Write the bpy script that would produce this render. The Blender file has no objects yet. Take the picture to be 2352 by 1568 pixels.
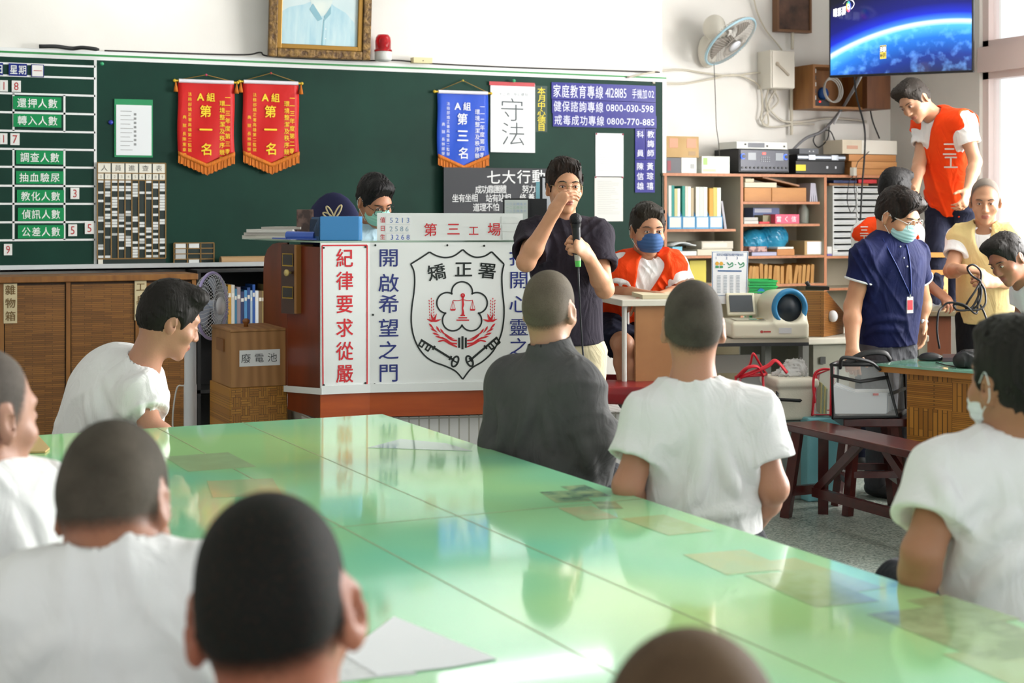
import bpy, math, random
import numpy as np
from mathutils import Vector, Matrix
sc = bpy.context.scene
COL = sc.collection
PI = math.pi
# ------------------------------------------------------------------ camera
FPX, CX, HOR, CAMZ = 3600.0, 1176.0, 480.0, 1.5      # focal length in px, centre column, horizon row, eye height
YAW = math.radians(24.5)                              # turned to the right of the front wall's normal
FW = Vector((math.sin(YAW), math.cos(YAW), 0)); RT = Vector((math.cos(YAW), -math.sin(YAW), 0)); UP = Vector((0, 0, 1))
EYE = Vector((0, 0, CAMZ))
cam = bpy.data.cameras.new('camera'); cam_o = bpy.data.objects.new('camera', cam); COL.objects.link(cam_o)
cam_o.location = EYE; cam_o.rotation_euler = (PI/2, 0, -YAW)
cam.sensor_width = 36; cam.lens = 36*FPX/2352; cam.shift_y = -(784-HOR)/2352
cam.clip_start = 0.05; cam.clip_end = 200
cam.dof.use_dof = True; cam.dof.focus_distance = 6.6; cam.dof.aperture_fstop = 4.5
sc.camera = cam_o
# ------------------------------------------------------------------ world, lights, exposure
sc.view_settings.view_transform = 'Standard'; sc.view_settings.look = 'None'
sc.view_settings.gamma = 1; sc.view_settings.use_curve_mapping = False
sc.view_settings.exposure = 0.7
w = bpy.data.worlds.new('daylight'); sc.world = w; w.use_nodes = True
w.node_tree.nodes['Background'].inputs[0].default_value = (0.93, 0.97, 1.0, 1)
w.node_tree.nodes['Background'].inputs[1].default_value = 0.88
sc.cycles.max_bounces = 6; sc.cycles.diffuse_bounces = 3; sc.cycles.transparent_max_bounces = 12
sc.cycles.sample_clamp_indirect = 4
def area(name, loc, target, sx, sy, power, col=(1, 1, 1)):
    l = bpy.data.lights.new(name, 'AREA'); l.shape = 'RECTANGLE'; l.size = sx; l.size_y = sy; l.energy = power; l.color = col
    o = bpy.data.objects.new(name, l); COL.objects.link(o); o.location = loc
    d = Vector(target)-Vector(loc); o.rotation_euler = d.to_track_quat('-Z', 'Y').to_euler(); return o
area('window_daylight', (8.5, 4.6, 2.3), (2.2, 3.4, 0.9), 4.6, 2.2, 800, (1.0, 0.985, 0.96))
# ------------------------------------------------------------------ measuring helpers
def P(px, py, D): return EYE + D*(FW + (px-CX)/FPX*RT + (HOR-py)/FPX*UP)
def DY(px, Y): return Y/(FW.y + (px-CX)/FPX*RT.y)          # camera depth of the plane y=Y seen in column px
def DX(px, X): return X/(FW.x + (px-CX)/FPX*RT.x)
def W(px, py, Y): return P(px, py, DY(px, Y))
def PZ(px, py, z): return P(px, py, (CAMZ-z)*FPX/(py-HOR))
def wr(px0, py0, px1, py1, Y):                              # upright rectangle on plane y=Y -> x0,x1,z0,z1
    a = W(px0, (py0+py1)/2, Y); b = W(px1, (py0+py1)/2, Y); pm = (px0+px1)/2
    return a.x, b.x, W(pm, py1, Y).z, W(pm, py0, Y).z
def V(*a): return Vector(a)
# ------------------------------------------------------------------ materials
def lin(h):
    h = h.lstrip('#'); c = [int(h[i:i+2], 16)/255 for i in (0, 2, 4)]
    return tuple(x/12.92 if x <= .04045 else ((x+.055)/1.055)**2.4 for x in c)+(1,)
MATS = {}
def mat(name, col, rough=.55, metal=0, spec=.5, col2=None, scale=8, stretch=(1, 1, 1), bump=0, bscale=None, detail=4, alpha=1, trans=0, emit=0, coat=0, wrinkle=0, kind='noise', lo=.35, hi=.65, sheen=0, sss=0):
    if name in MATS: return MATS[name]
    m = bpy.data.materials.new(name); m.use_nodes = True; nt = m.node_tree; b = nt.nodes['Principled BSDF']; L = nt.links.new
    b.inputs['Base Color'].default_value = lin(col); b.inputs['Roughness'].default_value = rough; b.inputs['Metallic'].default_value = metal
    b.inputs['Specular IOR Level'].default_value = spec; b.inputs['Alpha'].default_value = alpha
    b.inputs['Transmission Weight'].default_value = trans; b.inputs['Coat Weight'].default_value = coat; b.inputs['Coat Roughness'].default_value = .05
    if sheen: b.inputs['Sheen Weight'].default_value = sheen
    if sss: b.inputs['Subsurface Weight'].default_value = sss; b.inputs['Subsurface Radius'].default_value = (.012, .004, .002)
    if emit: b.inputs['Emission Color'].default_value = lin(col); b.inputs['Emission Strength'].default_value = emit
    if col2 or bump:
        tc = nt.nodes.new('ShaderNodeTexCoord'); mp = nt.nodes.new('ShaderNodeMapping'); L(tc.outputs['Object'], mp.inputs[0])
        mp.inputs['Scale'].default_value = stretch
        if kind == 'wave':
            n = nt.nodes.new('ShaderNodeTexWave'); n.inputs['Scale'].default_value = scale; n.inputs['Distortion'].default_value = 5; n.inputs['Detail'].default_value = 3; out = n.outputs['Fac']
        elif kind == 'voronoi':
            n = nt.nodes.new('ShaderNodeTexVoronoi'); n.inputs['Scale'].default_value = scale; out = n.outputs['Color']
        else:
            n = nt.nodes.new('ShaderNodeTexNoise'); n.inputs['Scale'].default_value = scale; n.inputs['Detail'].default_value = detail; out = n.outputs['Fac']
        L(mp.outputs[0], n.inputs['Vector'])
        if col2:
            r = nt.nodes.new('ShaderNodeValToRGB'); r.color_ramp.elements[0].position = lo; r.color_ramp.elements[1].position = hi
            r.color_ramp.elements[0].color = lin(col); r.color_ramp.elements[1].color = lin(col2); L(out, r.inputs[0]); L(r.outputs[0], b.inputs['Base Color'])
            if emit: L(r.outputs[0], b.inputs['Emission Color'])
        if bump:
            bn = nt.nodes.new('ShaderNodeBump'); bn.inputs['Strength'].default_value = bump; bn.inputs['Distance'].default_value = .01
            if bscale:
                n2 = nt.nodes.new('ShaderNodeTexNoise'); n2.inputs['Scale'].default_value = bscale; L(mp.outputs[0], n2.inputs['Vector']); out = n2.outputs['Fac']
            L(out, bn.inputs['Height']); L(bn.outputs[0], b.inputs['Normal'])
            if wrinkle:
                mp2 = nt.nodes.new('ShaderNodeMapping'); mp2.inputs['Scale'].default_value = (1, 1, .45); L(tc.outputs['Object'], mp2.inputs[0]); n3 = nt.nodes.new('ShaderNodeTexNoise'); n3.inputs['Scale'].default_value = 13; n3.inputs['Detail'].default_value = 2.5; n3.inputs['Distortion'].default_value = 1.2; L(mp2.outputs[0], n3.inputs['Vector'])
                b2 = nt.nodes.new('ShaderNodeBump'); b2.inputs['Strength'].default_value = wrinkle; b2.inputs['Distance'].default_value = .035; L(n3.outputs['Fac'], b2.inputs['Height']); L(bn.outputs[0], b2.inputs['Normal']); L(b2.outputs[0], b.inputs['Normal'])
    MATS[name] = m; return m
def brick_mat(name, c1, c2, mortar, bw, bh, msize, rough=.4, plane='xz', off=.5, rotate=0, bump=.3):
    m = bpy.data.materials.new(name); m.use_nodes = True; nt = m.node_tree; b = nt.nodes['Principled BSDF']; L = nt.links.new
    b.inputs['Roughness'].default_value = rough
    tc = nt.nodes.new('ShaderNodeTexCoord'); sp = nt.nodes.new('ShaderNodeSeparateXYZ'); cb = nt.nodes.new('ShaderNodeCombineXYZ')
    L(tc.outputs['Object'], sp.inputs[0]); ax = {'xz': ('X', 'Z'), 'yz': ('Y', 'Z'), 'xy': ('X', 'Y'), 'zx': ('Z', 'X')}[plane]
    L(sp.outputs[ax[0]], cb.inputs[0]); L(sp.outputs[ax[1]], cb.inputs[1])
    t = nt.nodes.new('ShaderNodeTexBrick'); L(cb.outputs[0], t.inputs[0]); t.offset = off; t.inputs['Scale'].default_value = 1
    t.inputs['Brick Width'].default_value = bw; t.inputs['Row Height'].default_value = bh; t.inputs['Mortar Size'].default_value = msize
    t.inputs['Color1'].default_value = lin(c1); t.inputs['Color2'].default_value = lin(c2); t.inputs['Mortar'].default_value = lin(mortar)
    L(t.outputs[0], b.inputs['Base Color'])
    bn = nt.nodes.new('ShaderNodeBump'); bn.inputs['Strength'].default_value = bump; bn.inputs['Distance'].default_value = .004; bn.invert = True
    L(t.outputs['Fac'], bn.inputs['Height']); L(bn.outputs[0], b.inputs['Normal'])
    MATS[name] = m; return m
def flat(col, rough=.5, **k): return mat('%s_%s' % (k.pop('n', 'paint'), col.lstrip('#')+('%d' % (rough*100))), col, rough, **k)
# ------------------------------------------------------------------ glyphs
_G = {}
def glyph(ch, bold):
    k = (ch, bold)
    if k not in _G:
        c = bpy.data.curves.new('glyph', 'FONT'); c.body = ch; c.size = 1; c.resolution_u = 2; c.dimensions = '2D'; c.fill_mode = 'FRONT'; c.offset = bold
        o = bpy.data.objects.new('glyph', c); COL.objects.link(o)
        m = bpy.data.meshes.new_from_object(o.evaluated_get(bpy.context.evaluated_depsgraph_get()))
        vs = [(v.co.x, v.co.y) for v in m.vertices]; fs = [tuple(p.vertices) for p in m.polygons]
        bpy.data.objects.remove(o); bpy.data.curves.remove(c); bpy.data.meshes.remove(m)
        xs = [v[0] for v in vs] or [0, 1]; _G[k] = (vs, fs, min(xs), max(xs))
    return _G[k]
# ------------------------------------------------------------------ mesh builder
WL = {}
class MB:
    def __init__(s, o=None, rz=0, R=None):
        s.v = []; s.f = []; s.m = []; s.sm = []
        s.R = R or Matrix.Rotation(rz, 3, 'Z'); s.o = Vector(o) if o is not None else Vector((0, 0, 0))
    def add(s, vs, fs, mi=0, smooth=False):
        b = len(s.v)
        for p in vs: s.v.append(tuple(s.R @ Vector(p) + s.o))
        for f in fs: s.f.append(tuple(i+b for i in f)); s.m.append(mi); s.sm.append(smooth)
        return s
    def bb(s, x0, x1, y0, y1, z0, z1, mi=0):
        vs = [(x, y, z) for x in (x0, x1) for y in (y0, y1) for z in (z0, z1)]
        return s.add(vs, [(0, 1, 3, 2), (4, 6, 7, 5), (0, 4, 5, 1), (2, 3, 7, 6), (0, 2, 6, 4), (1, 5, 7, 3)], mi)
    def box(s, c, sz, mi=0, R=None, rz=0):
        R = R or Matrix.Rotation(rz, 3, 'Z'); c = Vector(c)
        vs = [c + R @ Vector((x*sz[0]/2, y*sz[1]/2, z*sz[2]/2)) for x in (-1, 1) for y in (-1, 1) for z in (-1, 1)]
        return s.add(vs, [(0, 1, 3, 2), (4, 6, 7, 5), (0, 4, 5, 1), (2, 3, 7, 6), (0, 2, 6, 4), (1, 5, 7, 3)], mi)
    def beam(s, a, b, w, d, mi=0, side=(0, 0, 1)):
        a = Vector(a); b = Vector(b); z = (b-a); L = z.length; z = z.normalized(); x = Vector(side).cross(z)
        if x.length < 1e-4: x = Vector((1, 0, 0)).cross(z)
        x.normalize(); y = z.cross(x); R = Matrix((x, y, z)).transposed()
        return s.box((a+b)/2, (w, d, L), mi, R)
    def prism(s, poly, n, mi=0, smooth=False):
        n = Vector(n); k = len(poly); vs = [Vector(p) for p in poly]+[Vector(p)+n for p in poly]
        return s.add(vs, [tuple(range(k))[::-1], tuple(range(k, 2*k))]+[(i, (i+1) % k, k+(i+1) % k, k+i) for i in range(k)], mi, smooth)
    def cyl(s, a, b, r0, r1=None, n=16, mi=0, caps=True, smooth=True):
        a = Vector(a); b = Vector(b); r1 = r0 if r1 is None else r1; z = (b-a).normalized()
        x = z.orthogonal().normalized(); y = z.cross(x); vs = []
        for c, r in ((a, r0), (b, r1)):
            for i in range(n): t = 2*PI*i/n; vs.append(c+r*(math.cos(t)*x+math.sin(t)*y))
        s.add(vs, [(i, (i+1) % n, n+(i+1) % n, n+i) for i in range(n)], mi, smooth)
        if caps: s.add(vs[:n], [tuple(range(n))[::-1]], mi); s.add(vs[n:], [tuple(range(n))], mi)
        return s
    def tube(s, pts, r, n=8, mi=0, closed=False, flatten=1):
        pts = [Vector(p) for p in pts]; k = len(pts); rr = r if hasattr(r, '__len__') else [r]*k; vs = []; x = None
        for i, p in enumerate(pts):
            t = ((pts[(i+1) % k]-pts[i-1]) if closed else (pts[min(i+1, k-1)]-pts[max(i-1, 0)])).normalized()
            x = (t.orthogonal() if x is None else x-t*x.dot(t)).normalized(); y = t.cross(x)
            for j in range(n): a = 2*PI*j/n; vs.append(p+rr[i]*(math.cos(a)*x+flatten*math.sin(a)*y))
        fs = [(i*n+j, i*n+(j+1) % n, ((i+1) % k)*n+(j+1) % n, ((i+1) % k)*n+j) for i in range(k if closed else k-1) for j in range(n)]
        if not closed: fs += [tuple(range(n))[::-1], tuple(range((k-1)*n, k*n))]
        return s.add(vs, fs, mi, True)
    def lathe(s, prof, o=(0, 0, 0), n=24, mi=0, axis=(0, 0, 1), smooth=True):
        z = Vector(axis).normalized(); x = z.orthogonal().normalized(); y = z.cross(x); o = Vector(o); vs = []; k = len(prof)
        for r, h in prof:
            for i in range(n): t = 2*PI*i/n; vs.append(o+z*h+max(r, 1e-4)*(math.cos(t)*x+math.sin(t)*y))
        return s.add(vs, [(i*n+j, i*n+(j+1) % n, (i+1)*n+(j+1) % n, (i+1)*n+j) for i in range(k-1) for j in range(n)]+[tuple(range(n))[::-1], tuple(range((k-1)*n, k*n))], mi, smooth)
    def ell(s, c, r, n=16, mi=0, R=None):
        c = Vector(c); r = r if hasattr(r, '__len__') else (r, r, r); R = R or Matrix.Identity(3); h = n//2; vs = []
        for i in range(h+1):
            a = PI*i/h
            for j in range(n): b = 2*PI*j/n; vs.append(c+R @ Vector((r[0]*math.sin(a)*math.cos(b), r[1]*math.sin(a)*math.sin(b), r[2]*math.cos(a))))
        return s.add(vs, [(i*n+j, (i+1)*n+j, (i+1)*n+(j+1) % n, i*n+(j+1) % n) for i in range(h) for j in range(n)], mi, True)
    def ring(s, c, R, r, nrm=(0, 0, 1), n=24, k=8, mi=0, sq=1):
        z = Vector(nrm).normalized(); x = z.orthogonal().normalized(); y = z.cross(x); c = Vector(c)
        return s.tube([c+R*(math.cos(2*PI*i/n)*x+sq*math.sin(2*PI*i/n)*y) for i in range(n)], r, k, mi, True)
    def sheet(s, grid, th=0, mi=0, smooth=True):                 # grid of points -> surface, optionally with thickness vector
        a = len(grid); b = len(grid[0]); vs = [Vector(p) for r in grid for p in r]
        fs = [(i*b+j, i*b+j+1, (i+1)*b+j+1, (i+1)*b+j) for i in range(a-1) for j in range(b-1)]
        if th:
            th = Vector(th); N = len(vs); vs = vs+[p+th for p in vs]; fs = fs+[tuple(i+N for i in f[::-1]) for f in fs]
            e = [i*b for i in range(a)]; rim = list(range(b))+[i*b+b-1 for i in range(1, a)]+[(a-1)*b+j for j in range(b-2, -1, -1)]+[i*b for i in range(a-2, 0, -1)]
            fs += [(rim[i], rim[i-1], rim[i-1]+N, rim[i]+N) for i in range(len(rim))]
        return s.add(vs, fs, mi, smooth)
    def char(s, ch, c, u, v, sx, sy, mi=0, bold=0, rot=0):           # one glyph centred at c, em box sx by sy along u, v
        if ch == ' ': return s
        if bold > 0 and ord(ch) > 255:                               # heavier strokes: the same character set four times, slightly shifted
            U_, V_ = Vector(u)*sx*bold*.8, Vector(v)*sy*bold*.8
            N_ = Vector(u).cross(Vector(v)).normalized()*.00012
            for i, q in enumerate((U_, -U_, V_, -V_)): s.char(ch, Vector(c)+q+N_*i, u, v, sx, sy, mi, 0, rot)
            return s
        vs, fs, a, b = glyph(ch, bold); u = Vector(u); v = Vector(v); c = Vector(c)
        if rot: u, v = math.cos(rot)*u+math.sin(rot)*v, math.cos(rot)*v-math.sin(rot)*u
        mid = (a+b)/2; cy = .38 if ord(ch) > 255 else .345
        return s.add([c+u*((x-mid)*sx)+v*((y-cy)*sy) for x, y in vs], fs, mi)
    def row(s, txt, a, b, u, v, sx, sy, mi=0, bold=0):               # characters centred on evenly spaced points from a to b
        a = Vector(a); b = Vector(b); n = len(txt)
        for i, ch in enumerate(txt): s.char(ch, a.lerp(b, i/(n-1) if n > 1 else .5), u, v, sx, sy, mi, bold)
        return s
    def line(s, txt, c, u, v, h, mi=0, bold=0, width=None):          # proportional latin line centred on c
        u = Vector(u); gs = [glyph(ch, bold) if ch != ' ' else None for ch in txt]; ws = [(g[3]-g[2]+.07) if g else .28 for g in gs]; tot = sum(ws)
        sx = h if width is None else width/tot; x = -tot/2
        for ch, g, wd in zip(txt, gs, ws):
            if g: s.char(ch, Vector(c)+u*((x+wd/2)*sx), u, v, sx, h, mi, bold)
            x += wd
        return s
    def build(s, name, mats, parent=None, label=None, cat=None, group=None, kind=None, bevel=0, origin=None):
        me = bpy.data.meshes.new(name)
        if parent is not None: o0 = WL[parent.name]
        elif origin is not None: o0 = Vector(origin)
        else:
            a = np.array(s.v); o0 = Vector(((a[:, 0].min()+a[:, 0].max())/2, (a[:, 1].min()+a[:, 1].max())/2, a[:, 2].min()))
        me.from_pydata([(x-o0.x, y-o0.y, z-o0.z) for x, y, z in s.v], [], s.f)
        for m in (mats if isinstance(mats, (list, tuple)) else [mats]): me.materials.append(m)
        me.polygons.foreach_set('material_index', s.m); me.polygons.foreach_set('use_smooth', s.sm); me.update()
        return link(name, me, o0, parent, label, cat, group, kind, bevel)
def link(name, me, o0, parent=None, label=None, cat=None, group=None, kind=None, bevel=0):
    o = bpy.data.objects.new(name, me); COL.objects.link(o); WL[o.name] = o0
    if parent is not None: o.parent = parent
    else: o.location = o0
    tag(o, label, cat, group, kind)
    if bevel:
        b = o.modifiers.new('bevel', 'BEVEL'); b.width = bevel; b.segments = 2; b.limit_method = 'ANGLE'; b.harden_normals = False
    return o
def tag(o, label=None, cat=None, group=None, kind=None):
    for k, v in (('label', label), ('category', cat), ('group', group), ('kind', kind)):
        if v: o[k] = v
    return o
def thing(name, label, cat, loc, group=None):
    o = bpy.data.objects.new(name, None); COL.objects.link(o); o.location = loc; o.empty_display_size = .05; WL[o.name] = Vector(loc)
    return tag(o, label, cat, group)
def spline(pts, n=8):
    pts = [Vector(p) for p in pts]; q = [2*pts[0]-pts[1]]+pts+[2*pts[-1]-pts[-2]]; out = []
    for i in range(1, len(q)-2):
        a, b, c, d = q[i-1:i+3]
        for j in range(n):
            t = j/n; out.append(.5*((2*b)+(c-a)*t+(2*a-5*b+4*c-d)*t*t+(3*b-a-3*c+d)*t**3))
    return out+[pts[-1]]
rnd = random.Random(7)
# ------------------------------------------------------------------ smooth bodies: signed distances on a grid, meshed by surface nets
def _dot(p, d): return p[0]*d[0]+p[1]*d[1]+p[2]*d[2]
class SDF:
    def __init__(s): s.p = []
    def _add(s, fn, pts, r, k, op):
        a = np.array([tuple(q) for q in pts]); m = r+.0; s.p.append((fn, a.min(0)-m, a.max(0)+m, k, op)); return s
    def cap(s, a, b, ra, rb=None, k=.02, op='add', flat=None, fr=1, clip=False):
        """tapered capsule; flat = direction in which it is fr times thinner; clip = cut the ends off square"""
        rb = ra if rb is None else rb; a = np.array(a, float); b = np.array(b, float); d = b-a; L2 = max(d @ d, 1e-9); L = L2**.5
        fl = None if flat is None else np.array(Vector(flat).normalized())
        def fn(x, y, z):
            p = (x-a[0], y-a[1], z-a[2]); t0 = _dot(p, d)/L2; t = np.clip(t0, 0, 1); q = (p[0]-t*d[0], p[1]-t*d[1], p[2]-t*d[2]); r2 = q[0]**2+q[1]**2+q[2]**2
            if fl is not None: f = _dot(q, fl); r2 = r2+f*f*(fr*fr-1)
            e = np.sqrt(r2)-(ra+(rb-ra)*t)
            if fl is not None: e = e/(1+(fr-1)*.45)
            if clip: e = np.maximum(e, np.maximum(-t0, t0-1)*L)
            return e
        return s._add(fn, [a, b], max(ra, rb), k, op)
    def ell(s, c, r, R=None, k=.02, op='add'):
        c = np.array(c, float); r = np.array(r, float); M = np.array(R) if R is not None else np.eye(3)
        def fn(x, y, z):
            p = (x-c[0], y-c[1], z-c[2]); q = [_dot(p, M[:, i]) for i in range(3)]
            k0 = np.sqrt(sum((q[i]/r[i])**2 for i in range(3))); k1 = np.sqrt(sum((q[i]/r[i]**2)**2 for i in range(3)))
            return k0*(k0-1)/np.maximum(k1, 1e-6)
        return s._add(fn, [c], r.max(), k, op)
    def box(s, c, h, R=None, rad=.01, k=.01, op='add'):
        c = np.array(c, float); h = np.array(h, float); M = np.array(R) if R is not None else np.eye(3)
        def fn(x, y, z):
            p = (x-c[0], y-c[1], z-c[2]); q = [np.abs(_dot(p, M[:, i]))-h[i]+rad for i in range(3)]
            return np.sqrt(sum(np.maximum(v, 0)**2 for v in q))+np.minimum(np.maximum(q[0], np.maximum(q[1], q[2])), 0)-rad
        return s._add(fn, [c], (h @ h)**.5, k, op)
    def cut(s, p, n):                                       # remove everything on the side n points to
        p = np.array(p, float); n = np.array(Vector(n).normalized())
        s.p.append((lambda x, y, z: _dot((x-p[0], y-p[1], z-p[2]), n), None, None, 0, 'cut')); return s
    def warp(s, fn): s.p.append((fn, None, None, 0, 'warp')); return s
    def depth(s, o, d, t0, t1, n=240):                        # first crossing along a ray, from the added shapes alone
        for i in range(n+1):
            t = t0+(t1-t0)*i/n; q = o+d*t
            if min(float(f(q.x, q.y, q.z)) for f, l, h, k, op in s.p if op == 'add') < 0: return q
        return None
    def mesh(s, res, relax=2):
        ad = [q for q in s.p if q[4] == 'add']; lo = np.min([q[1] for q in ad], 0)-3*res; hi = np.max([q[2] for q in ad], 0)+3*res
        n = np.ceil((hi-lo)/res).astype(int)+1; ax = [(lo[i]+res*np.arange(n[i])).astype(np.float32) for i in range(3)]
        F = np.full(n, .5, np.float32)
        for fn, l, h, k, op in s.p:
            if l is None: i0 = np.zeros(3, int); i1 = n
            else: m = k+3*res; i0 = np.clip(((l-m-lo)/res).astype(int), 0, n); i1 = np.clip(((h+m-lo)/res).astype(int)+2, 0, n)
            if (i1 <= i0).any(): continue
            sl = tuple(slice(a, b) for a, b in zip(i0, i1)); X = ax[0][sl[0]][:, None, None]; Y = ax[1][sl[1]][None, :, None]; Z = ax[2][sl[2]][None, None, :]
            d = fn(X, Y, Z).astype(np.float32); c = F[sl]
            if op == 'add': t = np.clip(.5+.5*(c-d)/k, 0, 1); F[sl] = c*(1-t)+d*t-k*t*(1-t)
            elif op == 'sub':
                d = -d; t = np.clip(.5-.5*(c-d)/k, 0, 1); F[sl] = c*(1-t)+d*t+k*t*(1-t)
            elif op == 'cut': F[sl] = np.maximum(c, d)
            else: F[sl] = c+d
        ins = F < 0; c8 = sum(ins[a:n[0]-1+a, b:n[1]-1+b, c:n[2]-1+c].astype(np.int8) for a in (0, 1) for b in (0, 1) for c in (0, 1))
        act = np.argwhere((c8 > 0) & (c8 < 8)); N = len(act); idx = np.full(n-1, -1, np.int32); idx[tuple(act.T)] = np.arange(N)
        acc = np.zeros((N, 3)); cnt = np.zeros(N)
        cs = [(a, b, c) for a in (0, 1) for b in (0, 1) for c in (0, 1)]
        for u in cs:
            for ax_ in range(3):
                if u[ax_]: continue
                v = list(u); v[ax_] = 1
                fa = F[tuple((act+u).T)]; fb = F[tuple((act+v).T)]; m = (fa < 0) != (fb < 0); t = np.where(m, fa/np.where(m, fa-fb, 1), 0)
                p = np.tile(np.array(u, float), (N, 1)); p[:, ax_] = t; acc[m] += p[m]; cnt[m] += 1
        vs = lo+res*(act+acc/np.maximum(cnt, 1)[:, None]); fs = []
        for ax_ in range(3):
            o1, o2 = [(1, 2), (2, 0), (0, 1)][ax_]; A = [slice(None)]*3; B = [slice(None)]*3; A[ax_] = slice(0, -1); B[ax_] = slice(1, None)
            ia = ins[tuple(A)]; e = np.argwhere(ia != ins[tuple(B)]); e = e[(e[:, o1] > 0) & (e[:, o2] > 0) & (e[:, o1] < n[o1]-1) & (e[:, o2] < n[o2]-1)]
            if not len(e): continue
            d1 = np.zeros(3, int); d1[o1] = 1; d2 = np.zeros(3, int); d2[o2] = 1
            q = np.stack([idx[tuple((e-d1-d2).T)], idx[tuple((e-d2).T)], idx[tuple(e.T)], idx[tuple((e-d1).T)]], 1); w_ = ia[tuple(e.T)]
            q = np.where(w_[:, None], q, q[:, ::-1]); fs.append(q)
        fs = np.concatenate(fs); fs = fs[(fs >= 0).all(1)]
        ed = np.concatenate([fs[:, [0, 1]], fs[:, [1, 2]], fs[:, [2, 3]], fs[:, [3, 0]]])
        for _ in range(relax):
            sm_ = np.zeros_like(vs); ct = np.zeros(N); np.add.at(sm_, ed[:, 0], vs[ed[:, 1]]); np.add.at(sm_, ed[:, 1], vs[ed[:, 0]]); np.add.at(ct, ed[:, 0], 1); np.add.at(ct, ed[:, 1], 1)
            vs = .5*vs+.5*sm_/np.maximum(ct, 1)[:, None]
        return vs, fs
    def build(s, name, mats, res=.008, parent=None, pick=None, relax=2, **kw):
        vs, fs = s.mesh(res, relax)
        o0 = WL[parent.name] if parent is not None else Vector(((vs[:, 0].min()+vs[:, 0].max())/2, (vs[:, 1].min()+vs[:, 1].max())/2, vs[:, 2].min()))
        me = bpy.data.meshes.new(name); N = len(vs); M = len(fs); me.vertices.add(N); me.vertices.foreach_set('co', (vs-np.array(o0)).astype(np.float32).ravel())
        me.loops.add(4*M); me.loops.foreach_set('vertex_index', fs.astype(np.int32).ravel()); me.polygons.add(M); me.polygons.foreach_set('loop_start', np.arange(0, 4*M, 4, dtype=np.int32))
        me.update(calc_edges=True); me.validate()
        for m in (mats if isinstance(mats, (list, tuple)) else [mats]): me.materials.append(m)
        me.polygons.foreach_set('use_smooth', np.ones(len(me.polygons), bool))
        if pick is not None and len(me.polygons) == M: me.polygons.foreach_set('material_index', pick(vs[fs].mean(1)).astype(np.int32))
        return link(name, me, o0, parent, **kw)
def folds(dirs):
    """wrinkle field: list of (direction, wavelength, height, seed) -> signed distance offset"""
    ws = []
    for d, lam, h, sd in dirs:
        r = random.Random(sd); d = np.array(Vector(d).normalized()); v3 = lambda: np.array([r.uniform(-1, 1) for _ in range(3)])
        ws.append((d*2*PI/lam, v3()*2*PI/(lam*2.6), v3()*2*PI/(lam*1.3), v3()*2*PI/(lam*3.2), v3()*2*PI/(lam*2.1), h, r.uniform(0, 6)))
    def fn(x, y, z):
        o = 0
        for d, e, e2, g, g2, h, ph in ws:
            p = (x, y, z); q = np.sin(_dot(p, e)+ph)*1.9+np.sin(_dot(p, e2)+2*ph)*.6; s_ = np.sin(_dot(p, d)+q+ph); m = np.clip(.35+.55*np.sin(_dot(p, g)+2*ph)+.35*np.sin(_dot(p, g2)+3*ph), 0, 1)
            o = o-h*1.5*m*((1-np.abs(s_))**1.7-.25)
        return o
    return fn
# ------------------------------------------------------------------ the setting
YW, YW2, XR, ZC = 9.64, 9.97, 7.81, 3.45
XJ = W(1521, 300, YW).x
m_wall = mat('wall_paint', '#e6e3dc', .75, col2='#efece6', scale=1.6, bump=.04, bscale=60)
m_floor = mat('terrazzo', '#4c5d55', .35, col2='#b2bab0', scale=95, detail=3, lo=.3, hi=.72, spec=.4)
MB().bb(-4, 9, -2.5, YW2+.2, -.1, 0).build('floor', m_floor, kind='structure')
MB().bb(-4, 9, -2.5, YW2+.2, ZC, ZC+.12).build('ceiling', mat('ceiling_paint', '#f0efec', .8, bump=.03, bscale=30), kind='structure')
MB().bb(-4, XJ, YW, YW2+.2, 0, ZC).build('wall_front', m_wall, kind='structure')
MB().bb(XJ, XR+.2, YW2, YW2+.2, 0, ZC).build('wall_front', m_wall, kind='structure')
ya, yb = 8.95, 2.0                                             # window opening along the right wall
b = MB(); b.bb(XR, XR+.2, ya, YW2, 0, ZC); b.bb(XR, XR+.2, -1.5, ya, 0, 1.02); b.bb(XR, XR+.2, yb, ya, 3.3, ZC); b.bb(XR, XR+.2, -1.5, yb, 1.02, ZC)
b.build('wall_right', m_wall, kind='structure')
MB().bb(-3.4, -3.2, -2.5, YW, 0, ZC).build('wall_left', m_wall, kind='structure')  # unseen wall, put in to cut the fill light from the left
m_al = mat('window_frame_pink', '#ecd9d4', .45); m_glass = mat('window_glass', '#ffffff', .02, trans=1, spec=.3, alpha=.15)
def window(n, z0, z1, cuts):
    b = MB(); x0, x1 = XR+.03, XR+.13
    b.bb(x0, x1, yb, ya, z0, z0+.05); b.bb(x0, x1, yb, ya, z1-.05, z1); b.bb(x0, x1, ya-.06, ya, z0, z1); b.bb(x0, x1, yb, yb+.05, z0, z1)
    for c in cuts: b.bb(x0+.02, x1-.02, c-.035, c+.035, z0, z1)
    o = b.build('window_%d' % n, m_al, kind='structure')
    MB().bb(XR+.075, XR+.081, yb+.05, ya-.06, z0+.05, z1-.05).build('pane', m_glass, o)
window(1, 2.67, 3.3, (7.2, 5.8, 4.4)); window(2, 1.02, 2.49, (7.2, 5.8, 4.4))
MB().bb(XR-.02, XR+.2, yb, ya, 2.49, 2.67).build('trim_1', m_al, kind='structure')
MB().bb(XR-.05, XR+.2, yb, ya, .985, 1.02).build('trim_2', mat('sill_stone', '#c9c2b8', .4), kind='structure')
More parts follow.
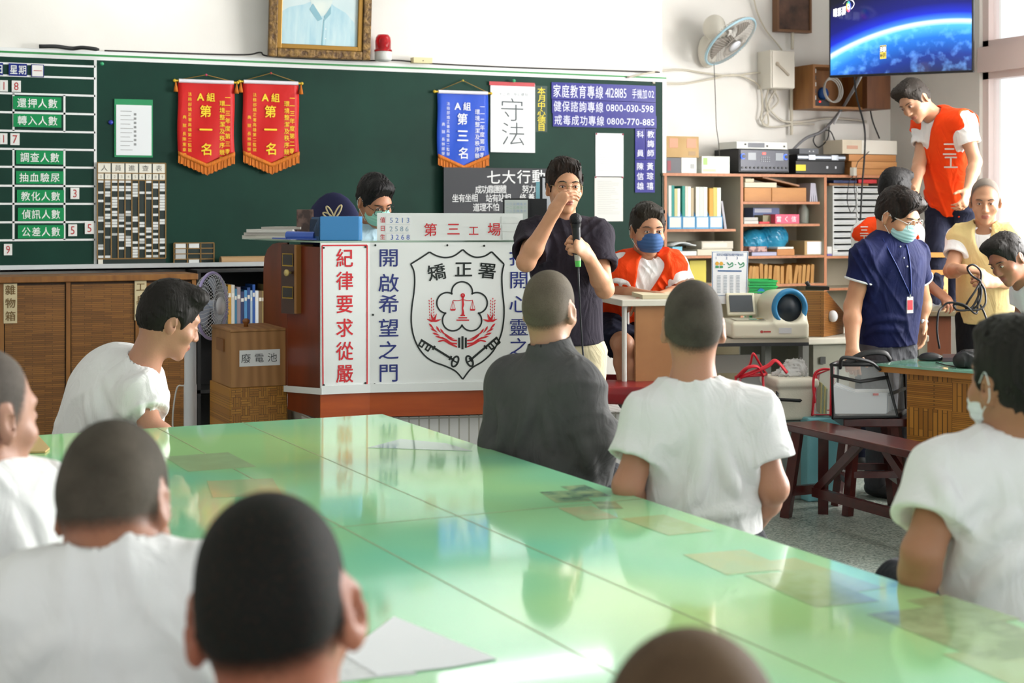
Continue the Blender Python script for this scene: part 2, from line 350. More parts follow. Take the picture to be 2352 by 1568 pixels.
# ceiling lamps (above the picture, mirrored in the table top)
m_tube = mat('lamp_tube', '#ffffff', .4, emit=4)
for i, (x, y, lz) in enumerate(((4.3, 9.2, 2.96), (1.7, 9.2, 2.96), (1.2, 5.2, 3.05), (4.6, 5.2, 3.05), (1.0, 2.0, 3.05), (4.2, 2.0, 3.05), (6.3, 6.4, 3.05))):  # last lamp is unseen, added to brighten the right wall and shelf
    t = thing('ceiling_lamp', 'white fluorescent ceiling lamp hung over the room', 'lamp', (x, y, lz), 'ceiling lamps')
    MB().bb(x-.65, x+.65, y-.09, y+.09, lz+.04, lz+.08).bb(x-.63, x-.61, y-.01, y+.01, lz+.08, ZC).bb(x+.61, x+.63, y-.01, y+.01, lz+.08, ZC).build('reflector', mat('lamp_white', '#f2f2f0', .4), t)
    MB().cyl((x-.6, y-.05, lz+.02), (x+.6, y-.05, lz+.02), .015, n=10).build('tube', m_tube, t)
    MB().cyl((x-.6, y+.05, lz+.02), (x+.6, y+.05, lz+.02), .015, n=10).build('tube', m_tube, t)
# ------------------------------------------------------------------ blackboard
U, VZ = (1, 0, 0), (0, 0, 1)
BX0, BX1 = .55, W(1517, 300, YW).x; BZ0, BZ1 = 1.165, 2.395; BY = YW-.03
m_board = mat('board_green', '#0b3026', .55, col2='#10392d', scale=2.2, spec=.2)
m_white = flat('#e9ebea', .4, n='white'); m_green = flat('#2f8a45', .5); m_alu = mat('aluminium', '#d4d9da', .35, metal=.6)
bd = thing('blackboard', 'long dark green blackboard across the front wall', 'blackboard', ((BX0+BX1)/2, YW-.02, BZ0))
MB().bb(BX0, BX1, BY, YW, BZ0, BZ1).build('board_panel', m_board, bd)
def zline(py, px=217): return W(px, py, BY).z
b = MB(); b.bb(BX0, BX1+.03, BY, YW, BZ1, BZ1+.022); b.bb(BX0, BX1+.03, BY-.001, YW, BZ1+.022, BZ1+.034, 1); b.bb(BX0, BX1+.03, BY, YW, BZ1+.034, BZ1+.055)
b.bb(BX1, BX1+.03, BY, YW, BZ0, BZ1); b.build('frame', [m_white, m_green], bd)
b = MB(); b.bb(BX0, BX1, BY-.11, BY, BZ0-.03, BZ0-.018); b.bb(BX0, BX1, BY-.11, BY-.1, BZ0-.03, BZ0+.008); b.build('chalk_tray', m_alu, label='long aluminium chalk tray under the blackboard', cat='tray')
b = MB(); y0, y1 = BY-.0008, BY+.001; t = .006
gx = [W(p, 380, BY).x for p in (219, 148, 31)]
b.bb(gx[0]-.008, gx[0]+.008, y0, y1, BZ0, BZ1)
zs = [zline(p, 110) for p in (149, 176.5, 217, 260, 302, 343, 384, 427, 468, 510, 551)]
for z in zs: b.bb(BX0, gx[0], y0, y1, z-.006, z+.006)
for a, c in ((2, 4), (5, 10)):
    for x in gx[1:]: b.bb(x-.006, x+.006, y0, y1, zs[c], zs[a])
b.build('ruled_lines', m_white, bd)
def wsign(name, label, cat, px, bg, edge=None, text=None, y=None, th=.006, group=None, rough=.35, bev=0, mats=None):
    """flat sign on the board: px=(x0,y0,x1,y1) in the photo; text = list of (string, (fx0,fy0)->(fx1,fy1), size_x, size_y, colour, bold)"""
    Y = (y if y is not None else BY-.001); x0, x1, z0, z1 = wr(*px, Y-th); w_, h_ = x1-x0, z1-z0
    ms = [flat(bg, rough, n='sign', spec=.2)]; b = MB(); b.bb(x0, x1, Y-th, Y, z0, z1)
    yt = Y-th-.0012
    for tx in text or ():
        s, (ax, ay), (cx, cy), sx, sy, col, bold = tx; m = flat(col, .5, n='ink')
        if m not in ms: ms.append(m)
        b.row(s, (x0+ax*w_, yt, z1-ay*h_), (x0+cx*w_, yt, z1-cy*h_), U, VZ, sx*w_ if sx < 2 else sx, sy*h_ if sy < 2 else sy, ms.index(m), bold)
    if edge:
        ms.append(flat(edge[0], .5)); e = edge[1]*w_; k = len(ms)-1; q = Y-th-.001
        for r in ((x0, x1, z1-e, z1), (x0, x1, z0, z0+e), (x0, x0+e, z0, z1), (x1-e, x1, z0, z1)): b.bb(r[0], r[1], q, Y, r[2], r[3], k)
    return b.build(name, ms, label=label, cat=cat, group=group)
G1, WT = '#14894f', '#eef2ee'
for s, bx, wh in (('還押人數', (30, 222, 141, 252), 'second ruled row'), ('轉入人數', (31, 262, 141, 292), 'third ruled row'), ('調查人數', (37, 346, 145, 377), 'row under the 17 cards'), ('抽血驗尿', (37, 393, 146, 422), 'row with two separated words'),
                  ('教化人數', (39, 436, 147, 465), 'row beside the red 3 card'), ('偵訊人數', (41, 477, 147, 507), 'row just above the bottom green plate'), ('公差人數', (41, 517, 147, 547), 'row beside the two red 5 cards')):
    wsign('magnetic_sign', 'green plate with white characters on the blackboard, '+wh, 'sign', bx, G1, None, [(s, (.18 if s != '抽血驗尿' else .16, .5), (.82, .5), .2, .75, WT, .012)], group='green plates on the blackboard')
RED = '#b3282a'
for s, bx, wh in (('1', (0, 184, 18, 210), 'left card of the top 18 pair'), ('8', (27, 185, 48, 211), 'right card of the top 18 pair'), ('1', (0, 306, 17, 331), 'left card of the 17 pair'), ('7', (24, 306, 45, 333), 'right card of the 17 pair'),
                  ('3', (162, 431, 182, 457), 'beside the fifth green plate'), ('5', (157, 515, 177, 542), 'left of the two 5 cards at the bottom'), ('5', (195, 510, 216, 537), 'tilted right one of the two 5 cards'), ('9', (9, 560, 28, 586), 'alone in the bottom row')):
    wsign('number_card', 'white card with red digit %s, %s' % (s, wh), 'card', bx, '#e4e6e2', None, [(s, (.5, .5), (.5, .5), 1.15, 1.0, RED, 0)], group='red number cards on the blackboard')
wsign('weekday_card', 'navy card with two white characters at the top of the ruled rows', 'card', (20, 146, 62, 174), '#1d2c7c', None, [('星期', (.27, .5), (.75, .5), .45, .8, WT, .01)])
wsign('month_card', 'navy card cut by the picture edge, top left of the blackboard', 'card', (-20, 144, 7, 172), '#1d2c7c', None, [('日', (.7, .5), (.7, .5), .7, .8, WT, .01)])
wsign('day_card', 'white card with one red stroke on a navy backing, right of the weekday card', 'card', (72, 148, 101, 177), '#e8e6e2', ('#1d2c7c', .06), [('一', (.5, .5), (.5, .5), .7, .7, RED, 0)])
# hanging notice folder with a green edge, the pins and the blue magnet
b = MB(); x0, x1, z0, z1 = wr(263, 228, 351, 361, BY-.01)
BY_ = BY; BY = BY-.001; b.bb(x0, x1, BY-.008, BY, z0, z1); b.bb(x0+.01, x1-.008, BY-.011, BY, z0+.012, z1-.035, 1)
for i in range(10): b.bb(x0+.035, x0+.09+.04*rnd.random(), BY-.0118, BY, z1-.075-.026*i, z1-.072-.026*i, 2)
for i in range(8): b.bb(x0+.115, x0+.13, BY-.0118, BY, z1-.098-.026*i, z1-.084-.026*i, 2)
BY = BY_; b.build('notice_folder', [flat('#1c8a55', .4), flat('#e8ecee', .25), flat('#8d8f90', .6)], label='white printed notice in a green-edged clear folder on the blackboard', cat='notice')
MB().lathe([(.0, 0), (.014, 0), (.014, -.008), (.008, -.014), (0, -.014)], W(254, 281, BY), 14, axis=(0, 1, 0)).build('magnet', flat('#2c3aa8', .3), label='round blue magnet on the board left of the notice folder', cat='magnet')
for px, py, c, l in ((233, 147, '#2f9c68', 'green push pin at the top of the blackboard above the notice folder'), (1178, 186, '#2f9c68', 'green push pin above the white card with two large characters')):
    MB().lathe([(.002, 0), (.002, -.01), (.011, -.01), (.011, -.024), (0, -.024)], W(px, py, BY-.02), 12, axis=(0, 1, 0)).build('push_pin', flat(c, .35), label=l, cat='pin')
# roster boards
def roster(name, label, px, cols, rows, head, seed, lean=0):
    r = random.Random(seed); Y = BY-.002; x0, x1, z0, z1 = wr(*px, Y-.02); t = thing(name, label, 'roster board', ((x0+x1)/2, Y-.01, z0)); w_, h_ = x1-x0, z1-z0
    MB().bb(x0, x1, Y-.012, Y, z0, z1).build('panel', flat('#1b2a26', .4), t)
    b = MB(); zt = z1-head*h_
    for i in range(cols+1): x = x0+w_*i/cols; b.bb(x-.003, x+.003, Y-.017, Y-.01, z0+(.035 if head else 0), zt if 0 < i < cols else z1)
    for z in ([z0, z0+.035, z1, zt, zt+head*h_*.4] if head else [z0, z1]+[z0+h_*i/rows for i in range(1, rows)]): b.bb(x0, x1, Y-.017, Y-.01, z-.003, z+.003)
    b.build('wood_strips', flat('#8a6a35', .6), t)
    cw = w_/cols; zb = z0+.04 if head else z0; rh = (zt-zb)/rows; k_n = 0; rest = MB(); ms = [flat('#dfe3e2', .4), flat('#b9bdbb', .4)]
    for i in range(cols):
        for k in range(rows):
            if r.random() < .42:
                b = MB() if k_n < 100 else rest; k_n += 1; b.bb(x0+cw*(i+.12), x0+cw*(i+.88), Y-.0145-.001*r.random(), Y-.012, zb+rh*(k+.06), zb+rh*(k+.9))
                if b is not rest: b.build('name_slip', ms[0 if r.random() < .85 else 1], t)
    if rest.v: rest.build('name_slips', ms[0], t, kind='stuff')
    if head:
        wc = flat('#e6e3d6', .5)
        for i in range(cols//2): b = MB(); xa, xb = x0+2*cw*i+.004, x0+2*cw*(i+1)-.004; b.bb(xa, xb, Y-.015, Y-.012, zt+head*h_*.42, z1-.004); b.char('人員進查表'[i], ((xa+xb)/2, Y-.0162, zt+head*h_*.7), U, VZ, cw, cw, 1); b.build('header_card', [wc, flat('#6c6a64', .6)], t)
        for i in range(cols): b = MB(); xa, xb = x0+cw*i+.004, x0+cw*(i+1)-.004; b.bb(xa, xb, Y-.015, Y-.012, zt+.004, zt+head*h_*.38); b.char('0123456789'[i], ((xa+xb)/2, Y-.0162, zt+head*h_*.2), U, VZ, cw*.6, cw*.6, 1); b.build('number_tab', [wc, flat('#a09a88', .6)], t)
        MB().bb(x0+.005, x0+cw*.8, Y-.015, Y-.012, z0+.004, z0+.032).build('blank_tab', wc, t)
roster('roster_board', 'tall framed board of white name slips in ten columns, under the notice folder', (224, 374, 381, 607), 10, 28, .17, 3)
roster('small_roster_board', 'small framed board of name slips standing on the chalk tray', (400, 558, 492, 607), 3, 4, 0, 9)
a = W(507, 593, BY-.06); a.z = BZ0-.018+.031; c = a+V(.42, 0, 0)
b = MB(); b.cyl(a, c, .03, n=20, caps=False); b.cyl(a, c, .025, n=20, caps=False); b.ring(a, .0275, .003, (1, 0, 0), 20, 6); b.ring(c, .0275, .003, (1, 0, 0), 20, 6)
b.build('cardboard_tube', mat('kraft', '#a98a62', .7), label='brown cardboard tube lying on the chalk tray', cat='tube')
# ------------------------------------------------------------------ pennants
def pennant(label, px, cloth, ink, top, cols, pin, group=None, tail=True):
    Y = BY-.02; x0, x1, z0, z1 = wr(*px, Y); w_, h_ = x1-x0, z1-z0; cx = (x0+x1)/2; zp = W((px[0]+px[2])/2, top, Y).z
    t = thing('pennant', label, 'pennant', (cx, Y, z0), group)
    fr = .065; yw = lambda u, v: Y-.006*math.sin(u*9+v*4)*(.3+v)-.008*v*v
    vee = lambda u: .075*(1-abs(2*u-1))
    N = 24; b = MB(); g = []
    for i in range(N+1):
        v = i/N; g.append([(x0+w_*j/12+.003*math.sin(v*7+j), yw(j/12, v), z1-v*(h_-fr-.09+vee(j/12))) for j in range(13)])
    b.sheet(g, (0, .002, 0)); cl = b.build('cloth', mat('satin_'+cloth[1:], cloth,   .5, sheen=.08, spec=.3, bump=.15, bscale=14), t)
    b = MB(); zt = lambda f: z1-f*h_
    def colm(s, fx, f0, f1, sx, bold=0):
        n = len(s)
        for i, ch in enumerate(s):
            f = f0+(f1-f0)*(i/(n-1) if n > 1 else 0); b.char(ch, (x0+fx*w_, yw(fx, min(1, f/.86))-.004, zt(f)), U, VZ, sx*w_, sx*w_*1.02, 0, bold)
    for s, fx, f0, f1, sx, bo in cols: colm(s, fx, f0, f1, sx, bo)
    b.char('A', (x0+.4*w_, yw(.4, .2)-.004, zt(.165)), U, VZ, .17*w_, .17*w_, 0, .03); b.char('組', (x0+.58*w_, yw(.58, .2)-.004, zt(.165)), U, VZ, .155*w_, .16*w_, 0, .02)
    b.build('lettering', flat(ink, .5), t, label='woven characters in '+('yellow' if ink != '#e8ecf4' else 'white'))
    MB().cyl((x0+.006, Y-.004, z1-.004), (x1-.006, Y-.004, z1-.004), .012, n=12).build('rod_sleeve', flat('#e7e3ea', .5), t)
    b = MB(); b.cyl((x0-.018, Y-.004, z1-.004), (x1+.018, Y-.004, z1-.004), .006, n=10); b.ell((x0-.02, Y-.004, z1-.004), .01); b.ell((x1+.02, Y-.004, z1-.004), .01); b.build('rod', flat('#d8b52c', .35), t)
    MB().tube([(x0, Y-.004, z1), (cx, Y-.004, zp), (x1, Y-.004, z1)], .0025, 6).build('cord', flat('#8a6a22', .7), t)
    MB().ell((cx, Y-.004, zp), .007, 10).build('pin', flat(pin, .4), t)
    m_or = mat('fringe_orange', '#d9790f', .7, col2='#b55f08', scale=60, stretch=(6, 1, .3))
    if tail:
        for sx in (x0-.013, x1+.013):
            b = MB(); b.lathe([(.002, 0), (.005, -.008), (.005, -.014), (.01, -.035), (.014, -.06), (0, -.061)], (sx, Y-.008, z1-.012), 12); b.build('tassel', m_or, t)
    b = MB(); K = 46
    for k in range(K):
        u = (k+.5)/K; zt_ = z1-(h_-fr-.09+vee(u)); b.box((x0+u*w_, Y-.016+.003*math.sin(k*2.3), zt_-fr/2+.006), (w_/K*.94, .004, fr+.006*math.sin(k*1.7)), 0)
    b.sheet([[(x0+w_*j/20, Y-.021, z1-(h_-fr-.09+vee(j/20))+d) for j in range(21)] for d in (.012, -.014)], (0, .006, 0)); b.build('fringe', m_or, t)
YEL = '#f2d21c'
big = lambda s: [(s[0], .49, .31, .31, .215, .02), (s[1], .49, .5, .5, .24, .025), (s[2], .49, .7, .7, .215, .02)]
sm = lambda a, bq, c, d, e: [(a, .88, .165, .72, .1, .01), (bq, .78, .225, .8, .1, .01), (c, .21, .14, .71, .068, .0), (d, .115, .375, .545, .068, 0), (e, .115, .6, .76, .068, 0)]
pennant('red satin pennant hung leftmost of the two red ones, orange fringe', (408, 186, 538, 410), '#c50e0b', YEL, 172, big('第一名')+sm('一一三年度第三季', '環境整潔及秩序競賽', '法務部矯正署高雄第二監獄', '典獄長', '陳憲章贈'), '#c93a6a')
pennant('red satin pennant hung right of the other red one, next to open board', (557, 188, 686, 408), '#c50e0b', YEL, 168, big('第一名')+sm('一一三年度第二季', '環境整潔及秩序競賽', '法務部矯正署高雄第二監獄', '典獄長', '林振榮贈'), '#c0403a')
pennant('blue satin pennant with white characters left of the white character card', (1004, 211, 1121, 412), '#1f4fc4', '#e8ecf4', 185, big('第三名')+sm('一一二年度第四季', '環境整潔及秩序競賽', '法務部矯正署高雄第二監獄', '典獄長', '林振榮贈'), '#c9b23a', tail=False)
# ------------------------------------------------------------------ signs at the board's right end
wsign('character_card', 'white card with two large characters under a red top edge', 'card', (1127, 192, 1229, 350), '#ebeef0', None, [('守', (.48, .38), (.48, .38), .58, .37, '#4a5356', -.012), ('法', (.5, .73), (.5, .73), .58, .37, '#4a5356', -.012), ('十二月：中心德目', (.22, .155), (.8, .155), .075, .05, '#8d9497', 0)], th=.012)
x0, x1, z0, z1 = wr(1125, 190, 1227, 196, BY-.014); MB().bb(x0-.004, x1+.004, BY-.016, BY-.0135, z0-.004, z1+.004).build('red_clip_bar', flat('#b5202a', .4), label='red clip bar along the top of the white character card', cat='clip')
wsign('yellow_slogan_strip', 'narrow clear strip with yellow characters beside the white card', 'sign', (1230, 197, 1257, 303), '#3d5148', None, [('本月中心德目', (.5, .11), (.5, .9), .72, .17, '#e6d21e', .012)], th=.003, rough=.2)
NV = '#1d1f86'
hl = [('hotline_sign', 'navy plate with white characters, topmost of the three hotline plates', (1267, 193, 1506, 232), '家庭教育專線', '4128185', '手機加02'), ('hotline_sign', 'navy plate with white characters, middle of the three hotline plates', (1268, 231, 1506, 263), '健保諮詢專線', '0800-030-598', ''), ('hotline_sign', 'navy plate with white characters, lowest of the three hotline plates', (1270, 263, 1508, 293), '戒毒成功專線', '0800-770-885', '')]
for nm, lb, px, s1, s2, s3 in hl:
    Y = BY-.001; x0, x1, z0, z1 = wr(*px, Y-.006); w_ = x1-x0; h_ = z1-z0; b = MB(); b.bb(x0, x1, Y-.006, Y, z0, z1); zc = (z0+z1)/2; yt = Y-.0072
    b.row(s1, (x0+.05*w_, yt, zc), (x0+.45*w_, yt, zc), U, VZ, .075*w_, .8*h_, 1, .008)
    if s3:
        b.line(s2, (x0+.61*w_, yt, zc), U, VZ, .8*h_, 1, 0, .21*w_); b.row('手機加', (x0+.79*w_, yt, zc), (x0+.89*w_, yt, zc), U, VZ, .05*w_, .62*h_, 1); b.line('02', (x0+.955*w_, yt, zc), U, VZ, .6*h_, 1, 0, .06*w_)
    else: b.line(s2, (x0+.745*w_, yt, zc), U, VZ, .72*h_, 1, .004, .47*w_)
    b.build(nm, [flat(NV, .3, n='sign', spec=.22), flat('#d9dcf0', .4, n='ink')], label=lb, cat='sign', group='hotline plates')
for s, px, lb in (('科 員', (1459, 294, 1482, 366), 'upper left'), ('教誨師', (1483, 294, 1506, 366), 'upper right'), ('陳信雄', (1459, 367, 1482, 442), 'lower left'), ('黃琮禧', (1482, 367, 1504, 442), 'lower right')):
    wsign('name_plate', 'small upright navy plate, %s of the four under the hotline plates' % lb, 'sign', px, NV, None, [(s, (.5, .2), (.5, .8), .72, .24, '#e4e6f4', .015)], group='navy name plates', rough=.25)
for k, px in enumerate(((1368, 306, 1432, 407), (1366, 405, 1431, 508))):
    b = MB(); Y = BY-.001; x0, x1, z0, z1 = wr(*px, Y-.003); b.bb(x0, x1, Y-.003, Y, z0, z1); r = random.Random(k)
    for i in range(19): b.bb(x0+.02, x0+.03+(x1-x0-.05)*(.55+.45*r.random()), Y-.0036, Y, z1-.035-.0125*i, z1-.033-.0125*i, 1)
    for px_, pz in ((x0+.006, z1-.006), (x1-.006, z1-.006)): b.ell((px_, Y-.006, pz), .006, 8, 2)
    b.build('notice_sheet', [flat(('#e9ecee', '#e6e6de')[k], .5), flat('#b4b8ba', .6), flat('#c23a5a', .4)], label=('white printed sheet pinned to the board above another sheet', 'pale printed sheet pinned below the other white sheet')[k], cat='notice')
# black slogan placard
Y = BY-.045; x0, x1, z0, z1 = wr(1018, 386, 1312, 505, Y); b = MB(); b.bb(x0, x1, Y-.012, Y, z0, z1); yt = Y-.0135
def at(px, py): return W(px, py, yt)
for s, a, c, sx, sy, bo in (('七大行動', (1134, 407), (1237, 405), 32, 30, .012), ('成功靠團體', (1099, 435), (1156, 434), 15.5, 18, .008), ('努力靠', (1207, 434), (1237, 433), 16, 18, .008), ('坐有坐相', (1046, 455), (1090, 454), 15, 18, .008), ('站有站相', (1123, 455), (1166, 454), 15, 18, .008), ('修養靠', (1201, 454), (1240, 453), 15, 18, .008), ('道理不怕', (1094, 476), (1139, 475), 15.5, 18, .008)):
    k = DY(1150, Y)/FPX; A, C = at(*a), at(*c); b.row(s, A, C, U, VZ, sx*k*1.12, sy*k*1.1, 1, bo)
b.build('slogan_placard', [flat('#2d3035', .6), flat('#e6e8e8', .5)], label='dark grey placard with lines of white characters hung over the blackboard', cat='placard')
# ------------------------------------------------------------------ portrait, beacon and bits on top of the board
Y = YW-.12; FZ = BZ1+.056
fx0, fx1 = W(616, 80, Y).x, W(850, 80, Y).x; fz0, fz1 = FZ, FZ+.86
t = thing('portrait', 'faded blue portrait photograph in a carved gilt frame above the board', 'picture', ((fx0+fx1)/2, Y, fz0)); lean = .11
def fp(x, z, d=0): return (x, Y+.02+lean*0-(z-fz0)*.09-d, z)
m_gilt = mat('carved_gilt', '#4a3218', .45, metal=.3, col2='#8a6a35', scale=38, bump=.8, detail=6); m_gold = mat('gilt', '#9c742e', .35, metal=.5)
b = MB(); e = .055; o_ = .03
for x0, x1, z0, z1 in ((fx0, fx0+e, fz0, fz1), (fx1-e, fx1, fz0, fz1), (fx0+e, fx1-e, fz0, fz0+e), (fx0+e, fx1-e, fz1-e, fz1)): b.prism([fp(x0, z0, o_), fp(x1, z0, o_), fp(x1, z1, o_), fp(x0, z1, o_)], (0, .035, 0))
b.build('frame', m_gilt, t, bevel=.006)
b = MB(); g = .03
for x0, x1, z0, z1 in ((fx0+e, fx0+e+g, fz0+e, fz1-e), (fx1-e-g, fx1-e, fz0+e, fz1-e), (fx0+e+g, fx1-e-g, fz0+e, fz0+e+g), (fx0+e+g, fx1-e-g, fz1-e-g, fz1-e)): b.prism([fp(x0, z0, .018), fp(x1, z0, .018), fp(x1, z1, .018), fp(x0, z1, .018)], (0, .03, 0))
b.build('inner_moulding', m_gold, t, bevel=.004)
ix0, ix1, iz0, iz1 = fx0+e+g, fx1-e-g, fz0+e+g, fz1-e-g; iw = ix1-ix0; cx = ix0+iw*.53
b = MB(); b.prism([fp(ix0, iz0), fp(ix1, iz0), fp(ix1, iz1), fp(ix0, iz1)], (0, .01, 0), 0)
def blob(pts, mi, d): b.prism([fp(ix0+u*iw, iz0+v*iw, d) for u, v in pts], (0, .0006, 0), mi)
blob([(0, 0), (1, 0), (1, .12), (.96, .3), (.84, .42), (.68, .5), (.6, .56), (.42, .56), (.28, .5), (.1, .46), (0, .4)], 1, .001)
blob([(.36, .58), (.4, .46), (.52, .36), (.62, .42), (.66, .58), (.7, .75), (.72, .95), (.6, 1.08), (.42, 1.08), (.3, .9), (.32, .72)], 2, .0017)
blob([(.4, .52), (.5, .38), (.53, .33), (.47, .3), (.36, .44)], 3, .0024); blob([(.64, .5), (.55, .36), (.56, .31), (.64, .4)], 3, .0024)
blob([(.525, 0), (.545, 0), (.56, .32), (.545, .33)], 3, .0024)
for v in (.08, .2): blob([(.57, v), (.585, v), (.585, v+.015), (.57, v+.015)], 4, .0024)
blob([(.44, .71), (.5, .74), (.6, .735), (.64, .69), (.6, .705), (.5, .71)], 3, .0024)
for k in range(7): u = .06+.13*k; blob([(u, .0), (u+.045, 0), (u+.05, .36-.02*k), (u+.03, .38-.02*k)], 5, .0014)
b.build('print', [mat('print_sky', '#dfe9e8', .4, col2='#c3dbe0', scale=2), mat('print_tunic', '#a9cfdc', .4, col2='#c6e0e6', scale=9, stretch=(2, 1, .5)), mat('print_face', '#e3ebe3', .4, col2='#a5cbd6', scale=4.5, detail=2), flat('#86b4c2', .4), flat('#e6f0f2', .4), flat('#bcdbe3', .4)], t)
p = W(880, 150, YW-.1); p.z = FZ
t = thing('beacon_lamp', 'red domed beacon lamp on top of the blackboard beside the portrait', 'lamp', p)
MB().lathe([(.036, 0), (.05, .006), (.055, .012), (.055, .062), (.048, .066), (0, .066)], p, 24).build('base', flat('#d9dad6', .5), t)
m_red = mat('red_plastic', '#d30a1c', .12, trans=.55, spec=.5)
MB().lathe([(.058, .064), (.058, .075), (.05, .078), (.051, .13), (.047, .155), (.035, .172), (0, .176)], p, 28).build('dome', m_red, t)
MB().cyl(p+V(0, 0, .066), p+V(0, 0, .12), .018, n=12).ell(p+V(0, 0, .125), .022, 12).build('reflector', mat('beacon_core', '#cc9999', .2, metal=.8), t)
p = W(968, 165, YW-.08); p.z = FZ
MB().bb(p.x-.066, p.x+.066, p.y-.03, p.y+.03, p.z, p.z+.036).cyl((p.x, p.y-.03, p.z+.015), (p.x, p.y-.031, p.z+.015), .004, n=8, mi=1).build('junction_box', [flat('#e0d3a4', .5), flat('#5a5040', .6)], label='small cream junction box on top of the board right of the beacon', cat='box', bevel=.004)
def gz(px, up, d=.07): p = W(px, 150, YW-d); return V(p.x, p.y, FZ+up)
MB().tube(spline([gz(90, .008), gz(130, .012), gz(165, .006, .05), gz(190, .012), gz(228, .004)], 5), [.012]*20+[.006], 8).build('black_hose', flat('#1c1e20', .6), label='short black hose lying on top of the board at far left', cat='hose')
MB().tube(spline([gz(240, .003, .03), gz(420, .006, .03), gz(560, .012, .04), gz(598, .03, .05), gz(620, .01, .03), gz(760, .004, .03), gz(860, .008, .05), gz(915, .014, .07), gz(1000, .004, .05), gz(1200, .003, .04), gz(1400, .008, .04), gz(1515, .012, .03)], 6), .005, 6).build('black_cable', flat('#2a2624', .6), label='thin dark cable lying along the top of the blackboard', cat='cable')
# ------------------------------------------------------------------ podium, platform and the left side
def cf(x, D, z): p = D*FW+x*RT; return V(p.x, p.y, z)                    # camera-frame plan position -> world
def cpx(px, D, z): return cf((px-CX)/FPX*D, D, z)
def zpx(py, D): return CAMZ-(py-HOR)*D/FPX
class Plane:                                                             # vertical plane through plan points A, B; pixel -> point on it, pushed out by d
    def __init__(s, A, B):
        s.A = V(A.x, A.y, 0); s.u = (V(B.x, B.y, 0)-s.A).normalized(); s.n = V(-s.u.y, s.u.x, 0)
        if s.n.dot(FW) > 0: s.n = -s.n
    def at(s, px, py, d=0):
        r = FW+(px-CX)/FPX*RT+(HOR-py)/FPX*UP; t = (s.A-EYE).dot(s.n)/r.dot(s.n); return EYE+t*r+s.n*d
def ribbon(b, pts, w, n, mi=0, closed=False):
    pts = [Vector(p) for p in pts]; k = len(pts); L = []; R_ = []; ws = w if hasattr(w, '__len__') else [w]*k
    for i, p in enumerate(pts):
        t = ((pts[(i+1) % k]-pts[i-1]) if closed else (pts[min(i+1, k-1)]-pts[max(i-1, 0)])).normalized(); s = n.cross(t)*ws[i]/2; L.append(p+s); R_.append(p-s)
    m = k if closed else k-1
    return b.add(L+R_, [(i, (i+1) % k, k+(i+1) % k, k+i) for i in range(m)], mi)
ZT, ZW, ZP = 1.342, .637, .52
V0, VL, VS1, VS2, VR, VB = cf(-.674, 7.4, 0), cf(-.897, 7.32, 0), cf(-1.10, 7.68, 0), cf(-1.285, 8.1, 0), cf(.325, 7.59, 0), cf(.40, 8.15, 0)
def up(p, z): return V(p.x, p.y, z)
m_mah = mat('mahogany', '#5c1f0c', .35, col2='#7a2d12', scale=5, stretch=(1, 1, .25), kind='wave', lo=0, hi=1)
m_red_wood = mat('red_brown_veneer', '#a2440f', .35, col2='#b6531a', scale=4, stretch=(.6, .6, 4))
m_pan = flat('#eef2f0', .22, n='white_board')
# platform
tl = brick_mat('white_tiles', '#e8e8e6', '#dfe0de', '#b8b6ac', .047, .25, .004, .2, 'xz', 0)
pl = [cf(-.95, 7.44, 0), cf(-.66, 7.45, 0), cf(.84, 7.735, 0), cf(1.05, 9.0, 0), cf(-1.25, 9.0, 0), cf(-1.2, 8.05, 0)]
b = MB(); b.prism([up(p, 0) for p in pl], (0, 0, ZP-.012)); o = b.build('platform', tl, kind='structure')
pd = thing('podium', 'white-fronted mahogany podium with emblem shield and columns of characters', 'podium', up((V0+VB)/2, ZP))
b = MB(); e = .015
b.prism([up(VL, ZP), up(V0, ZP), up(VR, ZP), up(VB, ZP), up(cf(-.2, 8.0, 0), ZP), up(VS1, ZP)], (0, 0, ZT-.02-ZP)); b.build('carcass', m_mah, pd)
PS = Plane(VS1, VS2); b = MB(); arc = [(a, b_) for a, b_ in ((660, 885), (660, 557), (640, 557), (626, 560), (614, 572), (607, 592), (605, 620), (605, 872))]
b.prism([PS.at(x, y) for x, y in arc], (VB-VR)*.06).build('curved_side_panel', m_mah, pd)
PA, PB = Plane(VL, V0), Plane(V0, VR)
def slab(pln, A, B, z0, z1, d0, d1, name, m, bevel=0):
    b = MB(); b.prism([up(A, z0)+pln.n*d0, up(B, z0)+pln.n*d0, up(B, z1)+pln.n*d0, up(A, z1)+pln.n*d0], pln.n*(d1-d0)); return b.build(name, m, pd, bevel=bevel)
slab(PA, VL, V0, ZP, ZW, 0, .012, 'base_board', m_red_wood); slab(PB, V0, VR, ZP, ZW, 0, .012, 'base_board', m_red_wood)
slab(PA, VL, V0, ZW, ZT, 0, .018, 'side_front_panel', m_pan); slab(PB, V0, VR, ZW, ZT, 0, .018, 'front_panel', m_pan)
b = MB(); b.prism([up(VL, ZW)+PA.n*.018, up(V0, ZW)+PA.n*.018, up(V0, ZW+.04)+PA.n*.018, up(VL, ZW+.04)+PA.n*.018], PA.n*.012); b.prism([up(V0, ZW)+PB.n*.018, up(VR, ZW)+PB.n*.018, up(VR, ZW+.04)+PB.n*.018, up(V0, ZW+.04)+PB.n*.018], PB.n*.012)
c1 = up(VS1, ZW-.02); b.prism([up(VS1, ZW-.03)+PS.n*.02, up(VL, ZW-.0)+PA.n*.03, up(VL, ZW+.03)+PA.n*.03, up(VS1, ZW)+PS.n*.02], PA.n*.006); b.build('white_rail', m_pan, pd)
Z6 = lambda x, y: (700+x/3.0154, 460+y/3.0154)
RD, BL, BK = flat('#d3202a', .4, n='ink'), flat('#27337d', .4, n='ink'), flat('#16201c', .4, n='ink')
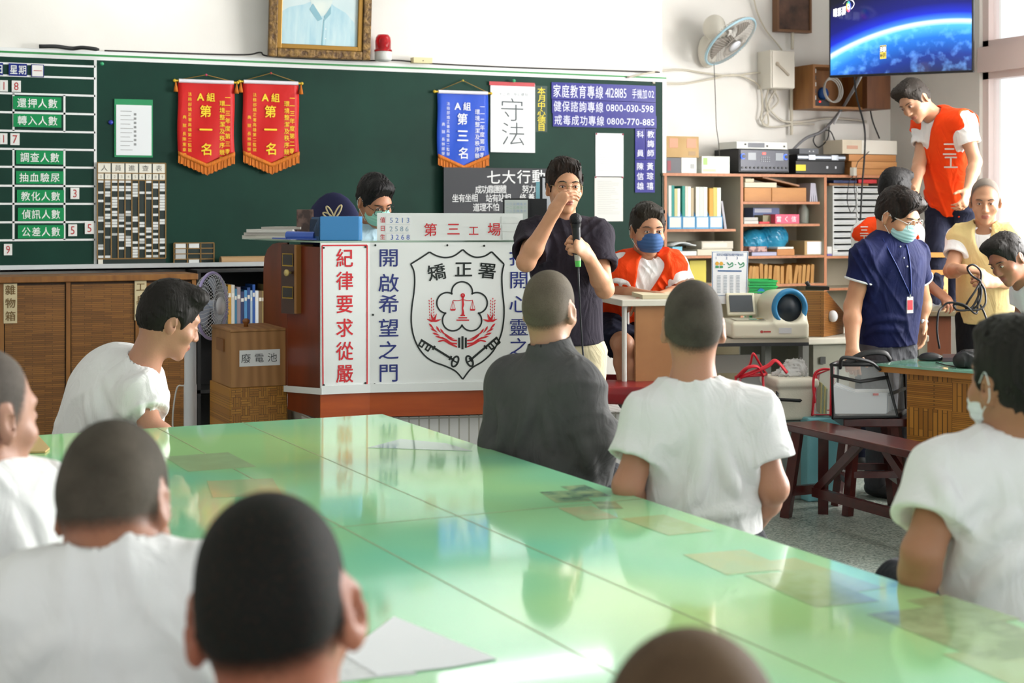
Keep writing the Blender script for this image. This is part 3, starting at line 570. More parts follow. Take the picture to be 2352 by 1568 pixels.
# red bordered side panel
b = MB(); d = .0195; n = PA.n
fr = [PA.at(*Z6(x, y), d) for x, y in ((114, 312), (425, 310), (425, 1275), (120, 1287))]
ribbon(b, [fr[0], fr[1]], .006, n); ribbon(b, [fr[1], fr[2]], .006, n); ribbon(b, [fr[2], fr[3]], .006, n); ribbon(b, [fr[3], fr[0]], .006, n)
for ch, y in zip('紀律要求從嚴', (398, 555, 715, 880, 1040, 1195)): b.char(ch, PA.at(*Z6(270, y), d), PA.u, VZ, .086, .092, 0, .014)
b.build('red_lettering', RD, pd, label='red border and column of six red characters')
b = MB()
for pln, x, y in ((PA, 125, 328), (PA, 413, 322), (PA, 125, 1276), (PA, 413, 1262), (PB, 486, 310), (PB, 983, 310), (PB, 1238, 314), (PB, 470, 790), (PB, 481, 1270), (PB, 972, 1271), (PB, 1246, 1254)):
    p = pln.at(*Z6(x, y), .018); b.cyl(p, p+pln.n*.003, .005, n=10)
b.build('screw_caps', BK, pd)
b = MB(); n = PB.n
for ch, y in zip('開啟希望之門', (395, 570, 715, 880, 1035, 1190)): b.char(ch, PB.at(*Z6(578, y), d), PB.u, VZ, .102, .092, 0, .01)
b.build('blue_lettering', BL, pd, label='column of blue characters left of the emblem'); b = MB()
for ch, y in zip('打開心靈之門', (392, 548, 715, 875, 1010, 1180)): b.char(ch, PB.at(*Z6(1478, y), d), PB.u, VZ, .1, .09, 0, .004)
b.build('blue_lettering', BL, pd, label='column of blue characters right of the emblem')
E_ = lambda x, y, d=.0195: PB.at(*Z6(x, y), d)
b = MB(); k = 7.45/FPX/3.0154
half = [[(1090, 340), (1130, 373), (1180, 393), (1240, 385), (1290, 355)], [(1290, 355), (1330, 395), (1375, 440)], [(1375, 440), (1362, 500), (1360, 560), (1365, 640), (1375, 740), (1371, 840), (1350, 940), (1300, 1040), (1230, 1110), (1150, 1160), (1090, 1235)],
        [(1090, 1235), (1040, 1180), (970, 1145), (890, 1115), (830, 1075), (780, 1010), (748, 930), (734, 840), (738, 740), (752, 640), (758, 560), (752, 490), (730, 440)], [(730, 440), (795, 400), (860, 357)], [(860, 357), (910, 383), (970, 395), (1030, 383), (1090, 340)]]
for seg in half: ribbon(b, spline([E_(*p) for p in seg], 5), 11*k, n)
for i in range(5):
    a = PI/2+i*2*PI/5; cx, cy = 1085+108*math.cos(a), 742-108*math.sin(a)
    ribbon(b, [E_(cx+72*math.cos(a+t), cy-72*math.sin(a+t)) for t in [math.radians(-103+206*j/20) for j in range(21)]], 11*k, n)
for ch, x, y, r in (('矯', 910, 497, .17), ('正', 1095, 475, 0), ('署', 1258, 485, -.1)): b.char(ch, E_(x, y), PB.u, VZ, 132*k, 118*k, 0, .016, r)
for x, h in ((1065, 70), (1088, 90), (1111, 70)): ribbon(b, [E_(x, 983-h/2), E_(x, 983+h/2)], 15*k, n)
for sgn, x0, y0, x1, y1 in ((1, 800, 962, 1030, 1105), (-1, 1328, 945, 1140, 1105)):
    ribbon(b, [E_(x0, y0), E_(x1, y1)], 15*k, n)
    dx, dy = (x1-x0), (y1-y0); L_ = math.hypot(dx, dy); ux, uy = dx/L_, dy/L_; nx, ny = (-uy, ux) if sgn > 0 else (uy, -ux)
    for t in (8, 34, 62, 84): ribbon(b, [E_(x0+ux*t, y0+uy*t), E_(x0+ux*t+nx*42, y0+uy*t+ny*42)], 11*k, n)
    ribbon(b, [E_(x0+ux*6+nx*40, y0+uy*6+ny*40), E_(x0+ux*36+nx*40, y0+uy*36+ny*40)], 11*k, n); ribbon(b, [E_(x0+ux*58+nx*40, y0+uy*58+ny*40), E_(x0+ux*88+nx*40, y0+uy*88+ny*40)], 11*k, n)
    for t in (106, 240): ribbon(b, [E_(x0+ux*t-nx*16, y0+uy*t-ny*16), E_(x0+ux*t+nx*16, y0+uy*t+ny*16)], 14*k, n)
    ang = math.radians(115 if sgn > 0 else 65); cx, cy = (1037, 1113) if sgn > 0 else (1137, 1110); ax, ay = math.cos(ang), math.sin(ang)
    ribbon(b, [E_(cx+ax*38*math.cos(t)-ay*20*math.sin(t), cy+ay*38*math.cos(t)+ax*20*math.sin(t)) for t in [2*PI*j/20 for j in range(20)]], 13*k, n, 0, True)
    ribbon(b, [E_(cx-ay*18, cy+ax*18), E_(cx+ay*18, cy-ax*18)], 10*k, n)
b.build('emblem_outline', BK, pd, label='black shield, blossom, keys and three characters of the emblem')
b = MB()
ribbon(b, [E_(x, y) for x, y in ((1090, 655), (1090, 690), (1092, 720), (1088, 745), (1092, 770), (1090, 795))], [18*k, 12*k, 16*k, 10*k, 14*k, 22*k], n)
ribbon(b, [E_(1090+11*math.cos(t), 657+11*math.sin(t)) for t in [2*PI*j/12 for j in range(12)]], 10*k, n, 0, True)
for y, w_ in ((795, 32), (811, 60), (827, 88)): ribbon(b, [E_(1090-w_/2, y), E_(1090+w_/2, y)], 9*k, n)
ribbon(b, spline([E_(1022, 690), E_(1060, 692), E_(1090, 686), E_(1125, 692), E_(1160, 690)], 4), 5*k, n)
for x in (1022, 1158):
    for q in (-17, 0, 17): ribbon(b, [E_(x, 692), E_(x+q, 752)], 3*k, n)
    b.prism([E_(x-20, 750), E_(x+20, 750), E_(x+14, 762), E_(x-14, 762)], n*.0004)
b.build('emblem_scales', RD, pd, label='red scales of justice in the emblem')
def leaf(x, y, a, l, w_, bend=0):
    pts = [(0, 0), (.3, 1), (.65, .7), (1, 0)]; ca, sa = math.cos(a), math.sin(a); P0 = [E_(x+ca*l*t-sa*bend*l*t*t, y+sa*l*t+ca*bend*l*t*t) for t, _ in pts]
    ribbon(b, P0, [w_*k*max(q, .12) for _, q in pts], n)
for sg, ox in ((1, 0), (-1, 2170)):
    b = MB()
    X = lambda x: x if sg > 0 else ox-x
    A = lambda a: a if sg > 0 else PI-a
    for i in range(7):
        y = 680+i*20
        for q in (-1, 0, 1): leaf(X(872+q*16+i*.8), y+abs(q)*6+(0 if q else -8), A(PI/2+.25*q), 16, 7)
    for a_, l in ((-.3, 55), (-1.2, 60), (-1.9, 60), (-2.75, 50)): leaf(X(888), 838, A(a_), l, 16)
    for x, y, a_, l, bd in ((855, 850, .7, 60, .2), (868, 885, .35, 55, .2), (880, 915, .25, 55, .1), (908, 868, 1.2, 55, -.2), (935, 885, 1.15, 60, -.3), (900, 938, .15, 70, .2), (960, 915, .9, 80, -.4)): leaf(X(x), y, A(a_), l, 14, bd*sg)
    for pts in ([(918, 975), (960, 968), (1000, 990), (1050, 1012)], [(940, 945), (975, 962), (1010, 985), (1050, 990)], [(965, 925), (990, 948), (1020, 965), (1050, 968)]): ribbon(b, spline([E_(X(x), y) for x, y in pts], 4), [3*k]+[11*k]*11+[10*k], n)
    b.build('wheat_ear', RD, pd, label='red wheat ear of the emblem')
# letter box on the podium's left side
q = [cpx(646, 7.60, 0), cpx(677, 7.52, 0), cpx(689, 7.66, 0), cpx(658, 7.76, 0)]; za, zb = zpx(720, 7.56), zpx(562, 7.56)
b = MB(); b.prism([up(p, za) for p in q], (0, 0, zb-za)); lb = b.build('letter_box', mat('dark_veneer', '#351a0d', .4, col2='#42210f', scale=6), pd)
PF = Plane(q[0], q[1]); b = MB(); b.prism([PF.at(677, 720, .003), PF.at(682, 720, .003), PF.at(682, 562, .003), PF.at(677, 562, .003)], -PF.n*.1); b.build('edge_plank', mat('pine_edge', '#9a6a34', .5), lb)
for y0, y1 in ((583, 610), (659, 684)):
    b = MB(); c = [PF.at(x, y, .003) for x, y in ((650, y0), (673, y0+1), (673, y1), (650, y1-1))]; ribbon(b, c, .008, PF.n, 0, True); b.prism(c, -PF.n*.002, 1); b.build('gilt_window', [flat('#c39a1a', .35), flat('#15100c', .15)], lb)
p = PF.at(668, 626, 0); MB().lathe([(.006, 0), (.006, .018), (.016, .02), (.016, .03), (0, .033)], p, 14, axis=PF.n).build('knob', flat('#d8c17a', .3), lb)
# top glass and desk-top things
b = MB(); b.prism([up(p, ZT) for p in (cpx(735, 7.33, 0), cpx(640, 7.72, 0), cpx(556, 8.25, 0), cpx(640, 8.7, 0), cpx(900, 8.1, 0), cpx(1290, 8.05, 0), cpx(1330, 7.6, 0), cpx(850, 7.41, 0))], (0, 0, .008)); b.build('glass_top', mat('green_glass', '#9fb8a4', .08, coat=.5), pd)
ZG = ZT+.0085
def cbox(px0, px1, D, dp, z0, z1, b=None, mi=0, skew=0):                   # box facing the camera direction of its middle column
    b = b or MB(); A, B = cpx(px0, D, 0), cpx(px1, D+skew, 0); u = (B-A).normalized(); n = V(-u.y, u.x, 0); n = n if n.dot(FW) > 0 else -n
    b.prism([up(A, z0), up(B, z0), up(B+n*dp, z0), up(A+n*dp, z0)], (0, 0, z1-z0), mi); return b
# header sign standing on the podium
PH = Plane(cpx(866, 7.44, 0), cpx(1201, 7.50, 0)); H = lambda x, y, d=.0015: PH.at(*Z6(x, y), d)
t = thing('header_sign', 'long white sign board with red characters standing on the podium top', 'sign', up(cpx(1033, 7.48, 0), ZG))
b = MB(); A, B = cpx(866, 7.44, 0), cpx(1201, 7.50, 0); b.prism([up(A, ZG), up(B, ZG), up(B, zpx(490, 7.5)), up(A, zpx(489, 7.44))], -PH.n*.03).build('board', m_pan, t)
b = MB()
for ch, y in zip('值日生', (135, 193, 252)): b.char(ch, H(540, y), PH.u, VZ, .026, .028, 0, .01)
for ch, x, y, s in (('第', 871, 203, .066), ('三', 1030, 198, .066), ('工', 1170, 209, .05), ('場', 1312, 200, .066)): b.char(ch, H(x, y), PH.u, VZ, s, s, 0, .01)
b.build('red_lettering', RD, t)
for (s, x0, y0, x1, y1), c in zip((('5213', 562, 110, 735, 165), ('2586', 560, 170, 728, 224), ('3268', 566, 231, 735, 278)), ('#5f7fbb', '#8fa8bd', '#3558b8')):
    b = MB(); b.prism([H(x0, y0, .0005), H(x0, y1, .0005), H(x1, y1, .0005), H(x1, y0, .0005)], PH.n*.0015); b.row(s, H(x0+38, (y0+y1)/2, .0026), H(x1-20, (y0+y1)/2, .0026), PH.u, VZ, .034, .034, 1, 0)
    b.build('number_slip', [flat('#f3f5f4', .4), flat(c, .5)], t)
b = MB()
for x0, y0, x1, y1 in ((1362, 112, 1500, 160), (1366, 170, 1500, 215), (1370, 226, 1500, 274)): b.prism([H(x0, y0, .0005), H(x0, y1, .0005), H(x1, y1, .0005), H(x1, y0, .0005)], PH.n*.0015)
b.build('blank_slip', flat('#e9eeec', .4), t)
# blue desk organiser, glass-top clutter
b = cbox(735, 825, 7.44, .16, ZG, zpx(497, 7.44)); b.build('desk_file_box', [mat('blue_plastic', '#3f8fd0', .4)], label='light blue file box with two front panels on the podium left of the sign', cat='file box', bevel=.004)
b = MB(); b.prism([up(cpx(734, 7.45, 0), ZG), up(cpx(708, 7.66, 0), ZG), up(cpx(716, 7.7, 0), zpx(498, 7.7)), up(cpx(734, 7.45, 0), zpx(498, 7.45))], (.01, 0, 0))
for i in range(9): x = 712+i*2.4; b.beam(cpx(x, 7.63-.02*i, ZG+.02), cpx(x+3, 7.62-.02*i, ZG+.1), .004, .012, 1)
b.build('mesh_basket', [flat('#1e4f7c', .5), flat('#0f2c49', .6)], label='dark blue slotted basket side joined left of the blue file box', cat='basket')
r = random.Random(4)
for i, (a, c, h, col) in enumerate(((556, 668, .016, '#d9d6cc'), (560, 690, .014, '#c9c4bd'), (566, 672, .016, '#e3e0da'), (600, 690, .012, '#b9b3ac'))):
    z = ZG+sum((.016, .014, .016, .012)[:i])+.0005*i; b = cbox(a, c, 8.0-.02*i, .22, z, z+h, skew=-.14+.03*i); b.build('paper_stack', flat(col, .7), label='%s bundle of papers in the pile on the podium glass' % ('lowest', 'second', 'third', 'topmost')[i], cat='papers', group='papers on the podium glass')
b = MB(); a, c = cpx(660, 7.62, ZG+.022), cpx(724, 7.55, ZG+.02); b.cyl(a, c, .02, n=14); b.prism([cpx(625, 7.78, ZG+.002), cpx(660, 7.6, ZG+.002), cpx(727, 7.5, ZG+.002), cpx(720, 7.75, ZG+.002)], (0, 0, .006)); b.build('blue_folder', flat('#4668c4', .4), label='rolled blue plastic folder lying on the podium glass', cat='folder')
b = cbox(681, 718, 7.9, .05, ZG, zpx(481, 7.9)); b.build('brown_box', mat('brown_print', '#3a241c', .4, col2='#6d5348', scale=22, lo=.45, hi=.6), label='dark brown patterned box standing behind the blue folder', cat='box', bevel=.003)
b = MB()
for x0, y0, x1, y1, c in ((765, 500, 750, 474, 0), (768, 500, 784, 471, 0), (762, 500, 742, 489, 0)):
    p0, p1 = P(x0, y0, 7.56), P(x1, y1, 7.56); d_ = (p1-p0).normalized(); s_ = d_.cross(FW).normalized(); m_ = (p0+p1)/2; L_ = (p1-p0).length/2
    b.tube([m_+d_*L_*math.cos(t_)+s_*.009*math.sin(t_) for t_ in [2*PI*j/20 for j in range(20)]], .004, 6, 0, True)
b.cyl(P(765, 500, 7.56), P(765, 545, 7.56), .012, n=8, mi=1); b.build('scissors', [flat('#c9b584', .35), flat('#777777', .4)], label='gilt looped scissor handles standing in the blue file box', cat='scissors')
# dark frames behind the speaker on the podium
b = cbox(1155, 1216, 7.72, .012, ZG, zpx(455, 7.72)); A, B = cpx(1159, 7.719, 0), cpx(1212, 7.719, 0); z1 = zpx(459, 7.72)
b.prism([up(A, ZG+.03), up(B, ZG+.03), up(B, z1), up(A, z1)], -FW*.002, 1)
for i in range(3): b.row('一二三四五六', up(cpx(1165, 7.715, 0), z1-.02-.017*i)-FW*.001, up(cpx(1206, 7.715, 0), z1-.02-.017*i)-FW*.001, RT, VZ, .014, .014, 2+i % 2)
b.build('desk_calendar', [flat('#15171a', .4), flat('#c3cac8', .5), flat('#8fa6cf', .5), flat('#8fb89a', .5)], label='black-framed grey desk calendar behind the header sign', cat='calendar')
b = cbox(1214, 1256, 7.78, .03, ZG, zpx(456, 7.78)); b.build('black_stand_box', flat('#101216', .4), label='plain black upright box right of the desk calendar', cat='panel')
b = cbox(1240, 1268, 7.9, .02, ZG, zpx(405, 7.9)); b.prism([up(cpx(1246, 7.899, 0), zpx(500, 7.9)), up(cpx(1266, 7.899, 0), zpx(500, 7.9)), up(cpx(1266, 7.899, 0), zpx(412, 7.9)), up(cpx(1246, 7.899, 0), zpx(408, 7.9))], -FW*.002, 1); b.build('document_frame', [flat('#131418', .4), flat('#d5d6de', .4)], label='tall black document frame just behind the standing speaker', cat='frame')
b = cbox(1231, 1242, 8.0, .01, ZG, zpx(417, 8.0)); b.build('pale_blue_card', mat('blue_card', '#7cc3d6', .5, col2='#9fd4e0', scale=9), label='narrow light blue card beside the tall black frame', cat='card')
# officer's chair
t = thing('office_chair', 'navy fabric office chair behind the podium', 'chair', up(cpx(790, 8.25, 0), ZP)); m_navy = mat('navy_fabric', '#1a1d45', .85, bump=.1, bscale=200)
R_ = Matrix.Rotation(-YAW-.15, 3, 'Z'); c0 = cpx(766, 8.3, 0)
MB().ell(up(c0, 1.25), (.185, .06, .34), 28, R=R_).build('backrest', m_navy, t)
MB().ell(up(c0, .98)-FW*.22, (.25, .24, .05), 24, R=R_).build('seat', m_navy, t)
b = MB(); c = up(c0, 0)-FW*.2; b.cyl(up(c, ZP+.06), up(c, .95), .03, n=12); [b.beam(up(c, ZP+.06), up(c, ZP+.03)+V(math.cos(a), math.sin(a), 0)*.28, .04, .03) for a in [2*PI*i/5 for i in range(5)]]; b.build('base', flat('#1b1c20', .5), t)
# ------------------------------------------------------------------ bamboo cabinet under the board
m_bam = brick_mat('bamboo_strips', '#8a5c22', '#6f4715', '#4a2f10', .11, .011, .0012, .5, 'xz', .37)
m_frame = mat('cabinet_wood', '#7c4f1f', .5, col2='#8f6029', scale=6, stretch=(4, 4, .5))
YC = 9.2; cx0, cx1 = W(-40, 700, YC).x, W(449, 700, YC).x; zc = W(217, 640, YC).z
t = thing('bamboo_cabinet', 'long low cabinet with bamboo-strip doors under the blackboard', 'cabinet', ((cx0+cx1)/2, YC+.15, 0))
MB().bb(cx0-.02, cx1+.012, YC-.02, YC+.32, zc-.015, zc+.02).build('top', m_frame, t, bevel=.004)
b = MB(); b.bb(cx0, cx1, YC+.02, YC+.3, .06, zc-.016); b.build('carcass', flat('#3a2510', .6), t)
b = MB(); dv = [W(p, 800, YC).x for p in (4, 157, 316, 446)]
for x in dv: b.bb(x-.012, x+.012, YC, YC+.02, .06, zc-.016)
b.bb(cx0, cx1, YC, YC+.02, .0, .08); b.build('door_frame', m_frame, t)
for i in range(3): MB().bb(dv[i]+.018, dv[i+1]-.018, YC+.006, YC+.02, .085, zc-.03).build('door', m_bam, t)
for s, px in (('雜物箱', (8, 651, 39, 742)), ('工具箱', (309, 644, 336, 735))):
    Y = YC+.004; x0, x1, z0, z1 = wr(*px, Y); b = MB(); b.bb(x0, x1, Y-.006, Y, z0, z1); b.row(s, ((x0+x1)/2, Y-.0072, z1-.16*(z1-z0)), ((x0+x1)/2, Y-.0072, z0+.18*(z1-z0)), U, VZ, (x1-x0)*.8, (x1-x0)*.8, 1, .015)
    b.build('label_plate', [flat('#cdbf98', .5), flat('#6d5224', .5)], t)
# dark bookcase recess with books
Y = 9.28; x0, x1 = cx1+.03, W(640, 700, Y).x; t = thing('low_bookcase', 'black open bookcase under the chalk tray right of the bamboo cabinet', 'bookcase', ((x0+x1)/2, Y+.15, 0)); m_blk = flat('#0d0e0f', .6); zs = W(560, 748, Y).z
MB().bb(x0, x1, Y+.3, Y+.32, 0, 1.12).build('back', m_blk, t); MB().bb(x0, x1, Y, Y+.299, zs-.02, zs).build('shelf', m_blk, t); MB().bb(x0, x1, Y, Y+.299, .4, .42).build('shelf', m_blk, t)
for x in (x0, x1-.02): MB().bb(x, x+.02, Y, Y+.299, 0, 1.12).build('side', m_blk, t)
MB().bb(x0, x1, Y, Y+.32, 1.121, 1.135).build('top', m_blk, t)
x = W(519, 700, Y).x; r = random.Random(5); cols = ['#3e4a52', '#b98a2a', '#c9c6bc', '#2f6f8f', '#8b7f86', '#23315a', '#4a86b5', '#173f7a', '#9fb5c4', '#1d4f9a', '#d8dde0', '#6d5636', '#8f7a48', '#a58d55']
nm = ['grey', 'ochre', 'cream', 'teal blue', 'mauve grey', 'dark navy', 'mid blue', 'deep blue', 'pale blue', 'bright blue', 'white', 'brown', 'olive tan', 'tan']
for i, c in enumerate(cols):
    w_ = r.uniform(.013, .022); h = r.uniform(.2, .25); b = MB(); b.bb(x, x+w_, Y+.03, Y+.2, zs, zs+h); b.bb(x+.002, x+w_-.002, Y+.0295, Y+.04, zs+h*.7, zs+h*.8, 1); b.build('book', [flat(c, .5), flat('#e0ddd2', .5)], label='%s book spine in the black bookcase' % nm[i], cat='book', group='books in the black bookcase'); x += w_+.001
# ------------------------------------------------------------------ standing fan
t = thing('standing_fan', 'white standing fan with lavender rim beside the bamboo cabinet', 'fan', up(cpx(437, 8.0, 0), 0)); m_fw = flat('#d6d8dc', .4); c = cpx(437, 8.0, 0); hc = P(487, 702, 8.0); nf = (RT*.96-FW*.27).normalized()
MB().lathe([(.0, 0), (.17, 0), (.17, .02), (.05, .05), (.033, .07), (.033, .6), (.03, .61), (.03, .82), (0, .82)], c, 24).build('pole', m_fw, t)
MB().lathe([(0, -.13), (.05, -.12), (.06, -.06), (.055, -.01), (0, 0)], hc-nf*.05, 20, axis=nf).cyl(up(c, .8), hc-nf*.1, .025, n=12).build('motor_housing', m_fw, t)
b = MB(); ax = nf.orthogonal().normalized(); ay = nf.cross(ax); N = 44; Rf = .168
for i in range(N):
    a = 2*PI*i/N; e_ = ax*math.cos(a)+ay*math.sin(a)
    b.tube([hc+e_*.04+nf*.045, hc+e_*.1+nf*.042, hc+e_*.15+nf*.025, hc+e_*Rf], .0014, 5); b.tube([hc+e_*.05-nf*.06, hc+e_*.12-nf*.055, hc+e_*.155-nf*.03, hc+e_*Rf], .0014, 5)
b.ring(hc+nf*.043, .07, .002, nf, 24, 5); b.ring(hc-nf*.055, .09, .002, nf, 24, 5); b.build('grille', flat('#dcdee2', .35), t)
MB().ring(hc, Rf, .008, nf, 40, 8).build('rim', flat('#b3a6d8', .4), t)
MB().lathe([(0, 0), (.045, 0), (.045, .008), (0, .012)], hc+nf*.043, 20, axis=nf).build('badge', flat('#e4e5ea', .3), t)
b = MB()
for k in range(3):
    for j in range(8): pass
    a0 = k*2*PI/3; g = []
    for i in range(6): rr = .03+.115*i/5; g.append([hc+(ax*math.cos(a0+s*.9+.1*i)+ay*math.sin(a0+s*.9+.1*i))*rr+nf*(.02*(s-.5)) for s in (0, .25, .5, .75, 1)])
    b.sheet(g, nf*.002)
b.cyl(hc-nf*.02, hc+nf*.02, .03, n=16); b.build('blades', mat('fan_blades', '#c6cfe2', .3, alpha=.75), t)
MB().tube(spline([up(c, .6)-RT*.034, up(c, .58)-RT*.07, up(c, .4)-RT*.09, up(c, .2)-RT*.06, up(c, .03)-RT*.1], 6), .004, 6).build('cord', flat('#d8d8d4', .5), t)
# ------------------------------------------------------------------ battery box on the woven bin
A = P(530, 825, 7.6); y0 = A.y; x0 = A.x; x1 = W(660, 825, y0).x; dp = .386; zt_, zb_ = .915, .632
m_ply = mat('plywood', '#96693a', .5, col2='#ab7c48', scale=3, stretch=(2, 2, .6), kind='wave', lo=0, hi=1)
t = thing('battery_box', 'plain plywood box with knobbed lid and white paper label, on the woven bin', 'box', ((x0+x1)/2, y0+dp/2, zb_))
MB().bb(x0, x1, y0, y0+dp, zb_, zt_-.012).build('body', m_ply, t, bevel=.003); MB().bb(x0-.004, x1+.004, y0-.004, y0+dp+.004, zt_-.0115, zt_).build('lid', m_ply, t, bevel=.002)
MB().lathe([(.012, 0), (.01, .012), (.018, .022), (.018, .032), (.008, .04), (0, .041)], ((x0+x1)/2-.02, y0+dp*.45, zt_), 18).build('knob', mat('knob_wood', '#8a5426', .4), t)
X0, X1, Z0, Z1 = wr(550, 803, 643, 840, y0-.001); b = MB(); b.bb(X0, X1, y0-.0015, y0-.0003, Z0, Z1); b.row('廢電池', (X0+.16*(X1-X0), y0-.0025, (Z0+Z1)/2), (X1-.19*(X1-X0), y0-.0025, (Z0+Z1)/2), U, VZ, .05, .047, 1, 0); b.build('paper_label', [flat('#e9ebea', .5), flat('#3e403f', .6)], t)
b = MB(); b.bb(x0-.008, x0-.0005, y0+.12, y0+.26, .8, .86); b.build('side_handle', flat('#8a5a2c', .5), t)
m_wv = mat('woven_veneer', '#a5711f', .45); m_wv = bpy.data.materials['woven_veneer']; nt = m_wv.node_tree
def weave(m, sq, c1, c2, plane=('X', 'Z'), fine=.011):
    nt = m.node_tree; L = nt.links.new; N = nt.nodes.new; tc = N('ShaderNodeTexCoord'); sp = N('ShaderNodeSeparateXYZ'); L(tc.outputs['Object'], sp.inputs[0]); bs = nt.nodes['Principled BSDF']
    ck = N('ShaderNodeTexChecker'); cb = N('ShaderNodeCombineXYZ'); L(sp.outputs[plane[0]], cb.inputs[0]); L(sp.outputs[plane[1]], cb.inputs[1]); cb.inputs[2].default_value = .01; L(cb.outputs[0], ck.inputs[0]); ck.inputs['Scale'].default_value = 1/sq
    ts = []
    for i in (0, 1):
        c2_ = N('ShaderNodeCombineXYZ'); L(sp.outputs[plane[i]], c2_.inputs[0]); L(sp.outputs[plane[1-i]], c2_.inputs[1]); t = N('ShaderNodeTexBrick'); L(c2_.outputs[0], t.inputs[0]); t.inputs['Scale'].default_value = 1
        t.inputs['Brick Width'].default_value = sq*1.3; t.inputs['Row Height'].default_value = fine; t.inputs['Mortar Size'].default_value = .001; t.inputs['Color1'].default_value = lin(c1); t.inputs['Color2'].default_value = lin(c2); t.inputs['Mortar'].default_value = lin('#5e3d10'); ts.append(t)
    mx = N('ShaderNodeMix'); mx.data_type = 'RGBA'; L(ck.outputs['Fac'], mx.inputs[0]); L(ts[0].outputs[0], mx.inputs[6]); L(ts[1].outputs[0], mx.inputs[7]); L(mx.outputs[2], bs.inputs['Base Color'])
weave(m_wv, .045, '#b67f2c', '#98631c', fine=.0115)
b = MB(); b.bb(x0-.005, x1, y0-.003, y0+dp+.02, 0, zb_-.001); b.build('woven_bin', m_wv, label='tall bin faced with woven veneer squares under the plywood box', cat='bin', bevel=.004)
# ------------------------------------------------------------------ big work table
TA = cf(-.472, 5.745, 0); an = YAW+math.radians(180-25.9)
tu = (RT*math.sin(math.radians(25.9))-FW*math.cos(math.radians(25.9))).normalized(); tn = V(-tu.y, tu.x, 0)
if tn.dot(RT) > 0: tn = -tn                                            # tu along the right edge towards the viewer, tn across to the left
TL, TWD, TZ = 3.74, 1.36, .75
def tp(u, n, z=TZ): p = TA+tu*u+tn*n; return V(p.x, p.y, z)
t = thing('work_table', 'large work table with glossy pale green top in the middle of the room', 'table', tp(TL/2, TWD/2, 0))
m_top = mat('green_tabletop', '#8fe6bd', .07, col2='#bdf0a0', scale=1.1, detail=2, lo=.38, hi=.66, spec=.55, coat=.35)
MB().prism([tp(0, 0, TZ-.035), tp(TL, 0, TZ-.035), tp(TL, TWD, TZ-.035), tp(0, TWD, TZ-.035)], (0, 0, .035)).build('tabletop', m_top, t, bevel=.006)
m_seam = flat('#8f9a6c', .4)
for a, c in (((0, .53), (TL, .53)), ((0, .83), (TL, .83)), ((1.87, 0), (1.87, TWD))):
    d = (tp(*c)-tp(*a)).normalized(); s_ = V(-d.y, d.x, 0)*.0016; MB().prism([tp(*a, TZ+.0002)-s_, tp(*c, TZ+.0002)-s_, tp(*c, TZ+.0002)+s_, tp(*a, TZ+.0002)+s_], (0, 0, .0003)).build('seam', m_seam, t)
m_edge = mat('table_apron', '#8a5a2a', .5); b = MB()
for a, c in (((.05, .04), (TL-.05, .04)), ((.05, TWD-.04), (TL-.05, TWD-.04)), ((.05, .04), (.05, TWD-.04)), ((TL-.05, .04), (TL-.05, TWD-.04))): b.beam(tp(*a, .66), tp(*c, .66), .1, .025)
b.build('apron', m_edge, t)
for u in (.06, TL/2, TL-.06):
    for n in (.06, TWD-.06): MB().beam(tp(u, n, 0), tp(u, n, .71), .06, .06).build('leg', m_edge, t)
# papers kept under the clear top sheet: real flat sheets
r = random.Random(11)
for px, py, l, w_, c, a in ((1300, 1140, .16, .1, '#7fa884', .2), (1345, 1128, .18, .07, '#6f9a82', .1), (1350, 1178, .17, .09, '#c8cf9c', .1), (1395, 1160, .1, .06, '#8aa97c', .3), (1530, 1205, .22, .12, '#b4d092', 0), (1690, 1290, .2, .15, '#c3d59a', .1), (1880, 1320, .3, .1, '#bcd39a', 0), (1860, 1350, .28, .14, '#aeca8c', .1), (2210, 1400, .2, .1, '#a5bd84', 0), (2230, 1450, .34, .2, '#9db786', .05), (2330, 1530, .2, .14, '#b8cf98', .1), (480, 1060, .3, .2, '#b5cf9a', 0), (560, 1120, .26, .18, '#b7d2a2', .2)):
    p = PZ(px, py, TZ); d = (tu*math.cos(a)+tn*math.sin(a)); e = V(-d.y, d.x, 0); z = TZ+.0004+.0001*r.random()
    q = [p+d*l*.5*i+e*w_*.5*j for i, j in ((-1, -1), (1, -1), (1, 1), (-1, 1))]
    MB().prism([up(v, z) for v in q], (0, 0, .0002)).build('pressed_paper', mat('pressed_'+c[1:], c, .08, col2='#b9d6a0', scale=14, detail=5, lo=.42, hi=.62, coat=.35), t)
MB().prism([PZ(x, y, TZ+.0015) for x, y in ((905, 1416), (1142, 1513), (1030, 1533), (868, 1551), (790, 1503))], (0, 0, .001)).build('paper_sheet', flat('#eceff2', .6), label='blank white paper sheet lying on the green table beside the dark-haired man', cat='paper')
MB().prism([PZ(x, y, TZ+.0005) for x, y in ((800, 1490), (960, 1548), (860, 1556), (700, 1575), (700, 1530))], (0, 0, .0008)).build('printed_sheet', mat('print_sheet', '#d5d9da', .6, col2='#e6e9ea', scale=60), label='grey printed sheet lying partly under the blank sheet', cat='paper')
MB().prism([PZ(x, y, TZ+.001) for x, y in ((40, 1006), (88, 1003), (114, 1032), (104, 1040), (58, 1041), (30, 1040))], (0, 0, .006)).build('brown_envelope', flat('#c2a56c', .7), label='brown envelope lying at the far left end of the green table', cat='envelope')
q = [PZ(x, y, TZ+.0005) for x, y in ((845, 1028), (1085, 1036), (1025, 1018), (920, 1008))]; MB().prism(q, (0, 0, .0008)).build('plastic_sheet', mat('clear_sheet', '#c3dccb', .05, coat=.6), label='clear plastic sheet lying on the far end of the green table', cat='sheet')
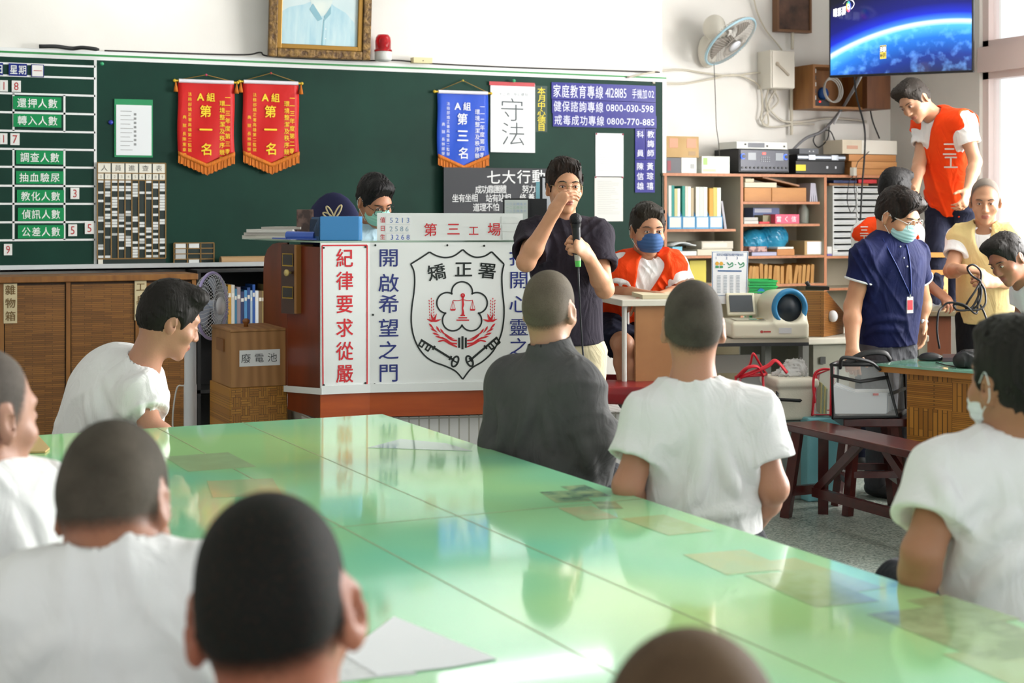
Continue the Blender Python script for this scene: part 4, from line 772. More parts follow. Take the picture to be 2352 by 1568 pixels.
# ------------------------------------------------------------------ wall fittings at the right
m_cream = flat('#ddd8cb', .5); nf = (RT*.56-UP*.72-FW*.4).normalized(); hc = W(1678, 95, 9.71)
t = thing('mounted_fan', 'grey white wall fan with pale blue rim tilted down on the front wall', 'fan', W(1625, 160, YW2-.03))
b = SDF(); a = W(1625, 118, YW2-.05); b.ell(a, (.075, .06, .125)).ell(W(1640, 62, 9.75), (.07, .11, .09)).cap(a, hc-nf*.1, .05, .05); b.build('body', m_cream, .008, t)
b = MB(); ax = nf.orthogonal().normalized(); ay = nf.cross(ax); Rf = .225
for i in range(52):
    a = 2*PI*i/52; e_ = ax*math.cos(a)+ay*math.sin(a); b.tube([hc+e_*.05+nf*.05, hc+e_*.14+nf*.045, hc+e_*.2+nf*.025, hc+e_*Rf], .0015, 4); b.tube([hc+e_*.06-nf*.06, hc+e_*.16-nf*.05, hc+e_*.21-nf*.03, hc+e_*Rf], .0015, 4)
b.ring(hc+nf*.047, .1, .002, nf, 24, 4); b.build('grille', flat('#bdb6ac', .4), t)
MB().ring(hc, Rf, .01, nf, 44, 8).build('rim', flat('#a9ccd8', .4), t)
MB().lathe([(0, 0), (.05, 0), (.05, .012), (0, .016)], hc+nf*.045, 20, axis=nf).build('badge', flat('#e6e8ee', .3), t)
b = MB()
for k in range(3):
    a0 = k*2*PI/3; b.sheet([[hc+(ax*math.cos(a0+s*1.1+.1*i)+ay*math.sin(a0+s*1.1+.1*i))*(.03+.16*i/5)+nf*(.02*(s-.5)) for s in (0, .25, .5, .75, 1)] for i in range(6)], nf*.002)
b.cyl(hc-nf*.03, hc+nf*.02, .035, n=16); b.build('blades', flat('#8d857c', .4), t)
MB().tube([W(1640, 148, 9.63), W(1643, 220, 9.63), W(1645, 290, 9.66), W(1651, 330, 9.68), W(1654, 390, 9.68)], .003, 6).build('pull_cord', flat('#55524c', .6), label='thin dark pull cord hanging under the wall fan', cat='cord')
t = thing('switch_box', 'cream metal switch box with lever on the front wall', 'electrical box', W(1790, 203, 9.83)); x0, x1, z0, z1 = wr(1770, 116, 1824, 203, 9.79)
MB().bb(x0, x1, 9.79, YW2, z0, z1).build('body', m_cream, t, bevel=.004); MB().bb(x0+.012, x1, 9.782, 9.7895, z0+.004, z1-.004).build('door', flat('#e2dccf', .45), t, bevel=.003)
MB().beam(W(1786, 147, 9.775), W(1812, 173, 9.775), .014, .014).ell(W(1786, 147, 9.778), .016, 12).build('lever', flat('#b7ab98', .4), t)
def cable(name, label, pts, rad, col, y=9.93, n=7): MB().tube(spline([W(p[0], p[1], p[2] if len(p) > 2 else y) for p in pts], n), rad, 6).build(name, flat(col, .55), label=label, cat='cable')
m_con = '#cdc6b4'
for i, (x, y0, y1) in enumerate(((1820, 68, 113), (1818, 204, 310))):
    MB().cyl(W(x, y0, 9.93), W(x, y1, 9.93), .012, n=10).build('conduit', flat(m_con, .5), label=('short cream conduit pipe above the switch box', 'cream conduit pipe below the switch box')[i], cat='pipe')
x0, x1, z0, z1 = wr(1790, -45, 1861, 68, 9.89); t = thing('small_board', 'dark stained wooden board with worn frame high on the front wall', 'board', ((x0+x1)/2, 9.93, z0))
MB().bb(x0, x1, 9.905, 9.96, z0, z1).build('panel', mat('worn_board', '#3d2a22', .6, col2='#6a4c3c', scale=9, detail=8), t)
b = MB(); [b.bb(*q) for q in ((x0-.015, x0, 9.89, 9.96, z0, z1), (x1, x1+.015, 9.89, 9.96, z0, z1), (x0-.015, x1+.015, 9.89, 9.96, z0-.018, z0))]; b.build('frame', flat('#7a573c', .6), t)
cable('cream_cable', 'cream cable running across the wall above the board end', [(1440, 178, 9.6), (1500, 166, 9.6), (1560, 160), (1620, 168), (1680, 174), (1730, 168), (1748, 170), (1751, 205)], .007, m_con)
cable('cream_cable', 'second cream cable sagging under the wall fan', [(1500, 190, 9.6), (1570, 192), (1640, 180), (1690, 172), (1742, 195), (1751, 240), (1748, 275), (1765, 285), (1760, 230), (1765, 205)], .007, m_con)
cable('cream_cable', 'long thin cable dropping from the ceiling to the switch box', [(1728, -20), (1740, 30), (1760, 70), (1785, 100), (1796, 115)], .006, m_con)
cable('cream_cable', 'looped pale cable hanging under the switch box', [(1782, 204), (1765, 240), (1778, 262), (1800, 278), (1840, 280), (1900, 272), (1960, 275), (1990, 280)], .009, '#d5cfc1')
cable('cream_cable', 'pale cable loop beside the conduit', [(1775, 204), (1788, 230), (1775, 248), (1760, 262), (1752, 285), (1780, 292), (1830, 285), (1870, 285)], .007, '#cfc9b9')
# wooden wall box with network gear
Yf = 9.69; x0, x1, z0, z1 = wr(1868, 150, 1985, 250, Yf); t = thing('wooden_cubby', 'open wooden cubby with network gear on the front wall under the screen', 'shelf box', ((x0+x1)/2, 9.83, z0)); m_cub = mat('cubby_wood', '#8a5a2c', .5, col2='#9c6a36', scale=7, stretch=(3, 3, .5))
for nm, q in (('side', (x0-.001, x0+.018, Yf, 9.96, z0, z1)), ('side', (x1-.018, x1, Yf, 9.96, z0, z1)), ('top', (x0+.018, x1-.018, Yf, 9.96, z1-.018, z1)), ('bottom', (x0+.018, x1-.018, Yf, 9.96, z0, z0+.018)), ('back', (x0+.018, x1-.018, 9.945, 9.96, z0+.018, z1-.018))): MB().bb(*q).build(nm, m_cub, t)
zi = z0+.019
MB().bb(x0+.03, x0+.19, Yf+.06, Yf+.2, zi, zi+.05).ell((x0+.1, Yf+.055, zi+.035), .006, 8, 1).build('router', [flat('#17181c', .4), mat('led_red', '#ff2418', .3, emit=4)], label='black router with a red light in the wooden wall cubby', cat='router')
b = MB()
for i in range(5): b.bb(x0+.025, x0+.055, Yf+.04, Yf+.09, z1-.06-.05*i, z1-.03-.05*i, i % 2)
b.build('power_strip', [flat('#d9d9d4', .4), flat('#30353a', .4)], label='upright white and dark power strip at the cubby left side', cat='power strip')
MB().ell((x0+.16, Yf+.1, zi+.1), (.045, .04, .05), 14).build('network_switch', flat('#24569c', .4), label='blue network box on the black router', cat='network box')
c = V(x0+.2, Yf+.05, zi+.12); b = MB(); [b.ring(c+V(.008*i, -.004*i, .004*i), .085+.006*i, .005, (.2, -1, .1), 26, 6) for i in range(3)]; b.build('cable_coil', flat('#c9c7c0', .5), label='coil of pale cable in the wooden wall cubby', cat='cable')
x0, x1, z0, z1 = wr(1992, 172, 2046, 250, 9.63); MB().bb(x0, x1, 9.63, 9.96, z0, z1+.03).build('closed_wooden_box', mat('dark_box_wood', '#5d3519', .5, col2='#6e4220', scale=6, stretch=(3, 3, .5)), label='closed brown wooden box on the wall right of the open cubby', cat='box', bevel=.004)
# ------------------------------------------------------------------ screen
A, B = cpx(1904, 11.3, 0), cpx(2236, 10.85, 0); zb = zpx(178, 11.3); su = (B-A); sw = su.length; su.normalize(); sn = V(su.y, -su.x, 0); sh = sw*.575
t = thing('television', 'flat screen television hung in the corner showing a blue planet', 'television', up((A+B)/2, zb))
MB().prism([up(A, zb), up(B, zb), up(B, zb+sh), up(A, zb+sh)], -sn*.045).build('casing', flat('#0b0c10', .3), t, bevel=.006)
m = bpy.data.materials.new('screen_planet'); m.use_nodes = True; nt = m.node_tree; L = nt.links.new; N = nt.nodes.new; bs = nt.nodes['Principled BSDF']; bs.inputs['Roughness'].default_value = .15; bs.inputs['Base Color'].default_value = (0, 0, 0, 1)
tc = N('ShaderNodeTexCoord'); sub = N('ShaderNodeVectorMath'); sub.operation = 'SUBTRACT'; sub.inputs[1].default_value = (.83, 0, -1.37); L(tc.outputs['Object'], sub.inputs[0]); ln = N('ShaderNodeVectorMath'); ln.operation = 'LENGTH'; L(sub.outputs[0], ln.inputs[0])
mr = N('ShaderNodeMapRange'); mr.inputs[1].default_value = 1.35; mr.inputs[2].default_value = 2.05; L(ln.outputs['Value'], mr.inputs[0]); rp = N('ShaderNodeValToRGB'); L(mr.outputs[0], rp.inputs[0])
el = rp.color_ramp.elements; el[0].position = 0; el[0].color = lin('#0a1338'); el[1].position = 1; el[1].color = lin('#04061c')
for p_, c_ in ((.2, '#0e2f86'), (.38, '#1f6fd0'), (.49, '#4fb4f0'), (.535, '#e8fbff'), (.56, '#3f86ff'), (.62, '#1428c0'), (.72, '#0a1170')): e_ = el.new(p_); e_.color = lin(c_)
nz = N('ShaderNodeTexNoise'); nz.inputs['Scale'].default_value = 14; nz.inputs['Detail'].default_value = 6; L(tc.outputs['Object'], nz.inputs[0]); r2 = N('ShaderNodeValToRGB'); r2.color_ramp.elements[0].position = .5; r2.color_ramp.elements[1].position = .75; r2.color_ramp.elements[0].color = (0, 0, 0, 1); r2.color_ramp.elements[1].color = lin('#5a86b8'); L(nz.outputs['Fac'], r2.inputs[0])
lt = N('ShaderNodeMath'); lt.operation = 'LESS_THAN'; lt.inputs[1].default_value = .5; L(mr.outputs[0], lt.inputs[0]); mx = N('ShaderNodeMix'); mx.data_type = 'RGBA'; mx.blend_type = 'ADD'; L(lt.outputs[0], mx.inputs[0]); L(rp.outputs[0], mx.inputs[6]); L(r2.outputs[0], mx.inputs[7])
L(mx.outputs[2], bs.inputs['Emission Color']); bs.inputs['Emission Strength'].default_value = 1.0
e = .012; me = bpy.data.meshes.new('screen'); o = bpy.data.objects.new('screen', me); COL.objects.link(o); o.parent = t; k = sw-2*e
me.from_pydata([(0, 0, 0), (1, 0, 0), (1, 0, (sh-2.2*e)/k), (0, 0, (sh-2.2*e)/k)], [], [(0, 1, 2, 3)]); me.materials.append(m)
p = up(A, zb+e*1.3)+su*e+sn*.0015; o.location = p-WL[t.name]; o.rotation_euler = (0, 0, math.atan2(su.y, su.x)); o.scale = (k, k, k); WL[o.name] = p
SPn = Plane(A, B); S2 = lambda x, y, d=.0025: SPn.at(1880+x/4.983, y/4.983, d); k = 11.1/FPX/4.983
m_w = mat('screen_white', '#ffffff', .3, emit=1.0)
b = MB(); [b.char(ch, S2(x, y), SPn.u, VZ, 112*k, 105*k, 0, .03) for ch, x, y in (('睛', 270, 148), ('彩', 385, 146), ('屏', 500, 140))]
ribbon(b, spline([S2(*q) for q in ((485, 62), (560, 28), (640, 20), (715, 35), (770, 75), (745, 110), (690, 135))], 5), [3*k]*6+[9*k]*6+[13*k]*12+[10*k]*7, SPn.n); b.build('logo', m_w, o)
b = MB(); cols = ['#4a5fd0', '#3aa0e0', '#49c070', '#d8d040', '#f09040', '#e05070', '#c070c0', '#8090d8']
for i in range(8): a0, a1 = 2*PI*i/8, 2*PI*(i+1)/8; b.prism([S2(625, 103, .003)]+[S2(625+62*math.cos(a0+(a1-a0)*j/4), 103-62*math.sin(a0+(a1-a0)*j/4), .003) for j in range(5)], SPn.n*.0003, i)
b.prism([S2(625+34*math.cos(2*PI*j/16), 103-34*math.sin(2*PI*j/16), .0034) for j in range(16)], SPn.n*.0003, 8); b.prism([S2(625+15*math.cos(2*PI*j/16), 103-15*math.sin(2*PI*j/16), .0038) for j in range(16)], SPn.n*.0003, 9)
b.build('logo_iris', [mat('iris_'+c[1:], c, .3, emit=.9) for c in cols]+[m_w, flat('#101430', .3)], o)
b = MB(); b.prism([S2(x, y, .003) for x, y in ((1432, 592), (1588, 592), (1588, 742), (1432, 742))], SPn.n*.0003); b.prism([S2(x, y, .0034) for x, y in ((1440, 600), (1580, 600), (1580, 668), (1440, 668))], SPn.n*.0003, 1)
b.row('禾聯', S2(1475, 636, .0042), S2(1545, 636, .0042), SPn.u, VZ, 68*k, 62*k, 2, .02); b.line('HER', S2(1525, 702, .004), SPn.u, VZ, 62*k, 1); b.prism([S2(x, y, .0038) for x, y in ((1444, 690), (1468, 690), (1468, 716), (1444, 716))], SPn.n*.0003, 1); b.build('logo_badge', [mat('badge_gold', '#cbb540', .3, emit=.8), flat('#1a1408', .3), m_w], o)
mid = (A+B)/2-sn*.05; b = MB(); b.box(up(mid-sn*.03, zb+sh*.5), (.2, .06, .2), rz=math.atan2(su.y, su.x)); b.beam(up(mid-sn*.06, zb+.1), up(mid-sn*.06, ZC), .05, .05); b.build('ceiling_bracket', flat('#c9c7c2', .4), t)
cable('screen_cable', 'grey cable bundle running from the television down to the players', [(1975, 176, 9.27), (1955, 215, 9.5), (1930, 255, 9.78), (1890, 300, 9.83), (1850, 318, 9.83), (1815, 350, 9.83)], .012, '#77777a')
cable('screen_cable', 'pale cable hanging from the television lower left', [(1978, 176, 9.25), (1960, 210, 9.5), (1940, 240, 9.75), (1915, 285, 9.78)], .008, '#c4c6c8')
cable('screen_cable', 'black cable hanging from the television past the shelf', [(1962, 176, 9.28), (1968, 225, 9.4), (1985, 290, 9.48), (1986, 350, 9.45), (1980, 430, 9.43), (1976, 510, 9.43)], .007, '#17181b')
cable('screen_cable', 'black cable looped above the disc player', [(1905, 290, 9.83), (1900, 320, 9.83), (1880, 338, 9.83), (1868, 322, 9.83), (1880, 305, 9.83), (1905, 300, 9.83), (1918, 325, 9.83), (1922, 342, 9.83)], .005, '#1b1c20')
cable('screen_cable', 'black cable on the wall beneath the brown wooden box', [(1999, 252, 9.88), (2005, 280, 9.88), (2020, 318, 9.88)], .006, '#222222')
# ------------------------------------------------------------------ bookshelf
YS, YSB = 9.59, 9.95; m_sh = mat('shelf_board', '#b3aa93', .55, col2='#bdb5a0', scale=3); m_lip = mat('shelf_edge', '#b06f48', .5, col2='#bf8058', scale=9, stretch=(6, 6, .4))
sx = [W(p, 500, YS).x for p in (1529, 1704, 1896, 2040)]; sz = lambda py, px: W(px, py, YS).z
ztop = sz(397, 1529); t = thing('bookshelf', 'wide open bookshelf with reddish edges against the front wall', 'bookshelf', ((sx[0]+sx[3])/2, 9.78, 0))
def board(nm, x0, x1, z, th=.02, y0=YS): MB().bb(x0, x1, y0+.004, YSB-.006, z-th, z).build(nm, m_sh, t); MB().bb(x0, x1, y0, y0+.0035, z-th, z).build('edge_strip', m_lip, t)
def post(x): MB().bb(x-.011, x+.011, YS+.004, YSB-.006, 0, ztop-.021).build('upright', m_sh, t); MB().bb(x-.011, x+.011, YS, YS+.0035, 0, ztop-.021).build('edge_strip', m_lip, t)
board('top', sx[0]-.02, sx[3]+.02, ztop)
for x in sx: post(x)
MB().bb(sx[0]-.01, sx[3]+.01, YSB-.005, YSB, 0, ztop-.021).build('back', m_sh, t)
shz = {}
for i, k_, pys in ((0, 'a', (529, 590, 655)), (1, 'b', (466, 517, 590, 655)), (2, 'c', (590, 663))):
    for j, py in enumerate(pys):
        z = sz(py-3, (1529, 1704, 1896)[i]) if i else sz(py-2, 1600); z = W(((1529+1704)/2, (1704+1896)/2, (1896+2040)/2)[i], py-3, YS).z; shz[(i, j)] = z
        board('shelf', sx[i]+.0115, sx[i+1]-.0115-(.04 if (i, j) in ((0, 0), (1, 0), (1, 1)) else 0), z, .018)
def item(name, label, cat, px0, px1, py0, z, col, dp=.2, y=YS+.03, side=None, group=None, bev=.002, rough=.5, extra=None, z1=None):
    x0 = W(px0, 450, y).x; x1 = W(px1, 450, y).x; zt = z1 if z1 is not None else W((px0+px1)/2, py0, y).z; b = MB(); b.bb(x0, x1, y, y+dp, z, zt); ms = [flat(col, rough) if isinstance(col, str) else col]
    if extra: extra(b, x0, x1, y, z, zt, ms)
    return b.build(name, ms, label=label, cat=cat, group=group, bevel=bev)
def patch(fx0, fx1, fz0, fz1, col, rough=.5, d=.0012):
    def fn(b, x0, x1, y, z0, z1, ms):
        m = flat(col, rough) if isinstance(col, str) else col
        if m not in ms: ms.append(m)
        b.bb(x0+fx0*(x1-x0), x0+fx1*(x1-x0), y-d, y+.001, z0+fz0*(z1-z0), z0+fz1*(z1-z0), ms.index(m))
    return fn
def multi(*fs): return lambda *a: [f(*a) for f in fs]
zT = ztop+.001
m_card = mat('cardboard', '#b5935f', .7, col2='#bf9e6c', scale=5)
item('grey_carton', 'grey carton with red print at the bookshelf top left corner', 'carton', 1531, 1564, 362, zT, '#55555a', .2, extra=patch(.05, .3, .15, .8, '#8f2f3a'))
item('white_carton', 'small white carton under the big cardboard box on the bookshelf', 'carton', 1565, 1600, 362, zT, '#d8d9d6', .22, extra=patch(.6, .85, .3, .6, '#a9aba9'))
item('green_carton', 'white and green carton on the bookshelf left of the black amplifier', 'carton', 1612, 1676, 359, zT, '#dfe3d8', .2, extra=multi(patch(.05, .2, .5, .9, '#9ccf6a'), patch(.04, .5, .1, .25, '#b9dba0')))
zb1 = W(1565, 362, YS+.03).z+.002
item('cardboard_box', 'brown cardboard box with faint red print on top of two cartons', 'box', 1531, 1605, 313, zb1, m_card, .24, extra=multi(patch(.08, .35, .45, .9, '#c58a68'), patch(.62, .92, .45, .9, '#c58a68'), patch(.68, .9, .1, .3, '#a38256')))
def amp(b, x0, x1, y, z0, z1, ms):
    ms += [flat('#3c3d43', .35, metal=.5), flat('#8a8f96', .3), mat('led_blue', '#3a5cff', .3, emit=3), mat('led_red2', '#ff3020', .3, emit=3), flat('#0b0b0d', .4)]; w_, h_ = x1-x0, z1-z0
    b.bb(x0+.01, x1-.01, y-.006, y, z0+.01, z1-.006, 1)
    for f in (.17, .72): b.bb(x0+f*w_, x0+(f+.16)*w_, y-.008, y, z0+.52*h_, z0+.85*h_, 2)
    for f in (.07, .92): b.cyl((x0+f*w_, y-.004, z0+.68*h_), (x0+f*w_, y-.02, z0+.68*h_), .016, n=14, mi=5); b.ring((x0+f*w_, y-.012, z0+.68*h_), .017, .003, (0, 1, 0), 16, 6, 3)
    b.bb(x0+.46*w_, x0+.52*w_, y-.009, y, z0+.78*h_, z0+.86*h_, 4)
    for i in range(5):
        for j in range(3): b.bb(x0+(.42+.04*i)*w_, x0+(.445+.04*i)*w_, y-.009, y, z0+(.45+.09*j)*h_, z0+(.5+.09*j)*h_, 2)
    for i in range(12): b.cyl((x0+(.06+.08*i)*w_, y-.004, z0+.2*h_), (x0+(.06+.08*i)*w_, y-.014, z0+.2*h_), .008, n=8, mi=5)
item('amplifier', 'black karaoke amplifier with round knobs and blue lights on the bookshelf', 'amplifier', 1697, 1812, 343, zT+.012, '#131317', .33, extra=amp)
zz = W(1755, 343, YS+.03).z+.003
item('white_receiver', 'slim white receiver on top of the black amplifier', 'receiver', 1692, 1808, 326, zz, '#d9dbd6', .25, extra=multi(patch(.22, .55, .2, .85, '#70737a'), patch(.15, .19, .5, .75, '#222222'), patch(.58, .62, .3, .55, '#222222'), patch(.92, .96, .3, .55, '#222222')))
item('disc_player', 'black disc player with yellow label on the bookshelf', 'player', 1828, 1940, 370, zT+.008, '#111216', .27, extra=multi(patch(.0, .2, .2, .7, '#e0cc1a'), patch(.62, .66, .4, .6, '#c9ccd2'), patch(.8, .83, .4, .6, '#c9ccd2')))
zz = W(1884, 370, YS+.03).z+.003
item('silver_player', 'silver-fronted player stacked on the black disc player', 'player', 1831, 1941, 355, zz, '#191a1e', .25, extra=multi(patch(.0, 1, .3, .75, flat('#b9bec6', .25, metal=.7), d=.008), patch(.22, .36, .1, .95, flat('#d8dce2', .2, metal=.8), d=.012), patch(.7, .84, .1, .95, flat('#d8dce2', .2, metal=.8), d=.012)))
zz = W(1884, 355, YS+.03).z+.003
item('small_grey_receiver', 'small grey receiver topmost above the silver player', 'receiver', 1836, 1880, 341, zz, '#4e5157', .15, extra=multi(patch(.5, .56, .4, .6, '#dddddd'), patch(.7, .76, .4, .6, '#dddddd')))
for i, (a, c, y0, col) in enumerate(((1952, 2062, 388, '#c1864c'), (1956, 2060, 371, '#cc9258'), (1950, 2058, 355, '#c88a50'))):
    item('wooden_tray', ('lowest', 'middle', 'upper')[i]+' pale wooden tray in the stack at the bookshelf right end', 'tray', a, c, y0, zT if i == 0 else W(2005, (388, 371)[i-1], YS+.03).z+.002, mat('tray_wood%d' % i, col, .5, col2='#b57c44', scale=4, stretch=(.5, 1, 8)), .3, group='wooden trays')
zz = W(2005, 355, YS+.03).z+.003
item('cream_box', 'long cream box lying on the wooden trays', 'box', 1935, 2060, 322, zz, '#d9cdb6', .24, extra=multi(patch(.35, 1, .0, 1, '#eae5da'), patch(.08, .28, .35, .6, '#cf9f86')))
item('white_box', 'plain white box standing behind the cream box', 'box', 1906, 1996, 284, zT, '#ecebe6', .06, y=9.87)
MB(rz=.5, o=W(1960, 394, YS-.03)).bb(-.025, .025, -.015, .015, -.03, .03).build('power_adapter', flat('#d6d3c8', .4), label='white power adapter dangling at the bookshelf top edge', cat='adapter')
cable('adapter_cable', 'thin dark cable hanging from the white power adapter', [(1960, 402, YS-.03), (1950, 420, YS-.04), (1946, 460, YS-.02), (1955, 488, YS-.02), (1966, 470, YS-.02), (1962, 430, YS-.03), (1968, 402, YS-.03)], .003, '#2b2c30')
cable('adapter_cable', 'thin dark cable rising from the white power adapter to the trays', [(1966, 385, YS-.03), (1972, 370, YS-.03), (1988, 356, YS-.02), (1996, 348, YS+.02)], .003, '#2b2c30')
# column one: magazine files and papers
zA = shz[(0, 0)]+.001; r = random.Random(2); pal = ['#dfe2d8', '#2f8f86', '#c9c48a', '#e6e8e2', '#1f8a7a', '#d6d2c4', '#f0efe8', '#b9a988', '#e2dfd2', '#ccd2cc', '#e4e2d6', '#26508f', '#d39a3a', '#c8bd62']
for i in range(4):
    px0, px1 = 1536+31.2*i, 1536+31.2*i+30; x0, x1 = W(px0, 500, YS+.02).x, W(px1, 500, YS+.02).x; zf = W(px0+15, 497, YS+.02).z; zk = W(px0+15, 452, YS+.1).z; y0 = YS+.02
    t2 = thing('magazine_file', 'blue magazine file with cream label, %s of four on the bookshelf' % ('first from the left', 'second from the left', 'third from the left', 'last at the right')[i], 'magazine file', ((x0+x1)/2, y0+.12, zA), 'blue magazine files')
    b = MB(); b.bb(x0, x1, y0, y0+.004, zA, zf); b.bb(x0, x1, y0+.236, y0+.24, zA, zk+.05); b.bb(x0, x1, y0+.004, y0+.236, zA, zA+.004)
    for xx in (x0, x1-.003): b.prism([(xx, y0+.004, zA), (xx, y0+.236, zA), (xx, y0+.236, zk+.05), (xx, y0+.15, zk+.05), (xx, y0+.004, zf)], (.003, 0, 0))
    b.build('case', flat('#3d8fc0', .45), t2); MB().bb(x0+.008, x1-.008, y0-.001, y0-.0001, zA+.012, zf-.006).build('paper_label', flat('#d9dcd2', .5), t2)
    n = (4, 4, 3, 3)[i]; x = x0+.006
    for j in range(n):
        w_ = (x1-x0-.014)/n-.001; h = r.uniform(.285, .31); MB().bb(x, x+w_, y0+.01, y0+.22, zA+.005, zA+h).build('booklet', flat(pal[(i*4+j) % len(pal)], .6), label='slim booklet, %s in the %s magazine file' % (('first', 'second', 'third', 'fourth')[j], ('first blue', 'second blue', 'third blue', 'last blue')[i]), cat='booklet', group='booklets in the magazine files'); x += w_+.0015
x = W(1664, 500, YS+.03).x; MB().prism([(x, YS+.03, zA), (x+.02, YS+.03, zA), (x-.015, YS+.03, zA+.2), (x-.03, YS+.03, zA+.2)], (0, .2, 0)).build('leaning_magazine', flat('#9b98a0', .4), label='grey magazine leaning beside the last magazine file', cat='magazine')
zA = shz[(0, 1)]+.001
item('white_ream', 'white ream of paper on the lower left bookshelf board', 'paper', 1538, 1600, 577, zA, '#dfe1de', .22)
item('cream_books', 'cream book lying under a box file on the lower left board', 'book', 1602, 1682, 572, zA, '#d3cab4', .22); zz = W(1642, 572, YS+.03).z+.002
item('box_file', 'pale box file lying on the cream book', 'box file', 1612, 1684, 554, zz, '#c9c3b2', .22, extra=patch(.03, .8, .2, .75, '#dcd6c8'))
zz = W(1569, 577, YS+.03).z+.002; a = W(1540, 570, YS+.06); bq = W(1594, 570, YS+.06)
MB().bb(a.x+.01, a.x+.09, YS+.05, YS+.12, zz, zz+.03).build('cyan_tub', flat('#6cb6cc', .4), label='small cyan tub on the white ream', cat='tub')
MB().sheet([[(a.x+(bq.x-a.x)*i/6, YS+.03+.18*j, zz+.034+.022*math.sin(PI*min(1, i/5.5))) for i in range(7)] for j in (0, 1)], (0, 0, .008)).build('white_tray', flat('#dfe3e4', .35), label='curved white plastic tray on the cyan tub', cat='tray')
# column two
zA = shz[(1, 0)]+.001; m_dr = mat('drawer_wood', '#bf8340', .5, col2='#a96f33', scale=3, stretch=(1, 1, 5))
item('wooden_file_box', 'wooden drawer box, left one of two on the upper middle board', 'box', 1710, 1772, 431, zA, m_dr, .26); item('wooden_file_box', 'wooden drawer box, right one of two on the upper middle board', 'box', 1773, 1852, 431, zA, m_dr, .26)
zz = W(1770, 431, YS+.03).z+.002
item('paper_bundle', 'cream paper bundle lying on the left wooden drawer box', 'paper', 1711, 1784, 419, zz, '#d8ceb4', .22); item('paper_bundle', 'small cream pad on top of the longer paper bundle', 'paper', 1712, 1732, 410, W(1748, 419, YS+.03).z+.002, '#cfc4a6', .2)
MB().beam(W(1738, 408, YS+.12), W(1822, 428, YS+.08), .012, .2, side=(0, 1, 0)).build('brown_plank', flat('#8c5a2e', .5), label='thin brown board leaning over the wooden drawer boxes', cat='board')
b = MB()
for i in range(4): p = W(1860+5*i, 440, YS+.05); b.prism([(p.x, p.y, zA), (p.x+.012, p.y, zA), (p.x+.03-.01*i, p.y+.01, zA+.135), (p.x+.016-.012*i, p.y+.01, zA+.138)], (0, .16, 0))
b.build('clear_folders', mat('folder_plastic', '#c6c4d2', .15, alpha=.85), label='clear plastic folders at the right end of the upper middle board', cat='folder')
zA = shz[(1, 1)]+.001
item('book_stack', 'white paperback lying at the left of the middle board', 'book', 1709, 1742, 507, zA, '#cdcac4', .2); item('book_stack', 'grey white paperback on top of the white one', 'book', 1709, 1741, 499, W(1725, 507, YS+.03).z+.0015, '#b9b7b2', .2)
item('red_tin', 'small red tin beside the pink box', 'tin', 1744, 1768, 509, zA, '#c8202a', .08); item('olive_box', 'dull olive box left of and touching the pink box', 'box', 1752, 1779, 494, zA, '#8d8a6a', .2, y=YS+.09)
item('pink_box', 'bright pink box with white characters on the middle board', 'box', 1781, 1836, 492, zA, '#e05270', .16, extra=lambda b, x0, x1, y, z0, z1, ms: (ms.append(flat('#f2dfe4', .5)), b.row('當く信', (x0+.03, y-.001, (z0+z1)/2), (x1-.05, y-.001, (z0+z1)/2), U, VZ, .045, .045, 1, .02)))
item('blue_booklet_box', 'blue and white box behind the olive box', 'box', 1730, 1790, 477, zA, '#6f7fae', .12, y=YS+.2, extra=patch(.05, .7, .7, .95, '#cfd6e6'))
MB().lathe([(.035, 0), (.04, .01), (.04, .1), (.02, .13), (.02, .15), (0, .152)], V(W(1846, 500, YS+.18).x, YS+.18, zA), 20).build('clear_jar', mat('jar_plastic', '#c8d2c8', .1, alpha=.5), label='clear plastic jar right of the pink box', cat='jar')
zA = shz[(1, 2)]+.001
item('lavender_pad', 'lavender note pad at the bottom left of the lower middle board', 'pad', 1727, 1784, 579, zA, '#a9aac6', .18); item('photo_box', 'dark red patterned box on the lavender pad', 'box', 1720, 1762, 566, W(1755, 579, YS+.03).z+.002, mat('photo_print', '#5a2a30', .4, col2='#b58a80', scale=30, lo=.45, hi=.55), .1)
item('wood_tray_box', 'orange-brown wooden box with white sheet on top', 'box', 1785, 1825, 572, zA, '#b9793a', .2); item('white_sheet', 'white sheet of paper on the orange-brown box', 'paper', 1786, 1823, 567, W(1805, 572, YS+.03).z+.001, '#e4e1d6', .18)
item('label_carton', 'cardboard carton with white label on the lower middle board', 'carton', 1848, 1895, 553, zA, m_card, .2, extra=patch(.12, .98, .05, .95, '#e2e4e8'))
s = SDF(); a = W(1730, 555, YS+.2); s.ell(a, (.11, .09, .09)).ell(W(1775, 545, YS+.2), (.12, .1, .1), k=.04).ell(W(1712, 568, YS+.2), (.05, .08, .06), k=.03).cut((0, 0, zA), (0, 0, -1)).cut((0, YS+.1, 0), (0, -1, 0)).cut((sx[1]+.02, 0, 0), (-1, 0, 0)).warp(folds([((1, .3, .6), .05, .012, 1), ((.4, .1, 1), .035, .008, 2)])); s.build('blue_plastic_bag', mat('blue_bag', '#1f7fa8', .2, col2='#3fa0c4', scale=9), .008, label='crumpled blue plastic bag on the lower middle board', cat='bag')
item('white_paper_stack', 'white papers sticking out by the carton on the right column', 'paper', 1900, 1924, 566, shz[(2, 0)]+.015, '#dcdcd8', .2); item('purple_book', 'purple book under the white papers on the right column', 'book', 1900, 1926, 582, shz[(2, 0)]+.001, '#7a6cb8', .2, z1=shz[(2, 0)]+.0135)
